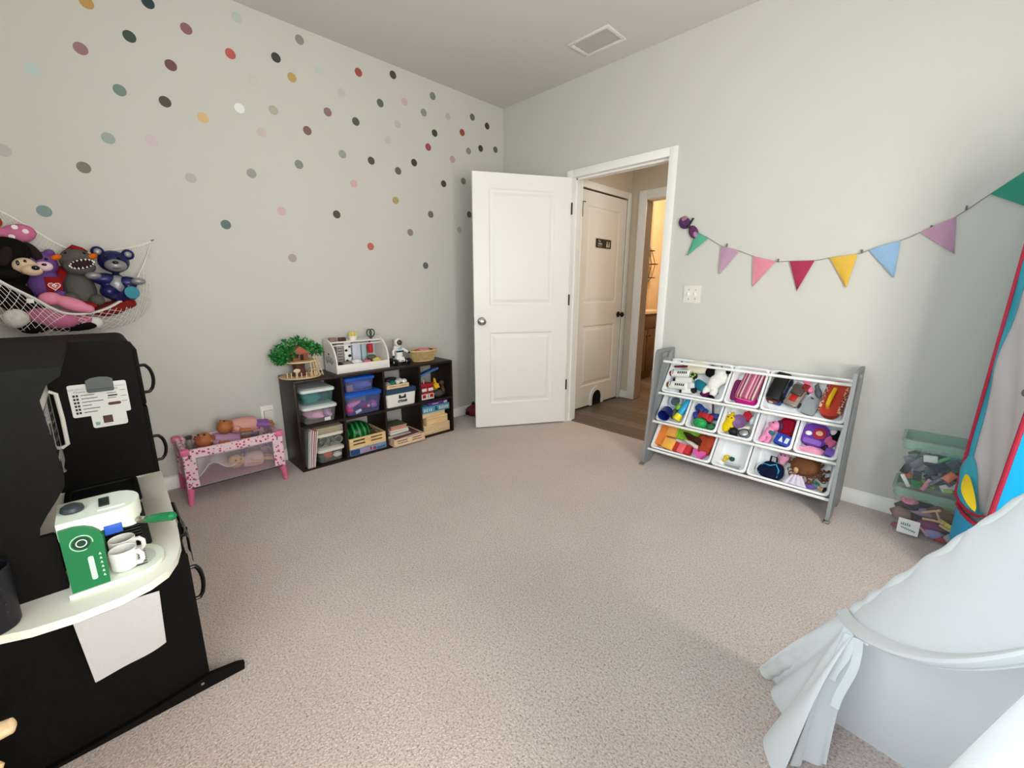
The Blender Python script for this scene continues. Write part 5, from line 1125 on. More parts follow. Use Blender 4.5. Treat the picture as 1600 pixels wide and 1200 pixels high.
block('toy_carton', 'dark chocolate carton on the ledge of the white market stand', 'toy carton', (gx-.03, gy-.09, tz+.2065), (.03, .048, .026), mat('carton_b', '#3f2b23', rough=.6))
t = thing('toy_fries', 'yellow and white cup of toy chips on the stand ledge', 'toy food', (gx-.04, gy-.005, tz+.2065))
k = B(); k.lathe([(0, 0), (.024, 0), (.030, .03), (0, .03)], seg=18); k.build('cup', mat('fries_white', '#e8e4d0', rough=.6), t)
for i in range(12):
    a = i*2.4; r = .006+.016*(i % 4)/3; k = B(); k.box((r*math.cos(a), r*math.sin(a), .038), (.006, .006, .036), .001, rot=Euler((.15*math.cos(a), .15*math.sin(a), a))); k.build('chip', mat('fries_yellow', '#e2cf5a', rough=.6), t)
t = thing('toy_scissors', 'dark green looped toy tongs standing on the far end of stand ledge', 'toy tool', (gx-.045, gy+.135, tz+.2065))
for s, o in ((1, 0), (-1, .0)):
    k = B(); k.tube([(0, s*.012+.018*math.cos(a), .042+.026*math.sin(a)) for a in [i*PI/8 for i in range(16)]], .0045, 6, True); k.build('loop', mat('tongs_green', '#3a4238', rough=.4), t)
k = B(); k.box((0, 0, .009), (.012, .02, .018), .003); k.build('base', mat('tongs_green', '#3a4238', rough=.4), t)
t = thing('toy_bottle', 'red toy sauce bottle hanging under the stand ledge', 'toy bottle', (gx-.03, gy+.115, tz+.105))
k = B(); k.lathe([(0, 0), (.019, 0), (.021, .01), (.021, .06), (.010, .075), (0, .076)], seg=16); k.build('bottle', mat('sauce_red', '#b02028', rough=.35), t)
k = B(); k.cyl((0, 0, .076), (0, 0, .09), .008, .005, 10); k.build('nozzle', mat('sauce_red2', '#7d161c', rough=.35), t)
for i, (y, z, w_, h_, c1, lab) in enumerate(((-.14, .045, .035, .13, '#6b625c', 'tall grey brown carton standing in the market stand'), (-.10, .05, .045, .115, '#a39c94', 'pale grey lined carton standing in the market stand'), (-.045, .06, .05, .125, '#e8e6e4', 'white carton with black cow patches in the market stand'), (.02, .06, .06, .115, '#c9cfda', 'pale blue grey carton standing in the market stand'), (.075, .06, .035, .10, '#a9bfc4', 'teal grey carton standing in the market stand'))):
    t = thing('toy_carton', lab, 'toy carton', (gx-.075+.004*i, gy+y, tz+.0085))
    k = B(); k.box((0, 0, h_/2+.03), (.03, w_, h_+.06), .002); k.build('carton', mat('ctn_'+c1, c1, rough=.5), t)
    if i == 2:
        for j, (yy, z2, r) in enumerate(((-.01, .05, .011), (.012, .085, .013), (-.012, .125, .011), (.014, .15, .009), (.01, .03, .01))):
            k = B(); k.ell((.0152, yy, z2), (.0008, r, r*.8)); k.build('cow_patch', BLACKP, t)
    if i == 1:
        k = B()
        for j in range(5): k.bb(.015, .0156, -.016, .016, .06+j*.02, .066+j*.02)
        k.build('printed_lines', mat('ctn_ink', '#4b4844', rough=.6), t)
for i, (x, y, z, r, c1, lab) in enumerate(((.02, -.02, .045, (.04, .045, .032), '#e3e1dd', 'white spotted toy dog lying in the market stand'), (.04, .06, .042, (.035, .04, .03), '#4b2030', 'dark plum toy fruit in the market stand'), (.055, .045, .058, (.03, .028, .012), '#d8708c', 'pink toy doughnut at the front of market stand'), (.04, .125, .05, (.035, .04, .028), '#cdb765', 'yellow toy bread at the far end of market stand'), (.02, .10, .075, (.03, .035, .022), '#5a6348', 'olive green toy vegetable in the market stand'), (.03, -.09, .04, (.045, .05, .03), '#8b857d', 'grey flat toy package in the market stand'), (.04, -.15, .04, (.04, .025, .03), '#3d2620', 'dark brown toy block bundle at the lettered side of stand'))):
    lump('toy_food', lab, 'toy food', (gx+x, gy+y, tz+z), r, F(c1), 60+i, amp=.08)
k = B()
for i in range(10): k.ell((rl.uniform(.0, .05), rl.uniform(-.055, .01), .077-.0), (.004, .004, .0015), seg=8, n=4)
# white astronaut rover
rb = thing('toy_robot', 'white toy astronaut robot on black wheels on the shelf top', 'toy robot', (.17, -1.275, tz))
RWH = mat('robot_white', '#e9e6e2', rough=.35)
k = B(); k.box((0, 0, .04), (.06, .07, .03), .008); k.box((.035, 0, .032), (.03, .05, .022), .004); k.build('chassis', RWH, rb)
for x in (-.035, .04):
    for y in (-.055, .055):
        k = B(); k.cyl((x, y-.012, .022), (x, y+.012, .022), .022, seg=16); w_ = k.build('wheel', BLACKP, rb)
        k = B(); k.cyl((x, y-.013, .022), (x, y+.013, .022), .009, seg=10); k.build('hub', RWH, w_)
k = B(); k.box((0, 0, .085), (.04, .05, .07), .012); k.build('torso', RWH, rb)
k = B(); k.box((.0205, 0, .098), (.004, .062, .014), .002); k.build('belt', mat('robot_navy', '#25344f', rough=.3), rb)
k = B(); k.box((.021, 0, .118), (.003, .03, .016), .002); k.build('chest_panel', mat('robot_blue', '#8fb4d8', rough=.3), rb)
k = B(); k.box((-.028, 0, .11), (.022, .05, .055), .005); k.build('backpack', RWH, rb)
k = B(); k.ell((0, 0, .165), (.028, .032, .032)); k.build('helmet', RWH, rb)
k = B(); k.ell((.010, 0, .166), (.024, .025, .024)); k.build('visor', mat('visor_dark', '#4a3434', rough=.1, spec=.7), rb)
for s in (-1, 1):
    k = B(); k.tube([(0, s*.03, .115), (.01, s*.052, .10), (.02, s*.068 if s > 0 else s*.056, .088 if s > 0 else .07)], [.011, .010, .008], 8); a_m = k.build('arm', RWH, rb)
    k = B(); e_ = (.024, s*.078 if s > 0 else s*.058, .084 if s > 0 else .06); k.ell(e_, (.008, .010, .008)); k.build('gripper', BLACKP, a_m)
k = B(); k.cyl((-.015, -.036, .13), (-.015, -.036, .19), .003, seg=6); k.build('antenna', mat('robot_red', '#a8504c', rough=.4), rb)
k = B(); k.box((.052, 0, .03), (.002, .022, .005)); k.build('front_slot', BLACKP, rb)
# wicker basket with pink things
wb = thing('wicker_basket', 'oval tan wicker basket at the far end of the shelf top', 'basket', (.175, -1.06, tz))
WIC = wood('wicker', '#a98f5c', '#cbb580', 30, (3, 3, 3), .75)
def bring(s, z, d=0., n=48): return [((.075*s-d)*math.cos(2*PI*i/n), (.125*s-d)*math.sin(2*PI*i/n), z) for i in range(n)]
k = B(); k.rings([bring(.70, 0), bring(.73, .004), bring(.98, .085), bring(.98, .085, .006), bring(.72, .008, .004)]); k.build('wall', WIC, wb)
for i in range(40):
    a = 2*PI*i/40; k2 = None
k = B()
for i in range(44):
    a = 2*PI*i/44; k.tube([(.075*s*math.cos(a)+.001*math.cos(a), .125*s*math.sin(a)+.001*math.sin(a), z) for s, z in ((.73, .006), (.86, .045), (.985, .083))], .0034, 5)
k.build('weave', WIC, wb)
for z, s, r in ((.086, 1.0, .0075), (.005, .735, .005)):
    k = B(); k.tube(bring(s, z), r, 8, True); k.build('rim', wood('wicker_rim', '#bfa46a', '#d6c08c', 20, (3, 3, 3), .7), wb)
for i, (x, y, z, r, c1, lab) in enumerate(((0, .0, .080, (.05, .06, .022), '#d8869a', 'pink cloth heaped in the middle of wicker basket'), (.01, .06, .080, (.04, .03, .016), '#6b1d24', 'dark red toy at the wall end of wicker basket'), (.0, -.055, .076, (.045, .04, .018), '#b0495a', 'rose red cloth at the robot side of wicker basket'))):
    lump('doll_cloth', lab, 'cloth', (.175+x, -1.06+y, tz+z), r, F(c1), 80+i, amp=.2)
# red patterned bag behind the open door
rbk = thing('red_bag', 'small red patterned bag on the floor behind the open door', 'bag', (.10, -.49, 0))
k = B(); k.ell((0, 0, .05), (.075, .07, .05)); k.ell((0, 0, .085), (.03, .03, .035)); fused(k, 'body', F('#7a3038', vary=.5, vscale=70), rbk, .006)
k = B(); k.ell((0, .005, .118), (.016, .018, .018)); k.build('tie', F('#1d1a1c'), rbk)
k = B(); k.ell((.01, -.075, .045), (.018, .02, .018)); k.build('toggle', F('#1d1a1c'), rbk)
# ================================================================ grey toy rack with slanted white bins
RG = mat('rack_grey', '#8a8d8e', rough=.55, vary=.05, vscale=12)
RWT = mat('bin_white', '#eef0f2', rough=.38, spec=.4)
rk = thing('toy_rack', 'grey sided toy rack with slanted white bins beside the doorway', 'toy organizer', (2.31, -.2, 0))
AX = Vector((rk.location))
def side(x, t):
    pr_ = [(-.362, 0), (-.26, 0), (-.235, .03), (-.15, .03), (-.13, 0), (-.03, 0), (-.03, .775), (-.04, .785), (-.262, .785), (-.276, .778), (-.284, .765)]
    k = WB(rk); k.prism(pr_, t, YZ(x)); o = k.build('side_panel', RG, None); o.matrix_world = rk.matrix_basis.copy()
    c = B(); c.M = rk.matrix_basis.inverted(); c.prism([(-.155+a*1.0, .742+b_) for a, b_ in rrect(.11, .036, .0175, 6)], .06, YZ(x-.02)); carve(o, c)
    o.matrix_world = Matrix(); o.parent = rk; o.matrix_basis = Matrix()
side(1.778, .016); side(2.826, .016)
for x in (1.786, 2.834):
    k = WB(rk); k.box((x, -.372, .006), (.03, .03, .012), .003); k.build('foot_pad', METAL, rk)
RYZ = {1: (-.215, .497), 2: (-.265, .305), 3: (-.308, .115)}
for nm, y, z, r in (('front_rail', -.185, .700, .0085), ('front_rail', -.221, .484, .0085), ('front_rail', -.271, .292, .0085), ('front_rail', -.314, .102, .0085), ('rear_rail', -.0494, .6987, .007), ('rear_rail', -.0994, .5067, .007), ('rear_rail', -.1424, .3167, .007)):
    k = WB(rk); k.cyl((1.794, y, z), (2.826, y, z), r, seg=12); k.build(nm, WHITEP, rk)
SL = Vector((0, .152, .215)); LV = SL.length; SL.normalize(); NZ = Vector((1, 0, 0)).cross(SL)
def binM(row, u0, u1):
    x = 1.80+(u0+u1)*.5*.204; F_ = Vector((x, *RYZ[row])); O = F_+SL*LV/2
    return Matrix(((1, SL.x, NZ.x, O.x), (0, SL.y, NZ.y, O.y), (0, SL.z, NZ.z, O.z), (0, 0, 0, 1)))
BD = .064
def toy_bin(row, u0, u1, label):
    W = (u1-u0)*.204-.006; t = thing('toy_bin', label, 'toy bin', M=binM(row, u0, u1), group='white bins on the toy rack')
    q = lambda dx, z, r=.022: [(px, py, z) for px, py in rrect(W-2*dx, LV-2*dx, r, 4)]
    k = B(); k.rings([q(.010, -.008), q(.012, -.012), q(.024, -BD, .03), q(.034, -BD-.001, .03), q(.036, -BD+.002, .03), q(.027, -BD+.004, .03), q(.014, -.006), q(.012, 0.)], caps=True)
    k.f.pop(); k.m.pop(); k.f.pop(); k.m.pop()
    n = 20; k.f.append(list(range(3*n, 4*n))); k.m.append(0); k.f.append(list(range(4*n, 5*n))[::-1]); k.m.append(0)
    k.build('tub', RWT, t)
    k = B(); k.rings([q(.0, -.010), q(.0, -.002), q(.003, 0.), q(.011, 0.), q(.013, -.003), q(.013, -.010)], closed=True); k.build('rim', RWT, t)
    return t
BL = {}
for row, us, labs in ((1, [(0, 2), (2, 3), (3, 5)], ['large white bin of white and black toys, top row, doorway end', 'small white bin holding the striped pink bag, top row middle', 'large white bin of toy vehicles and red case, top row far end']),
                      (2, [(0, 1), (1, 2), (2, 3), (3, 4), (4, 5)], ['small white bin with blue cup and torch, middle row, doorway end', 'small white bin of red, blue and green toys, middle row', 'small white bin with the yellow plush toy, middle row centre', 'small white bin with pink pony and red backpack, middle row', 'small white bin with purple toy backpack, middle row far end']),
                      (3, [(0, 2), (2, 3), (3, 5)], ['large white bin of orange and green blocks, bottom row, doorway end', 'nearly empty small white bin, bottom row middle', 'large white bin with curly haired doll, bottom row far end'])):
    for (a, c), lab in zip(us, labs): toy_bin(row, a, c, lab); BL[(row, a)] = binM(row, a, c)
FL = -BD+.006
def intoy(row, a, u, v, w=0., rz=0., rx=0., ry=0.): return BL[(row, a)] @ T(u, v, FL+w) @ RZ(rz) @ RX(rx) @ RY(ry)
SCL = {'toy_van': 1.08, 'toy_suitcase': 1.06, 'toy_backpack': 1.12, 'striped_bag': 1.18, 'curly_doll': 1.15, 'toy_bag': 1.12, 'toy_bottle': 1.2, 'foam_block': 1.22, 'toy_tray': 1.15, 'paper_strip': 1.1, 'plush_dog': 1.2}
def sc_(name): return Matrix.Scale(SCL.get(name, 1.28), 4)
def btoy(name, label, cat, row, a, u, v, w=0., rz=0., rx=0., ry=0., group=None): return thing(name, label, cat, M=intoy(row, a, u, v, w, rz, rx, ry) @ sc_(name), group=group)
def bsolo(name, mb, m, label, cat, row, a, u, v, w=0., rz=0., rx=0., ry=0., **k): return solo(name, mb, m, label, cat, M=intoy(row, a, u, v, w, rz, rx, ry) @ sc_(name), **k)
def blob(r, seed=0, amp=.12):
    rr = random.Random(seed); ph = [rr.uniform(0, 6.3) for _ in range(4)]; k = B(); rg = []
    for i in range(13):
        t = PI*i/12; q = max(math.sin(t), 1e-3)
        rg.append([Vector((r[0]*q*math.cos(a)*(1+amp*math.sin(3*a+ph[0]+t)), r[1]*q*math.sin(a)*(1+amp*math.sin(4*a+ph[1]-t)), r[2]-r[2]*math.cos(t)*(1+amp*.3*math.sin(2*a+ph[2])))) for a in [2*PI*j/18 for j in range(18)]])
    k.rings(rg); return k
# ---- top row, first bin: white and black toys
for (u, v, w, rz, lab) in ((-.115, .028, .012, 8, 'white toy bottle with red tip, upper of two in the top first bin'), (-.105, -.060, .008, 4, 'white toy bottle with brown tip, lower of two in the top first bin')):
    t = btoy('toy_bottle', lab, 'toy bottle', 1, 0, u, v, w, rz, group='white toy bottles in the top first bin')
    k = B(); k.lathe([(0, -.052), (.022, -.05), (.023, -.045), (.023, .045), (.018, .052), (0, .053)], (0, 0, .023), (1, 0, 0), 20); k.build('body', mat('bottle_white', '#e9e8e0', rough=.4), t)
    k = B(); k.lathe([(0, -.075), (.009, -.073), (.016, -.064), (.016, -.052), (0, -.050)], (0, 0, .023), (1, 0, 0), 14); k.build('cap', mat('cap_red' if v > 0 else 'cap_brown', '#7a2a28' if v > 0 else '#7d4a34', rough=.4), t)
    k = B()
    for i in range(5): k.box((-.01+i*.011, -.004, .0462-.0003*abs(i-2)), (.007, .014, .0008))
    k.box((-.04, 0, .0463), (.003, .03, .0008)); k.build('label_print', BLACKP, t)
t = btoy('toy_tube', 'plain white toy tube lying between the two white bottles, top first bin', 'toy', 1, 0, -.075, -.018, .016, 6)
k = B(); k.lathe([(0, -.045), (.016, -.045), (.019, .04), (0, .041)], (0, 0, .018), (1, 0, 0), 18); k.build('tube', mat('tube_white', '#e3e2da', rough=.5), t)
k = B(); k.lathe([(0, -.062), (.010, -.061), (.012, -.045), (0, -.044)], (0, 0, .018), (1, 0, 0), 12); k.build('cap', BLACKP, t)
k = B(); k.cyl((-.035, 0, .006), (.036, .006, .008), .0055, .0055, 10); bsolo('toy_wand', k, mat('wand_red', '#6e0f24', rough=.4), 'dark red stick lying across the white bottle, top first bin', 'toy', 1, 0, -.125, .068, .05, 4)
t = btoy('plush_toy', 'cream plush toy with black end behind the top bar, first bin', 'stuffed toy', 1, 0, -.02, .088, .012, -4)
k = blob((.07, .035, .024), 3, .06); k.build('body', F('#e2dcc6'), t)
k = blob((.026, .036, .022), 4, .08); k.M = Matrix(); o = k.build('black_end', F('#121112'), t); o.location = (.075, -.008, .006)
t = btoy('toy_ball', 'lime green and black toy ball in the top first bin', 'toy ball', 1, 0, -.03, .025, .012)
k = B(); k.ell((0, 0, .020), .020); k.build('ball', BLACKP, t)
for a in range(5):
    k = B(); k.ell((.010*math.cos(a*1.257), .010*math.sin(a*1.257), .0345), (.0065, .005, .0035)); k.build('lime_patch', mat('lime', '#a6d343', rough=.45), t)
t = btoy('toy_fish', 'teal cloth toy with purple tail in the top first bin', 'soft toy', 1, 0, .035, -.035, .012, -35)
k = blob((.042, .026, .016), 6, .05); k.build('body', F('#1d7388'), t)
k = B(); k.grid(lambda u, v: (.038+u*.05, (v-.5)*(.02+.05*u), .016+.006*math.sin(u*7+v*5)), 8, 8, .003); k.build('tail', F('#6b2a6c'), t)
k = B(); k.tube([(-.04, 0, .016), (-.07, .02, .012), (-.08, .03, .02)], .003, 6); k.build('strap', WHITEP, t)
t = btoy('plush_dog', 'white plush dog with black paws at the side of top first bin', 'stuffed toy', 1, 0, .118, .0, .008, -14)
k = B(); k.ell((0, 0, .03), (.035, .05, .028)); k.ell((.0, .06, .035), (.034, .03, .028)); k.ell((-.035, .03, .02), (.018, .03, .016), rot=Euler((0, 0, .5))); k.ell((.035, .03, .02), (.018, .03, .016), rot=Euler((0, 0, -.5))); k.ell((-.02, -.055, .022), (.018, .03, .018)); k.ell((.022, -.055, .022), (.018, .03, .018)); fused(k, 'body', F('#e6e4df'), t, .005)
for p, r in (((.036, .075, .045), (.012, .014, .012)), ((.025, -.083, .024), (.018, .012, .016)), ((-.006, .085, .05), (.006, .005, .005))):
    k = B(); k.ell(p, r); k.build('black_patch', F('#121112'), t)
bsolo('soft_toy', blob((.03, .02, .014), 9), F('#5a1650'), 'magenta soft toy at the front of top first bin', 'soft toy', 1, 0, .085, -.085, .006)
t = btoy('toy_robot', 'black and white toy robot lying at the front of top first bin', 'toy robot', 1, 0, -.045, -.085, .004, 10)
k = B(); k.box((0, 0, .012), (.05, .026, .022), .004); k.build('torso', mat('bottle_white', '#e9e8e0', rough=.4), t)
for x in (-.032, .034):
    k = B(); k.box((x, .002, .010), (.014, .022, .016), .003); k.build('leg', BLACKP, t)
k = B(); k.box((.0, .018, .016), (.02, .012, .014), .003); k.build('head', BLACKP, t)
t = btoy('toy_dog', 'small white toy with black spots at the top back of first bin', 'toy', 1, 0, -.15, .105, .0)
k = B(); k.ell((0, 0, .02), (.03, .02, .018)); k.build('body', mat('bottle_white', '#e9e8e0', rough=.4), t)
for p in ((.01, .004, .037), (-.014, -.004, .035), (.022, -.008, .03)):
    k = B(); k.ell(p, (.007, .006, .003)); k.build('spot', BLACKP, t)
bsolo('toy_block', B().box((0, 0, .012), (.026, .02, .022), .003), BLACKP, 'black toy block in front of teal fish, top first bin', 'toy', 1, 0, -.002, -.072, .008, 15)
bsolo('toy_piece', blob((.028, .02, .02), 12), mat('grey_white', '#cfd2d2', rough=.4), 'pale grey toy cone beside the lower white bottle, top first bin', 'toy', 1, 0, -.03, -.045, .004)
# ---- top row, second bin: striped bag
def stripes(name, cols, axis='X', sc=14, dist=0.):
    m = mat(name, cols[0], rough=.9, spec=.1); nt, b, N, L = nodes_of(m); tc = N('TexCoord'); sp = N('SeparateXYZ'); L(tc.outputs['Object'], sp.inputs['Vector'])
    mu = N('Math'); mu.operation = 'MULTIPLY'; mu.inputs[1].default_value = sc; L(sp.outputs[axis], mu.inputs[0]); fr = N('Math'); fr.operation = 'FRACT'; L(mu.outputs[0], fr.inputs[0])
    r = N('ValToRGB'); r.color_ramp.interpolation = 'CONSTANT'; e = r.color_ramp.elements
    e[0].position = 0; e[0].color = lin(cols[0]); e[1].position = 1/len(cols); e[1].color = lin(cols[1])
    for i in range(2, len(cols)): q = e.new(i/len(cols)); q.color = lin(cols[i])
    L(fr.outputs[0], r.inputs['Fac']); L(r.outputs['Color'], b.inputs['Base Color']); return m
t = btoy('striped_bag', 'pink and brown striped knitted bag filling the small top middle bin', 'bag', 1, 2, .015, .015, .006, -6)
k = B(); k.box((0, 0, .022), (.10, .16, .042), .016); k.build('bag', stripes('bag_stripes', ['#c9688c', '#e7b0bd', '#8a4a62', '#e08aa2', '#6e4458', '#d9c0b8', '#b45878', '#8f5a6c'], 'X', 17), t)
k = B(); k.tube([(-.05, -.075, .02), (-.02, -.085, .03), (.03, -.085, .03), (.05, -.075, .02)], .004, 6); k.build('edge_trim', F('#d86a8e'), t)
bsolo('pouch', blob((.055, .028, .016), 14, .08), F('#b0207a'), 'magenta pouch below the striped bag in the small top bin', 'pouch', 1, 2, .02, -.085, .002)
bsolo('pouch', blob((.03, .06, .016), 15, .08), F('#6d2a58'), 'plum pouch beside the striped bag in the small top bin', 'pouch', 1, 2, -.055, -.02, .0)
# ---- top row, third bin: vehicles and red case
t = btoy('toy_van', 'black toy van with blue base lying in the top far bin', 'toy van', 1, 3, -.138, .022, .006, -9)
k = B(); k.box((0, .005, .042), (.07, .165, .055), .012); k.build('van_body', mat('van_black', '#0f1210', rough=.35), t)
k = B(); k.box((0, 0, .012), (.076, .17, .018), .005); k.build('base', mat('van_blue', '#1f2f7a', rough=.4), t)
k = B(); k.box((0, -.079, .036), (.055, .012, .022), .004); k.build('bumper', mat('van_red', '#6d1c1c', rough=.4), t)
k = B(); k.ell((-.005, -.086, .032), (.012, .004, .010)); k.build('badge', mat('badge_cream', '#d9d6b0', rough=.4), t)
for s in (-1, 1):
    k = B(); k.box((s*.0352, .02, .055), (.002, .10, .018), .001); k.build('window', mat('van_glass', '#3f4a55', rough=.1), t)
    for y in (-.05, .055):
        k = B(); k.cyl((s*.033, y, .012), (s*.042, y, .012), .015, seg=14); k.build('wheel', BLACKP, t)
t = btoy('toy_car', 'grey and red toy car in the top far bin beside the van', 'toy car', 1, 3, -.045, .0, .006, -16)
k = B(); k.box((0, 0, .022), (.06, .115, .026), .008); k.build('car_body', mat('car_grey', '#8d7f78', rough=.3, metal=.3), t)
k = B(); k.box((0, .018, .042), (.048, .05, .018), .007); k.build('cabin', mat('car_dark', '#4b403d', rough=.2), t)
k = B(); k.box((0, -.02, .0365), (.026, .034, .004), .001); k.build('bonnet_patch', mat('car_red', '#b01c18', rough=.35), t)
k = B(); k.box((.02, .04, .045), (.026, .03, .012), .003); k.build('rear_panel', mat('car_red2', '#7d1a1c', rough=.35), t)
for s in (-1, 1):
    for y in (-.036, .038):
        k = B(); k.cyl((s*.024, y, .013), (s*.033, y, .013), .013, seg=14); k.build('wheel', BLACKP, t)
k = B(); k.box((0, -.058, .02), (.04, .004, .008), .001); k.build('front_grille', METAL, t)
k = B(); k.box((0, 0, .006), (.020, .066, .010), .002); bsolo('toy_comb', k, mat('comb_pink', '#e0709c', rough=.4), 'pink flat toy bar leaning at the back of the top far bin', 'toy', 1, 3, .0, .058, .05, 34)
t = btoy('toy_phone', 'grey toy phone lying in the top far bin', 'toy phone', 1, 3, .035, -.045, .008, -14)
k = B(); k.prism(rrect(.052, .085, .008), .014); k.build('phone_body', mat('phone_grey', '#8d9498', rough=.35), t)
k = B(); k.prism(rrect(.012, .006, .0025, 2, -.012, .033), .0008, T(0, 0, .0141)); k.build('lens', BLACKP, t)
t = btoy('toy_animal', 'small dark grey toy animal beside the grey phone, top far bin', 'toy animal', 1, 3, .05, .038, .006, 20)
k = B(); k.ell((0, 0, .016), (.014, .026, .014)); k.ell((0, .028, .022), (.010, .012, .010)); k.tube([(0, -.02, .018), (.006, -.04, .03)], [.006, .002], 6); k.tube([(.004, .03, .028), (.01, .05, .045)], [.005, .002], 6); fused(k, 'body', mat('toy_grey', '#5b6068', rough=.5), t, .004)
t = btoy('toy_suitcase', 'red toy case with yellow handle and leopard sides in top far bin', 'toy case', 1, 3, .128, .008, .006, -5)
k = B(); k.prism(rrect(.088, .20, .04, 6), .040); k.build('case', mat('case_red', '#b8321f', rough=.4), t)
m_ = mat('leopard', '#8a5a4c', rough=.6); nt, b_, N, L = nodes_of(m_); tc = N('TexCoord'); vo = N('TexVoronoi'); vo.inputs['Scale'].default_value = 110; L(tc.outputs['Object'], vo.inputs['Vector']); r = N('ValToRGB'); r.color_ramp.interpolation = 'CONSTANT'; e = r.color_ramp.elements; e[0].position = 0; e[0].color = lin('#33171a'); e[1].position = .35; e[1].color = lin('#a8504a'); q = e.new(.6); q.color = lin('#d9b08c'); L(vo.outputs['Distance'], r.inputs['Fac']); L(r.outputs['Color'], b_.inputs['Base Color'])
for s in (-1, 1):
    k = B(); k.box((s*.041, 0, .026), (.018, .15, .034), .007); k.build('leopard_side', m_, t)
k = B(); k.tube([(-.012, -.05, .04), (-.012, -.045, .056), (-.010, 0, .060), (-.006, .045, .056), (-.006, .05, .04)], [.008, .010, .011, .010, .008], 8, flat=1.); k.build('handle', mat('handle_yellow', '#e6bb1e', rough=.4), t)
for y in (-.055, .055):
    k = B(); k.ell((-.009, y, .041), (.011, .011, .005)); k.build('handle_rivet', mat('rivet_orange', '#c9642a', rough=.4), t)
# ---- middle row, first bin
t = btoy('toy_cup', 'dark blue toy cup in the first middle bin', 'toy cup', 2, 0, -.042, -.040, .004, 8, 50)
k = B(); k.lathe([(0, 0), (.026, 0), (.030, .06), (.031, .062), (.028, .06), (.024, .004), (0, .003)], (0, 0, .0), seg=20); o = k.build('cup', mat('cup_blue', '#1a2678', rough=.35), t); o.location = (0, .022, .024)
k = B(); k.tube([(.03*math.cos(a), .03*math.sin(a), .0) for a in [i*PI/12 for i in range(24)]], .0065, 8, True); bsolo('toy_ring', k, mat('ring_clear', '#b9c3d6', rough=.15, alpha=.7), 'pale clear toy ring leaning at the back of first middle bin', 'toy ring', 2, 0, -.018, .035, .035, 0, 10)
bsolo('toy_disc', B().cyl((0, 0, 0), (0, 0, .012), .024, seg=20), mat('disc_grey', '#56606c', rough=.3), 'dark grey disc inside the clear ring, first middle bin', 'toy', 2, 0, -.018, .035, .020)
t = btoy('toy_torch', 'blue toy torch with yellow head in the first middle bin', 'toy torch', 2, 0, .05, -.015, .018, -16)
k = B(); k.lathe([(0, -.03), (.016, -.028), (.018, 0), (.017, .055), (.014, .062), (0, .063)], (0, 0, .01), (0, 1, 0), 18); k.build('barrel', mat('torch_blue', '#2aa6cf', rough=.35), t)
k = B(); k.lathe([(0, -.066), (.020, -.065), (.022, -.058), (.018, -.030), (0, -.029)], (0, 0, .01), (0, 1, 0), 18); k.build('torch_head', mat('torch_yellow', '#f0dd2a', rough=.35), t)
bsolo('toy_piece', blob((.018, .03, .018), 21), mat('toy_char', '#4a4d50', rough=.4), 'charcoal toy piece between blue cup and torch, first middle bin', 'toy', 2, 0, .0, -.05, .0)
bsolo('toy_piece', blob((.014, .02, .014), 22), mat('toy_lime2', '#7fb23a', rough=.4), 'green toy piece above the charcoal one, first middle bin', 'toy', 2, 0, .015, .0, .016)
# ---- middle row, second bin
def minicar(row, a, u, v, w, rz, c1, lab, s=1.):
    t = btoy('toy_car', lab, 'toy car', row, a, u, v, w, rz)
    k = B(); k.box((0, 0, .014*s), (.03*s, .06*s, .016*s), .005*s); k.box((0, -.002*s, .026*s), (.024*s, .03*s, .012*s), .004*s); k.build('car_body', P(c1), t)
    k = B(); k.box((0, -.002*s, .027*s), (.0246*s, .022*s, .007*s), .001); k.build('window', BLACKP, t)
    for sx in (-1, 1):
        for y in (-.018, .018):
            k = B(); k.cyl((sx*.012*s, y*s, .008*s), (sx*.017*s, y*s, .008*s), .008*s, seg=12); k.build('wheel', BLACKP, t)
minicar(2, 1, -.035, .012, .02, 60, '#1f3a86', 'dark blue toy car at the back of the second middle bin', 1.1)
minicar(2, 1, .01, -.038, .03, 80, '#b02026', 'red toy car on top of the pile, second middle bin', 1.25)
minicar(2, 1, .058, -.02, .012, 100, '#24327a', 'navy toy car at the far side of second middle bin', 1.1)
minicar(2, 1, -.05, -.045, .008, 30, '#2a3c94', 'blue toy car under the red one, second middle bin', 1.1)
t = btoy('toy_ball', 'green patterned toy ball at the front of the second middle bin', 'toy ball', 2, 1, -.014, -.082, .010)
k = B(); k.ell((0, 0, .026), (.034, .03, .026)); k.build('ball', mat('ball_green', '#1f9a4a', rough=.35, vary=.35, vscale=60), t)
k = B(); k.tube([(.030*math.cos(a), .027*math.sin(a)*.3, .026+.024*math.sin(a)) for a in [i*PI/10 for i in range(20)]], .0014, 5, True); k.build('seam', mat('seam_white', '#bfe6c4', rough=.4), t)
bsolo('toy_stick', B().cyl((0, -.03, 0), (0, .03, .02), .0055, seg=10), mat('stick_plum', '#5d3a4e', rough=.5), 'plum stick standing at the back of second middle bin', 'toy', 2, 1, .03, .045, .03, 0, 30)
bsolo('toy_piece', blob((.026, .02, .016), 24), mat('piece_green', '#2f6d46', rough=.4), 'dark green toy piece beside the green ball, second middle bin', 'toy', 2, 1, .05, -.085, .0)
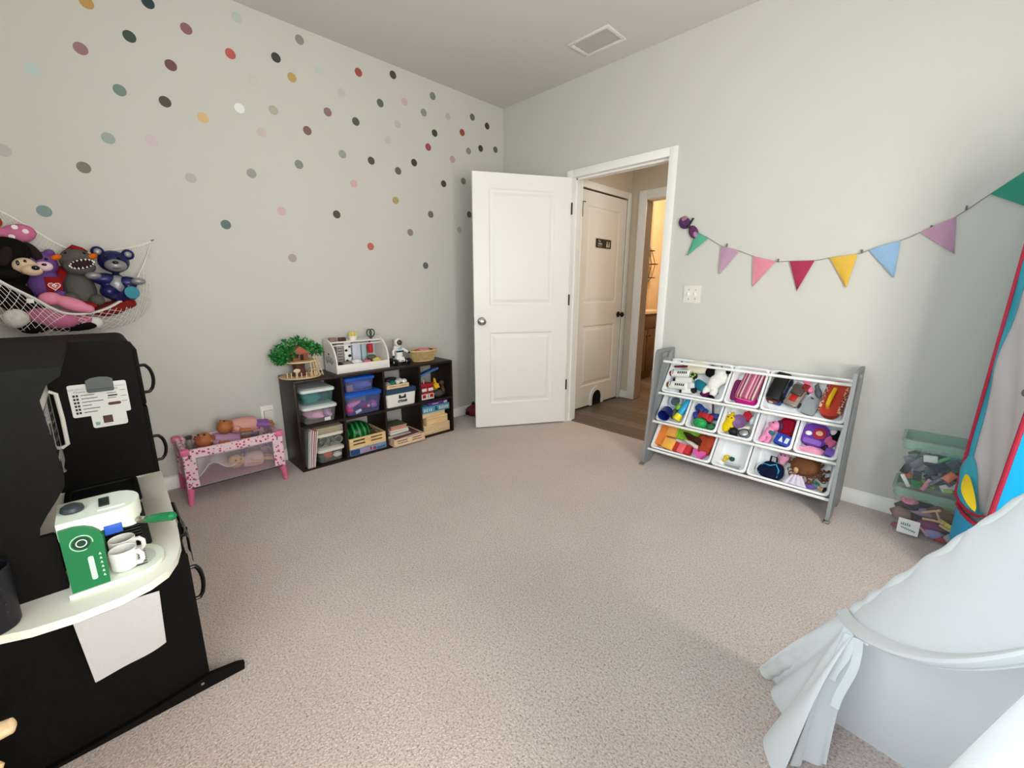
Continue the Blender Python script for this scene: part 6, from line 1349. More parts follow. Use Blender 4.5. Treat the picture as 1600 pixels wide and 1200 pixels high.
# ---- middle row, third bin
t = btoy('plush_toy', 'yellow plush toy lying in the third middle bin', 'stuffed toy', 2, 2, -.058, -.045, .008, -8)
k = B(); k.ell((0, -.012, .02), (.024, .032, .02)); k.ell((0, .03, .022), (.021, .02, .018)); k.ell((-.024, -.005, .022), (.01, .014, .008)); k.ell((.024, -.015, .022), (.010, .014, .008)); k.ell((0, .055, .024), (.008, .014, .007)); fused(k, 'body', F('#e6c71f'), t, .004)
for p in ((-.008, .028, .040), (.009, .028, .040), (.022, -.02, .032), (.02, -.034, .03)):
    k = B(); k.ell(p, .0034); k.build('dark_spot', EYE, t)
bsolo('toy_cone', B().lathe([(0, 0), (.012, 0), (.003, .03), (0, .031)], seg=14), mat('cone_white', '#e6e0d2', rough=.5), 'small white cone above the yellow plush, third middle bin', 'toy', 2, 2, -.068, .025, .02)
t = btoy('toy_bowl', 'purple toy dish on edge in the third middle bin', 'toy dish', 2, 2, .0, -.012, .03, 0, 20)
k = B(); k.lathe([(0, 0), (.022, .002), (.032, .012), (.033, .014), (.022, .006), (0, .004)], seg=22); k.build('dish', mat('dish_purple', '#7d5a8c', rough=.4), t)
bsolo('toy_house', B().prism([(-.018, -.02), (.018, -.02), (.018, .012), (0, .028), (-.018, .012)], .02), P('#b81f32'), 'red toy house at the back of the third middle bin', 'toy', 2, 2, .030, .03, .014, -12)
t = btoy('toy_figure', 'pale grey toy figure at the side of the third middle bin', 'toy figure', 2, 2, .068, .01, .008, -10)
k = B(); k.ell((0, 0, .014), (.016, .028, .014)); k.ell((0, .038, .018), (.014, .015, .014)); fused(k, 'body', mat('fig_grey', '#c2ccd2', rough=.5), t, .004)
k = B(); k.ell((.004, .042, .031), .0025); k.build('eye', EYE, t)
bsolo('toy_ball', B().ell((0, 0, .022), .022), mat('ball_black', '#171717', rough=.6), 'black toy ball beside the yellow plush, third middle bin', 'toy ball', 2, 2, -.015, -.088, .004)
t = btoy('toy_helmet', 'silver toy helmet at the front of the third middle bin', 'toy', 2, 2, .045, -.085, .004, 20)
k = B(); k.ell((0, 0, .018), (.034, .026, .020)); k.build('shell', mat('silver_toy', '#a9acb0', rough=.25, metal=.6), t)
k = B(); k.tube([(.022*math.cos(a), .018*math.sin(a), .034) for a in [i*PI/9 for i in range(18)]], .002, 6, True); k.build('trim', BLACKP, t)
bsolo('toy_bone', blob((.03, .012, .010), 29), mat('bone', '#ddd6c6', rough=.5), 'cream toy piece below the purple dish, third middle bin', 'toy', 2, 2, .035, -.048, .008, 20)
# ---- middle row, fourth bin
t = btoy('toy_pony', 'pink toy pony with violet mane in the fourth middle bin', 'toy pony', 2, 3, -.025, -.035, .010, -20)
k = B(); k.ell((0, .03, .024), (.024, .024, .020)); k.ell((-.008, -.005, .02), (.018, .028, .016)); k.ell((-.012, -.048, .016), (.010, .032, .010)); k.ell((.012, -.045, .016), (.010, .03, .010)); k.ell((-.024, .028, .02), (.010, .010, .010)); fused(k, 'body', mat('pony_pink', '#e88bb4', rough=.45), t, .004)
k = B(); k.tube([(.0, .055, .03), (.016, .048, .034), (.026, .03, .030), (.026, .01, .02)], [.006, .009, .008, .003], 8); k.build('mane', mat('mane_violet', '#4a2148', rough=.5), t)
k = B(); k.box((.008, -.008, .030), (.026, .016, .012), .004); k.build('saddle', mat('saddle_teal', '#1f6f7a', rough=.5), t)
k = B(); k.ell((-.010, .034, .042), .0032); k.build('eye', EYE, t)
t = btoy('toy_backpack', 'dark red rounded toy backpack at the back of fourth middle bin', 'toy bag', 2, 3, .045, .01, .008, -8)
k = B(); k.prism(rrect(.082, .10, .036, 6), .030); k.build('bag', F('#8a1226'), t)
k = B(); k.tube([(x, y, .031) for x, y in rrect(.064, .08, .028, 6)], .002, 5, True); k.build('seam', F('#6a0c1c'), t)
t = btoy('toy_box', 'bright blue box with white print in the fourth middle bin', 'toy box', 2, 3, .048, -.075, .012, -12)
k = B(); k.box((0, 0, .016), (.068, .05, .030), .003); k.build('box', P('#1d3fa8'), t)
k = B(); k.prism([(-.016, -.014), (.002, -.014), (-.012, .014)], .0008, T(0, 0, .0312)); k.box((.014, 0, .0314), (.014, .026, .0008)); k.build('print', PAPER, t)
# ---- middle row, fifth bin
t = btoy('toy_backpack', 'purple toy backpack with red figure badge in the last middle bin', 'toy bag', 2, 4, -.02, -.005, .006, -6)
k = B(); k.prism(rrect(.105, .115, .035, 6), .032); k.build('bag', F('#6a3fa0'), t)
k = B(); k.prism(rrect(.078, .026, .010, 4, 0, -.04), .010, T(0, 0, .032)); k.build('pocket', F('#8a62bd'), t)
k = B(); k.prism(rrect(.05, .058, .02, 5, .016, .012), .003, T(0, 0, .032)); bd_ = k.build('badge', mat('badge_red', '#a81c34', rough=.5), t)
k = B(); k.ell((.014, .012, .0352), (.015, .013, .002)); k.build('badge_face', mat('badge_skin', '#e3b394', rough=.5), bd_)
k = B(); k.ell((-.028, .0, .034), (.014, .012, .004)); k.build('cloud_patch', WHITEP, t)
bsolo('doll_skirt', blob((.055, .022, .014), 33, .2), F('#e39ab8'), 'pink frilly doll skirt below the purple backpack, last middle bin', 'doll clothes', 2, 4, -.025, -.092, .0)
t = btoy('plush_toy', 'black and white plush toy with pink legs at the side, last middle bin', 'stuffed toy', 2, 4, .062, .0, .010, -20)
k = B(); k.ell((0, .02, .018), (.022, .02, .018)); k.ell((.018, .042, .022), (.007, .016, .006), rot=Euler((0, 0, -.5))); k.ell((.006, -.002, .018), (.012, .012, .012)); fused(k, 'body', F('#141214'), t, .004)
k = B(); k.ell((-.010, .020, .026), (.014, .014, .012)); k.build('face', F('#e6dfdc'), t)
k = B(); k.ell((-.014, -.02, .016), (.012, .028, .012)); k.ell((.008, -.022, .016), (.010, .026, .012)); fused(k, 'legs', F('#d0688f'), t, .004)
bsolo('toy_block', B().box((0, 0, .014), (.036, .034, .026), .005), P('#6f4fae'), 'purple toy block at the front corner of the last middle bin', 'toy', 2, 4, .062, -.082, .004, -10)
bsolo('toy_piece', blob((.016, .018, .012), 36), mat('plum_dark', '#33152c', rough=.5), 'dark plum toy piece between backpack and purple block, last middle bin', 'toy', 2, 4, .038, -.055, .004)
# ---- bottom row, first bin: blocks
def cube_toy(name, lab, u, v, d, c1, w=.004, rz=0., hollow=False):
    k = B(); k.box((0, 0, d[2]/2), d, .003); return bsolo(name, k, mat('foam_'+c1, c1, rough=.6), lab, 'toy block', 3, 0, u, v, w, rz)
cube_toy('foam_block', 'tall orange block leaning in the corner of bottom first bin', -.150, -.005, (.05, .15, .035), '#e8853a', .004, -4)
cube_toy('foam_block', 'amber block beside the orange one in bottom first bin', -.098, .035, (.055, .09, .04), '#e6a24c')
cube_toy('foam_block', 'yellow orange block at the front of bottom first bin', -.085, -.075, (.062, .06, .05), '#f2b04a', .004, -6)
t = btoy('toy_tray', 'lime green toy tray at the back of bottom first bin', 'toy tray', 3, 0, .015, .025, .012, -3)
k = B(); k.box((0, 0, .003), (.14, .075, .006), .002)
for s in (-1, 1): k.box((s*.067, 0, .012), (.006, .075, .02), .002); k.box((0, s*.035, .012), (.14, .006, .02), .002)
k.build('tray', mat('tray_lime', '#8fc93a', rough=.5), t)
cube_toy('foam_block', 'dark red block, nearest the amber one, bottom first bin', -.032, -.078, (.036, .055, .04), '#b8302a', .004, -8)
cube_toy('foam_block', 'coral pink block between two red blocks, bottom first bin', .004, -.082, (.036, .055, .046), '#ec6a72', .004, -8)
cube_toy('foam_block', 'red block behind the pink heart, bottom first bin', .040, -.080, (.034, .05, .042), '#c22a2e', .004, -6)
bsolo('fur_strip', blob((.055, .018, .018), 40, .2), mat('fur_brown', '#3a1a0e', rough=.9, bump=.6, bscale=150), 'dark brown furry strip lying on lime tray, bottom first bin', 'soft toy', 3, 0, .06, .0, .035, -20)
bsolo('felt_strip', blob((.05, .012, .008), 41, .15), F('#e3d5bd'), 'cream strip below the brown furry one, bottom first bin', 'soft toy', 3, 0, .068, -.035, .03, -16)
bsolo('fur_toy', blob((.045, .055, .022), 42, .22), mat('fur_orange', '#a83e22', rough=.9, bump=.6, bscale=120), 'rust orange furry toy at the far side of bottom first bin', 'soft toy', 3, 0, .135, -.01, .006)
hp = [(.034*math.sin(a)**3, .0021*(13*math.cos(a)-5*math.cos(2*a)-2*math.cos(3*a)-math.cos(4*a))) for a in [2*PI*i/30 for i in range(30)]]
bsolo('heart_block', B().prism(hp, .03), mat('heart_pink', '#dd5aa6', rough=.5), 'magenta pink heart shaped block, front of bottom first bin', 'toy block', 3, 0, .118, -.078, .006, 8)
# ---- bottom row, second bin
t = btoy('toy_figure', 'small yellow and dark green toy figure in the bottom middle bin', 'toy figure', 3, 2, -.015, -.058, .002, 0)
k = B(); k.ell((-.014, .006, .012), (.014, .012, .010)); k.ell((-.022, -.012, .010), (.010, .010, .008)); fused(k, 'body', mat('fig_yellow', '#d9b62a', rough=.45), t, .003)
k = B(); k.ell((.012, .002, .014), (.012, .012, .012)); k.build('green_part', mat('fig_green', '#23533f', rough=.45), t)
k = B(); k.ell((.014, .014, .018), (.006, .006, .005)); k.build('white_part', WHITEP, t)
for i, (v, c1, lab) in enumerate(((-.082, '#b9bec0', 'upper pale grey strip lying flat in the bottom middle bin'), (-.097, '#8e9496', 'lower grey strip lying flat in the bottom middle bin'))):
    k = B(); k.box((0, 0, .002), (.09-.01*i, .010, .004), .001); bsolo('paper_strip', k, P(c1), lab, 'paper', 3, 2, .005, v, .001, -3+2*i)
# ---- bottom row, third bin: navy bag, curly doll
t = btoy('toy_bag', 'navy toy bag with cyan piping in the bottom far bin', 'toy bag', 3, 3, -.085, -.065, .006, 8)
k = blob((.062, .05, .024), 50, .08); k.build('bag', F('#151c38'), t)
k = B(); k.tube([(-.055, -.02, .03), (-.04, .03, .036), (-.005, .02, .046), (.02, .03, .042), (.035, 0, .042), (.028, -.035, .036), (.012, -.048, .026)], .0036, 6); k.build('piping', mat('cyan_trim', '#2fa6c9', rough=.5), t)
k = B(); k.tube([(-.01, .04, .03), (-.005, .075, .035), (.02, .07, .035), (.02, .045, .03)], .005, 6); k.build('strap', F('#101426'), t)
t = btoy('toy_creature', 'small pink toy creature above the navy bag, bottom far bin', 'toy creature', 3, 3, -.045, .025, .022)
k = B(); k.ell((0, 0, .018), (.024, .020, .018)); k.ell((-.014, .02, .02), (.007, .009, .006)); k.ell((.014, .02, .02), (.007, .009, .006)); k.ell((0, -.022, .014), (.016, .014, .012)); fused(k, 'body', mat('creature_pink', '#c78aa6', rough=.5), t, .004)
for s in (-1, 1):
    k = B(); k.ell((s*.008, .004, .036), .003); k.build('eye', EYE, t)
HAIRC = mat('hair_auburn', '#6b3f22', rough=.75, bump=.3, bscale=90, vary=.3, vscale=50)
t = btoy('curly_doll', 'doll with a mass of curly brown hair in the bottom far bin', 'doll', 3, 3, .055, -.008, .006)
k = B(); k.ell((-.015, -.01, .03), (.022, .024, .024)); k.ell((-.012, -.052, .018), (.016, .03, .014)); k.ell((-.035, -.05, .016), (.007, .026, .007), rot=Euler((0, 0, -.4))); k.ell((.012, -.055, .016), (.007, .026, .007), rot=Euler((0, 0, .5))); fused(k, 'body', SKIN2, t, .004)
k = B(); k.grid(lambda u, v: (-.012+(u-.5)*(.034+.06*v), -.045-.05*v, .036+.008*math.sin(u*PI)+.003*math.sin(u*22)), 22, 8, .006); k.build('dress', F('#d8cfe0'), t)
k = B(); k.ell((.045, -.072, .016), (.03, .014, .010)); k.build('sash', F('#6d549c'), t)
rh = random.Random(5); k = B()
k.ell((.01, .012, .03), (.062, .05, .030))
for i in range(95):
    a = rh.uniform(0, 2*PI); rr = rh.uniform(.2, 1.05); p = Vector((.012+.072*rr*math.cos(a), .012+.058*rr*math.sin(a) - (.02 if math.cos(a) > .3 else 0), .052-.024*rr*rr)); d = Vector((math.cos(a), math.sin(a), -.4)); R_ = rh.uniform(.004, .007)
    pts = []
    for j in range(9): q = j*1.1; pts.append(p + d*(j*.0032) + Vector((R_*math.cos(q+a), R_*math.sin(q+a), R_*.6*math.sin(q*1.3))))
    k.tube(pts, .0026, 5)
hh = k.build('hair', HAIRC, t); hh['kind'] = 'stuff'
t = btoy('small_doll', 'small doll with black hair and teal skirt, front corner of bottom far bin', 'doll', 3, 3, .148, -.085, .004, 70)
k = B(); k.ell((0, -.018, .014), (.013, .014, .013)); k.ell((0, .008, .010), (.010, .018, .009)); k.ell((-.004, .035, .008), (.005, .018, .005)); k.ell((.006, .035, .008), (.005, .018, .005)); fused(k, 'body', SKIN2, t, .003)
k = B(); k.ell((.002, -.026, .017), (.016, .013, .014)); k.build('hair', mat('hair_black', '#14100e', rough=.6), t)
k = B(); k.ell((0, .018, .012), (.018, .018, .010)); k.build('skirt', F('#3f9c86'), t)
# ================================================================ two clear storage tubs by the far wall
CLR2 = mat('tub_clear', '#dfe9e6', rough=.1, spec=.5, alpha=.05); CLRIM = mat('tub_rim', '#9fc4b4', rough=.2, spec=.5, alpha=.42); CLBK = mat('tub_back', '#a9d2c2', rough=.15, alpha=.35)
def tub(label, x0, x1, y0, y1, z0, h, taper=.10):
    t = thing('storage_tub', label, 'storage tub', ((x0+x1)/2, (y0+y1)/2, z0)); cx, cy = (x0+x1)/2, (y0+y1)/2; wx, wy = x1-x0, y1-y0
    def R(dx, z): return [(px, py, z) for px, py in rrect(wx-2*dx, wy-2*dx, .03, 4, cx, cy)]
    k = WB(t); k.rings([R(.03, z0+.001), R(.010, z0+h-.045), R(.012, z0+h-.045), R(.032, z0+.004)]); k.build('tub', CLR2, t)
    k = WB(t); k.rings([R(.010, z0+h-.046), R(.006, z0+h-.04), R(.006, z0+h-.014), R(.0, z0+h-.010), R(.0, z0+h), R(.012, z0+h), R(.013, z0+h-.046)], closed=True); k.build('rim', CLRIM, t)
    return t
tub('clear plastic tub of mixed dolls and toys on the carpet, under the brick tub', 3.048, 3.50, -.258, -.022, 0, .245)
tub('open clear plastic tub of building bricks stacked on the toy tub', 3.045, 3.46, -.252, -.022, .2465, .240)
cd_ = thing('label_card', 'white card with teal printed lettering on front of the lower tub', 'label', (3.135, -.2405, .052), (math.radians(90-5), 0, 0))
k = B(); k.prism(rrect(.078, .074, .003, 2), .0012); k.build('card', WHITEP, cd_)
k = B()
for i in range(5): k.tube([(-.026+i*.0075, .016+.003*(i % 2), .0016), (-.028+i*.0075, .004, .0016), (-.023+i*.0075, .009, .0016)], .0017, 5)
for i in range(6): k.tube([(-.026+i*.009, -.004-.003*i*.5, .0016), (-.020+i*.009, -.012-.002*i, .0016), (-.018+i*.009, -.004-.002*i, .0016)], .0017, 5)
k.build('lettering', mat('teal_print', '#2a8a90', rough=.5), cd_)
# building bricks: each one a thing, jumbled behind the clear front
def brick_mesh(nx, ny, h=.0096, p=.016):
    k = B(); k.box((0, 0, h/2), (nx*p-.0004, ny*p-.0004, h), .0006)
    for i in range(nx):
        for j in range(ny): k.cyl(((i-(nx-1)/2)*p, (j-(ny-1)/2)*p, h), ((i-(nx-1)/2)*p, (j-(ny-1)/2)*p, h+.0035), .0048, seg=8)
    return k
BCOL = [('white', '#dfe1dd'), ('charcoal', '#2e3438'), ('grey', '#8a8f95'), ('green', '#2f9a4a'), ('navy', '#22304c'), ('lime', '#a9c95a'), ('yellow', '#e0b93a'), ('orange', '#d2622e'), ('teal', '#2a8fa6'), ('dark green', '#245a4a'), ('pink', '#cf8aa0'), ('slate', '#4c5560')]
BM = {n: mat('brick_'+n, c, rough=.3, spec=.5) for n, c in BCOL}
ZONE = [  # photo's patches of colour: (x range, z range, colour names)
 ((3.08, 3.17, .38, .44), ['white', 'white', 'charcoal']), ((3.08, 3.14, .33, .39), ['grey', 'charcoal', 'slate']), ((3.14, 3.21, .30, .38), ['navy', 'charcoal', 'navy', 'slate']), ((3.16, 3.23, .36, .43), ['green', 'lime', 'green']),
 ((3.22, 3.30, .34, .42), ['dark green', 'teal', 'slate']), ((3.08, 3.15, .262, .30), ['green', 'lime', 'orange', 'white']), ((3.10, 3.17, .29, .33), ['yellow', 'orange', 'charcoal', 'white']), ((3.16, 3.24, .262, .31), ['pink', 'slate', 'grey', 'lime']), ((3.24, 3.32, .262, .34), ['navy', 'lime', 'yellow', 'white', 'slate']), ((3.32, 3.42, .262, .42), ['grey', 'dark green', 'teal', 'slate', 'orange'])]
rb_ = random.Random(11); BME = {}
SZ = [(2, 4), (2, 2), (2, 3), (1, 4), (2, 4), (1, 2), (4, 4)]
for s in SZ:
    if s not in BME: BME[s] = brick_mesh(*s).build('brick', BM['white'], None).data
for o in list(COL.objects):
    if o.name.startswith('brick') and o.parent is None and o.type == 'MESH' and 'label' not in o: bpy.data.objects.remove(o)
GEN = ['slate', 'charcoal', 'grey', 'navy', 'dark green', 'teal', 'lime', 'orange', 'white', 'yellow']
for lay in range(4):
    for j in range(5):
        for i in range(10):
            if (i+j+lay) % 2 or rb_.random() < .10: continue
            z = .272+j*.034+rb_.uniform(-.004, .004); x = 3.086+i*.037+(.008 if lay > 1 else 0)+rb_.uniform(-.004, .004)
            if x > 3.425 or (j == 4 and rb_.random() < .35): continue
            names = next((nm for (x0, x1, z0, z1), nm in ZONE if x0 <= x <= x1 and z0 <= z <= z1), GEN)
            n = names[rb_.randrange(len(names))]; s = SZ[rb_.randrange(len(SZ)-1)]; key = (s, n)
            if key not in BME: me = BME[s].copy(); me.materials.clear(); me.materials.append(BM[n]); BME[key] = me
            o = bpy.data.objects.new('building_brick', BME[key]); COL.objects.link(o)
            o.location = (x, -.203-.018*(z-.26)/.18+lay*.022, z)
            o.rotation_euler = Euler((math.radians(90+rb_.uniform(-22, 22)), math.radians(rb_.uniform(-18, 18)), 0)).to_matrix().to_4x4().__matmul__(RZ(rb_.uniform(0, 180))).to_euler()
            tag(o, n+' plastic building brick in the jumbled pile inside the upper clear tub', 'building brick', n+' bricks in the upper tub')
k = B()
for i in range(70):
    p = Vector((rb_.uniform(3.09, 3.43), rb_.uniform(-.095, -.055), rb_.uniform(.268, .40))); k.mi = rb_.randrange(4); k.box(p, (.03, .03, .02), .001, rot=Euler((rb_.uniform(0, 3), rb_.uniform(0, 3), rb_.uniform(0, 3))))
solo('building_bricks', k, [BM['charcoal'], BM['slate'], BM['dark green'], BM['grey']], 'mass of darker building bricks deep inside the upper clear tub', 'building bricks', kind=None) if False else tag(k.build('building_bricks', [BM['charcoal'], BM['slate'], BM['dark green'], BM['grey']]), 'mass of darker building bricks deep inside the upper clear tub', 'building bricks', None, 'stuff')
# lower tub: jumbled dolls and toys
LT = [('soft_toy', 'pink ringed soft toy at the upper corner of lower tub', (3.12, -.205, .178), (.032, .022, .024), '#c97a98'), ('soft_toy', 'dark violet soft toy under the pink ringed one, lower tub', (3.13, -.19, .145), (.045, .03, .022), '#3a2a3c'),
      ('doll_clothes', 'mauve doll clothes in the middle of lower tub', (3.17, -.19, .128), (.05, .025, .022), '#9a7f98'), ('soft_toy', 'brown furry soft toy in the middle of lower tub', (3.235, -.185, .135), (.055, .03, .038), '#6e5540'), ('soft_toy', 'tan soft toy behind the white card of lower tub', (3.10, -.19, .09), (.04, .025, .035), '#8a6f66'),
      ('doll_clothes', 'plum doll dress in the lower half of lower tub', (3.205, -.205, .075), (.05, .018, .024), '#7d3a66'), ('soft_toy', 'lilac soft toy at the bottom front of lower tub', (3.22, -.208, .04), (.035, .018, .024), '#9a92c4'), ('soft_toy', 'red soft toy at the bottom of lower tub', (3.25, -.205, .022), (.03, .018, .015), '#b8323f'),
      ('soft_toy', 'pale grey soft toy at the bottom, far end of lower tub', (3.285, -.205, .035), (.024, .018, .026), '#a9a6a8'), ('soft_toy', 'pink square cushion at the far end of lower tub', (3.305, -.205, .125), (.022, .016, .028), '#d08aa0'), ('soft_toy', 'dark plum toy deep in the far end of lower tub', (3.35, -.17, .08), (.06, .04, .06), '#3c2c34'), ('soft_toy', 'rose toy along the bottom edge of lower tub', (3.12, -.195, .025), (.05, .02, .018), '#a8566a'), ('doll_clothes', 'olive grey cloth under the rim of lower tub', (3.27, -.18, .175), (.055, .03, .022), '#7d7f66'), ('soft_toy', 'dark brown toy deep behind the card in lower tub', (3.16, -.12, .09), (.08, .05, .07), '#3d3236'), ('soft_toy', 'dusky mauve toy deep in the middle of lower tub', (3.28, -.12, .09), (.08, .05, .07), '#5b4a58')]
for i, (nm, lab, c_, r, c1) in enumerate(LT): lump(nm, lab, 'toy' if nm == 'soft_toy' else 'doll clothes', c_, r, F(c1), 100+i, amp=.2)
for i, (pts, r, c1, lab) in enumerate((([(3.17, -.218, .135), (3.21, -.222, .16), (3.225, -.222, .168)], .006, '#d3ab8e', 'doll arm reaching up in the middle of lower tub'), ([(3.175, -.222, .108), (3.21, -.224, .113), (3.245, -.224, .113)], .0065, '#dba988', 'doll leg lying level across the lower tub'), ([(3.217, -.224, .162), (3.228, -.224, .135), (3.235, -.224, .115)], .0055, '#cfa98a', 'doll arm bent downward in the middle of lower tub'), ([(3.172, -.218, .062), (3.19, -.22, .045), (3.205, -.22, .03)], .0065, '#e3a8a4', 'pink doll leg pointing down at the bottom of lower tub'), ([(3.235, -.224, .10), (3.27, -.224, .085), (3.305, -.222, .082)], .007, '#c9b27a', 'tan long toy strip across the far half of lower tub'))):
    t = thing('doll_limb', lab, 'doll part', pts[0]); k = WB(t); k.tube(pts, [r, r, r*.8], 8); k.ell(pts[-1], r*1.25); fused(k, 'limb', mat('limb_'+c1, c1, rough=.5), t, .0025)
k = B(); k.grid(lambda u, v: (3.235+.05*u, -.222+.004*v, .118-.022*u+.022*(v-.5)*(1-.3*u)), 6, 4, .005); solo('toy_banana', k, mat('toy_yel', '#d9cf3c', rough=.5), 'yellow toy strip near the middle of lower tub', 'toy')
k = B(); k.tube([(3.115+.018*math.cos(a), -.222, .182+.016*math.sin(a)) for a in [i*PI/9 for i in range(18)]], .006, 8, True); solo('toy_ring', k, mat('ring_pink', '#d98aa6', rough=.5), 'pink toy ring at the upper corner of lower tub', 'toy ring')

# ================================================================ blue pop-up play tent with red piping
TB_ = mat('tent_blue', '#16a3d8', rough=.7, spec=.2); TB2 = mat('tent_teal', '#3f9fb4', rough=.7, spec=.2, vary=.12, vscale=18); TRED = mat('tent_red', '#a81f3a', rough=.6); TGR = mat('tent_grey', '#c4bfc1', rough=.85, spec=.1, vary=.04, vscale=10)
pt_ = thing('popup_tent', 'bright blue pop-up play tent with red piping beside the clear tubs', 'play tent', (3.6, -.5, 0))
E1 = lambda z: Vector((3.247+.022*z/1.3, -.45, z)); E2 = lambda z: Vector((3.325+.043*z, -.64, z))
top = 1.62
def face(u, v):
    z = v*top; a = E1(.36+(top-.36)*v); c = E2(.17+(top-.17)*v); p = a.lerp(c, u); return p + Vector((.02, .012, 0))*math.sin(u*PI)*(.7+.3*math.sin(v*9)) + Vector((.004, 0, 0))*math.sin(u*11+v*23)
k = WB(pt_); k.grid(face, 14, 40, .003); k.build('grey_wall', TGR, pt_)
def border(u, v):
    w_ = .10+.05*math.sin(v*9+1)+.10*max(0, v-.4)+.5*max(0, .07-v); p = face(u*max(w_, .03), v); return p + Vector((-.004, -.004, 0))
k = WB(pt_); k.grid(border, 6, 40, .002); k.build('teal_border', TB2, pt_)
k = WB(pt_); k.tube([E1(.40+(top-.40)*i/30) + Vector((-.006, -.008, 0)) for i in range(31)], .0055, 8); k.build('piping', TRED, pt_)
k = WB(pt_); k.tube([E2(top*i/30) + Vector((-.003, -.006, 0)) for i in range(31)], .008, 8); k.build('piping', TRED, pt_)
lc = [E1(.40), Vector((3.252, -.475, .358)), Vector((3.272, -.535, .335)), Vector((3.305, -.595, .33)), E2(.35)]
k = WB(pt_); k.tube([cr(lc, i/16) + Vector((-.004, -.004, 0)) for i in range(17)], .006, 8); k.build('piping', TRED, pt_)
k = WB(pt_)
def flapf(u, v):
    a = cr(lc, u*.92); b2 = face(u*.85, .13-.07*u+.03*math.sin(u*8)); p = a.lerp(b2, v); return p + Vector((-.008, -.010, 0))*(.4+math.sin(v*PI))
k.grid(flapf, 12, 8, .002); k.build('teal_pocket', TB2, pt_)
k = WB(pt_); k.grid(lambda u, v: cr([E1(.455)+Vector((.004, -.03, 0)), Vector((3.268, -.535, .415)), Vector((3.30, -.60, .352))], u) + Vector((.010*(v-.5)*(1-abs(2*u-1)**2)*2.2, -.022, .04*(v-.5)*(1-abs(2*u-1)**2))), 12, 4, .002); k.build('yellow_flame', mat('tent_yellow', '#e0c21f', rough=.6), pt_)
k = WB(pt_); k.grid(lambda u, v: (3.262+.075*u-.012*math.sin(u*PI), -.47-.17*u-.02*math.sin(u*PI), .315-.02*u-.15*v-.01*math.sin(u*PI)*v), 12, 10, .003); k.build('side_pocket', mat('pocket_blue', '#2f9fd0', rough=.7, vary=.12, vscale=25), pt_)
k = WB(pt_); k.tube([(3.262+.075*u-.012*math.sin(u*PI)-.003, -.47-.17*u-.02*math.sin(u*PI)-.003, .315-.02*u) for u in [i/12 for i in range(13)]], .0075, 8); k.build('pocket_trim', TRED, pt_)
k = WB(pt_); k.grid(lambda u, v: E2(top*v)*(1-u)+Vector((4.05, -.60, top*v))*u + Vector((0, -.01*math.sin(u*6)*math.sin(v*5), 0)), 20, 24, .003); k.build('front_wall', TB_, pt_)
k = WB(pt_); k.grid(lambda u, v: E1(top*v)*(1-u)+Vector((4.05, -.32, top*v))*u if v > .22 else (E1(.36)*(1-u)+Vector((4.05, -.32, .36))*u), 12, 24, .003); k.build('back_wall', TB_, pt_)
k = WB(pt_); k.grid(lambda u, v: (4.05, -.60+.28*u, top*v), 6, 12, .003); k.build('end_wall', TB_, pt_)
k = WB(pt_); rp = [E1(top), E2(top), Vector((4.05, -.60, top)), Vector((4.05, -.32, top))]; ap_ = Vector((3.68, -.48, top+.22))
for i in range(4): k.add([rp[i], rp[(i+1) % 4], ap_], [(0, 1, 2)])
k.build('roof', TB_, pt_)
k = WB(pt_); k.ell((3.342, -.655, .836), (.014, .014, .016)); k.build('toggle', mat('toggle_grey', '#5c5c58', rough=.4), pt_)

# ================================================================ white canvas teepee in the foreground
A_ = Vector((2.88, -1.59, 0)); B_ = Vector((3.055, -2.50, 0)); AP = Vector((3.54, -2.12, 1.5)); C_ = Vector((4.20, -2.62, 0)); D_ = Vector((4.06, -1.66, 0))
CV = mat('canvas_white', (.90, .92, .93, 1), rough=.9, spec=.1, bump=.12, bscale=500)
nt, b_, N, L = nodes_of(CV); tl = N('BsdfTranslucent'); tl.inputs['Color'].default_value = (.86, .90, .93, 1); mxs = N('MixShader'); mxs.inputs[0].default_value = .38
L(b_.outputs[0], mxs.inputs[1]); L(tl.outputs[0], mxs.inputs[2]); L(mxs.outputs[0], nt.nodes['Material Output'].inputs['Surface'])
tp = thing('teepee_tent', 'white canvas play teepee with its curtains tied back, nearest the camera', 'teepee', (3.54, -2.12, 0))
Ln = lambda P_, s: P_.lerp(AP, s)
def panel(P1, P2, nrm, bulge=.03, wr=.008, s1=.97, nu=36, nv=44, seed=0.):
    def fn(u, v):
        s = v*s1; p = Ln(P1, s).lerp(Ln(P2, s), u); w = (1-s)
        return p + Vector(nrm)*(bulge*math.sin(u*PI)*w + wr*math.sin(u*16+v*5+seed)*(w**.5)*math.sin(u*PI)**.5 + wr*.7*math.sin(u*7-v*13+seed*2)*w*math.sin(u*PI)) + Vector((0, 0, .012*math.sin(u*PI)*(1-v)))
    k = WB(tp); k.grid(fn, nu, nv, .002); return k
panel(A_, D_, (.1, -1, -.1), .05, .007, seed=1).build('side_panel', CV, tp); panel(D_, C_, (-1, .1, 0), .04, .006, seed=2).build('back_panel', CV, tp); panel(C_, B_, (0, 1, 0), .05, .006, seed=3).build('side_panel', CV, tp)
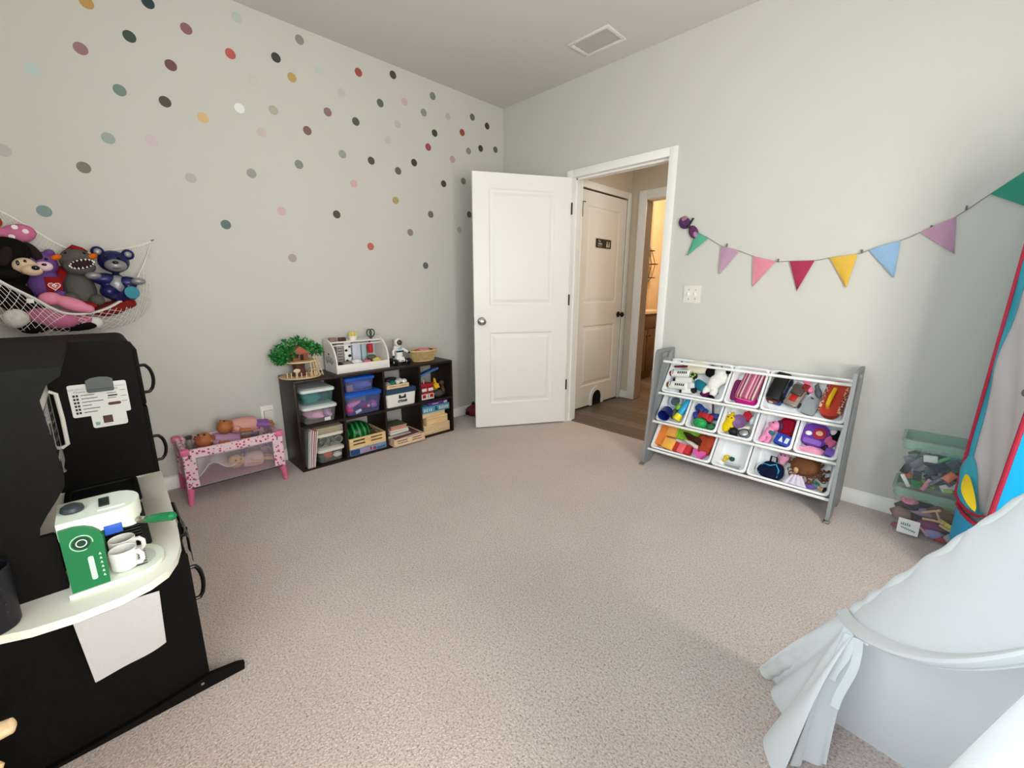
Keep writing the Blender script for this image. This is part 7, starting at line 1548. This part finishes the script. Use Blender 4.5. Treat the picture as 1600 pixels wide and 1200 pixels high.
# pole sleeves, gathered along the front pole
for nm, P_ in (('pole', A_), ('pole', B_), ('pole', C_), ('pole', D_)):
    k = WB(tp); d = (AP-P_).normalized(); k.cyl(P_+d*.012 - Vector((0, 0, .0)), AP+d*.18, .011, seg=12); k.build(nm, LWOOD, tp)
def sleeve(P_, out, s0, s1, r, n=120, amp=.005, fr=70):
    k = WB(tp); pts = []; rs = []
    for i in range(n):
        s = s0+(s1-s0)*i/(n-1); pts.append(Ln(P_, s)+Vector(out)*.004); rs.append(r+amp*(.5+.5*math.sin(s*fr+math.sin(s*23)*1.7))*(.4+.6*abs(math.sin(s*5+.5))))
    k.tube(pts, rs, 14); k.build('pole_sleeve', CV, tp)
sleeve(A_, (0, 0, 0), .01, .98, .0175, fr=150); sleeve(B_, (0, 0, 0), .01, .98, .018); sleeve(C_, (0, 0, 0), .01, .98, .018); sleeve(D_, (0, 0, 0), .01, .98, .018)
# front panel above the opening; its hem hangs in a slack curve between the two front poles
nF = (AP-A_).cross(B_-A_).normalized()
if nF.x > 0: nF = -nF
def hem(u): return .268+.17*u+.19*u*u
def frontp(u, v):
    s = hem(u)+(.97-hem(u))*v; p = Ln(A_, s).lerp(Ln(B_, s), u); w = (1-v)
    e = math.exp(-u*9); g = math.sin(s*90+math.sin(u*12)*1.5)
    return p + nF*(.012+.018*math.sin(u*PI)*w + .0055*e*g*(.4+.6*math.sin(s*17)) + .006*math.sin(u*9+v*4)*w)
k = WB(tp); k.grid(frontp, 70, 60, .002); k.build('front_panel', CV, tp)
def hemf(u, v):
    p = frontp(u, .0); up = (frontp(u, .08)-p).normalized(); a = -PI*.9*v; return p + up*(.030*(1-v)) + nF*(.006+.010*math.sin(v*PI)) - up*.012*math.sin(v*PI)
k = WB(tp); k.grid(hemf, 60, 6, .002); k.build('hem_fold', CV, tp)
# curtain tied back on the far front pole: gathered at the tie, fanned out on the carpet
TA = Ln(A_, .272) + nF*.008 + Vector((.012, -.012, -.008))
bot = [Vector(p) for p in ((2.868, -1.585, .004), (2.915, -1.60, .008), (2.925, -1.66, .004), (2.972, -1.735, .010), (2.945, -1.80, .004), (2.968, -1.875, .012), (2.995, -1.92, .006))]
def curt(u, v):
    t0 = TA + Vector((-.020+.028*u, -.01-.03*u, .012*(1-u))); c = cr(bot, u)
    mid = t0.lerp(c, .5) + nF*(.012+.01*math.sin(u*14)) + Vector((.0, 0, -.03*(1-u)))
    p = t0*(1-v)**2 + mid*2*v*(1-v) + c*v*v
    if u < .15: p = p.lerp(Ln(A_, .262*(1-v)) + nF*.02, (1-u/.15)*.9)
    return p + nF*(.010*math.sin(u*15+v*3)*math.sin(v*PI*.5)**.7*.7)
k = WB(tp); k.grid(curt, 64, 36, .002); k.build('tied_curtain', CV, tp)
bot2 = [Vector(p) for p in ((3.012, -1.842, .006), (3.025, -1.815, .010), (3.048, -1.80, .014), (3.074, -1.777, .008))]
def curt2(u, v):
    t0 = TA + Vector((.0+.022*u, -.03+.012*u, .012)) + nF*.014; c = cr(bot2, u)
    mid = t0.lerp(c, .5) + nF*(.03*math.sin(u*PI)) + Vector((0, 0, -.012))
    return t0*(1-v)**2 + mid*2*v*(1-v) + c*v*v + nF*.006*math.sin(u*13+v*2)*v
k = WB(tp); k.grid(curt2, 24, 36, .002); k.build('tied_curtain', CV, tp)
k = WB(tp); k.tube([TA+Vector((-.02, .012, .012)), TA+nF*.026+Vector((0, 0, .006)), TA+nF*.02+Vector((.022, -.02, -.006)), TA+Vector((.03, -.03, -.012)), TA-nF*.03+Vector((.01, 0, -.006)), TA-nF*.02+Vector((-.02, .012, .008))], .006, 8, True); k.build('tie_band', CV, tp)
for dx, ln, wd in ((.036, .20, .016), (.018, .13, .018)):
    k = WB(tp); k.grid(lambda u, v: TA+Vector((dx-.004+wd*(u-.5)+.006*math.sin(v*5)-.01*v, -.035-.01*v, -.01-ln*v))+nF*(.016+.004*math.sin(u*PI)), 4, 16, .002); k.build('tie_tail', CV, tp)
# curtain rolled back along the near front pole
k = WB(tp); n = 60; rg = []
d = (AP-B_).normalized(); x_, y_, z_ = frame_z(d)
for i in range(n):
    s = .03+.9*i/(n-1); R_ = .05*(1-s)**.5+.022+.012*math.exp(-((s-.25)/.12)**2); c = Ln(B_, s)+Vector((-.012, .042, .0))*(1-s)
    rg.append([c + (x_*math.cos(a)+y_*math.sin(a))*R_*(1+.10*math.sin(5*a+s*6)+.06*math.sin(9*a-s*11)) for a in [2*PI*j/40 for j in range(40)]])
k.rings(rg); k.build('rolled_curtain', CV, tp)

# ================================================================ pennant garland on the far wall
PTS = [(1.80, 1.598), (1.859, 1.55), (1.942, 1.503), (2.027, 1.451), (2.137, 1.413), (2.22, 1.379), (2.345, 1.344), (2.417, 1.341), (2.537, 1.34), (2.605, 1.351), (2.722, 1.365), (2.766, 1.382), (2.881, 1.421), (2.948, 1.454), (3.059, 1.515), (3.151, 1.598), (3.294, 1.726), (3.42, 1.84)]
gar = thing('pennant_garland', 'string garland of coloured cloth pennants hanging on the pale wall', 'garland', (2.5, 0, 1.35))
gp = [Vector((x, -.010, z)) for x, z in PTS]
k = WB(gar); k.tube([cr(gp, i/90) for i in range(91)], .0016, 6); k.build('string', mat('jute', '#7d7263', rough=.9), gar)
PEN = [((1.859, 1.55), (1.942, 1.503), (1.814, 1.402), '#5aa688', 'green pennant'), ((2.027, 1.451), (2.137, 1.413), (2.034, 1.277), '#b592a8', 'mauve pennant'), ((2.22, 1.379), (2.345, 1.344), (2.238, 1.197), '#d98a96', 'pink pennant'), ((2.417, 1.341), (2.537, 1.34), (2.473, 1.172), '#a83a55', 'crimson pennant'), ((2.605, 1.351), (2.722, 1.365), (2.698, 1.194), '#d9b04a', 'yellow pennant'), ((2.766, 1.382), (2.881, 1.421), (2.884, 1.245), '#8fb0cf', 'pale blue pennant'), ((2.948, 1.454), (3.059, 1.515), (3.08, 1.349), '#b58ea6', 'mauve pennant near the green end'), ((3.151, 1.598), (3.294, 1.726), (3.364, 1.477), '#3f937c', 'large green pennant')]
PEN_OK = PEN
for a, c, tip, c1, lab in PEN:
    k = WB(gar)
    def pf(u, v):
        x = (a[0]+(c[0]-a[0])*u)*(1-v)+tip[0]*v; z = (a[1]+(c[1]-a[1])*u)*(1-v)+tip[1]*v
        return (x, -.013-.010*math.sin(u*PI)*(1-v)-.006*v*math.sin(u*3+x*7), z)
    k.grid(pf, 8, 12, .0012); o = k.build('pennant', F(c1), gar); o['label'] = lab
for x, z in ((2.061, 1.452), (2.358, 1.347), (2.738, 1.377), (2.983, 1.474), (3.087, 1.548)):
    k = WB(gar); k.box((x, -.012, z), (.008, .008, .020), .002); k.build('peg', mat('peg_grey', '#6d6a5f', rough=.6), gar)
bw = thing('butterfly_bow', 'purple butterfly hair bow pinned at the garland end by the doorway', 'hair bow', (1.80, -.012, 1.595))
def wing(cx, cz, rx, rz_, rot, m, nm='wing'):
    k = WB(bw); k.ell((cx, -.016, cz), (rx, .008, rz_), rot=Euler((0, rot, 0))); return k.build(nm, m, bw)
WV = mat('bow_violet', '#4a2a56', rough=.5, vary=.3, vscale=60); WP_ = mat('bow_pink', '#a07a98', rough=.5, vary=.3, vscale=60)
wing(1.776, 1.612, .036, .044, -.9, WV); wing(1.772, 1.632, .026, .022, -.6, mat('bow_rose', '#9a6a78', rough=.5), 'inner_wing'); wing(1.842, 1.548, .030, .046, -.5, mat('bow_plum', '#5d2a50', rough=.5)); wing(1.850, 1.540, .022, .034, -.5, WP_, 'inner_wing')
k = WB(bw); k.ell((1.806, -.022, 1.588), (.013, .010, .013)); k.build('knot', mat('bow_dark', '#2a1024', rough=.5), bw)
k = WB(bw); k.tube([(1.808, -.02, 1.590), (1.828, -.022, 1.622), (1.836, -.022, 1.636)], .006, 6); k.build('feeler', BLACKP, bw)
k = WB(bw); k.tube([(1.75, -.014, 1.652), (1.742, -.014, 1.645), (1.735, -.014, 1.625)], .0016, 5); k.build('wire', METAL, bw)
# ================================================================ light: daylight through two windows, a bathroom lamp, a hall lamp
w = bpy.data.worlds.new('sky'); SC.world = w; w.use_nodes = True
w.node_tree.nodes['Background'].inputs[0].default_value = (.62, .80, 1.0, 1); w.node_tree.nodes['Background'].inputs[1].default_value = 1.2
def area(name, loc, rot, sx, sy, power, color, spread=180):
    l = bpy.data.lights.new(name, 'AREA'); l.shape = 'RECTANGLE'; l.size = sx; l.size_y = sy; l.energy = power; l.color = color; l.spread = math.radians(spread)
    o = bpy.data.objects.new(name, l); COL.objects.link(o); o.location = loc; o.rotation_euler = rot; return o
area('window_daylight_side', (RW+.10, (VY0+VY1)/2, (VZ0+VZ1)/2), (0, math.radians(90), 0), VZ1-VZ0, VY1-VY0, LR, (1.0, .96, .90))
area('window_daylight_rear', ((WX0+WX1)/2, BK-.10, (WZ0+WZ1)/2), (math.radians(90), 0, 0), WX1-WX0, WZ1-WZ0, LB, (.78, .93, 1.0))
def pt(name, loc, power, color, r=.08):
    l = bpy.data.lights.new(name, 'POINT'); l.energy = power; l.color = color; l.shadow_soft_size = r
    o = bpy.data.objects.new(name, l); COL.objects.link(o); o.location = loc
pt('bathroom_lamp', (.9, 2.2, 2.3), 34, (1., .76, .56), .12); pt('hall_lamp', (1.9, .65, 2.5), 7, (1., .92, .82), .1)
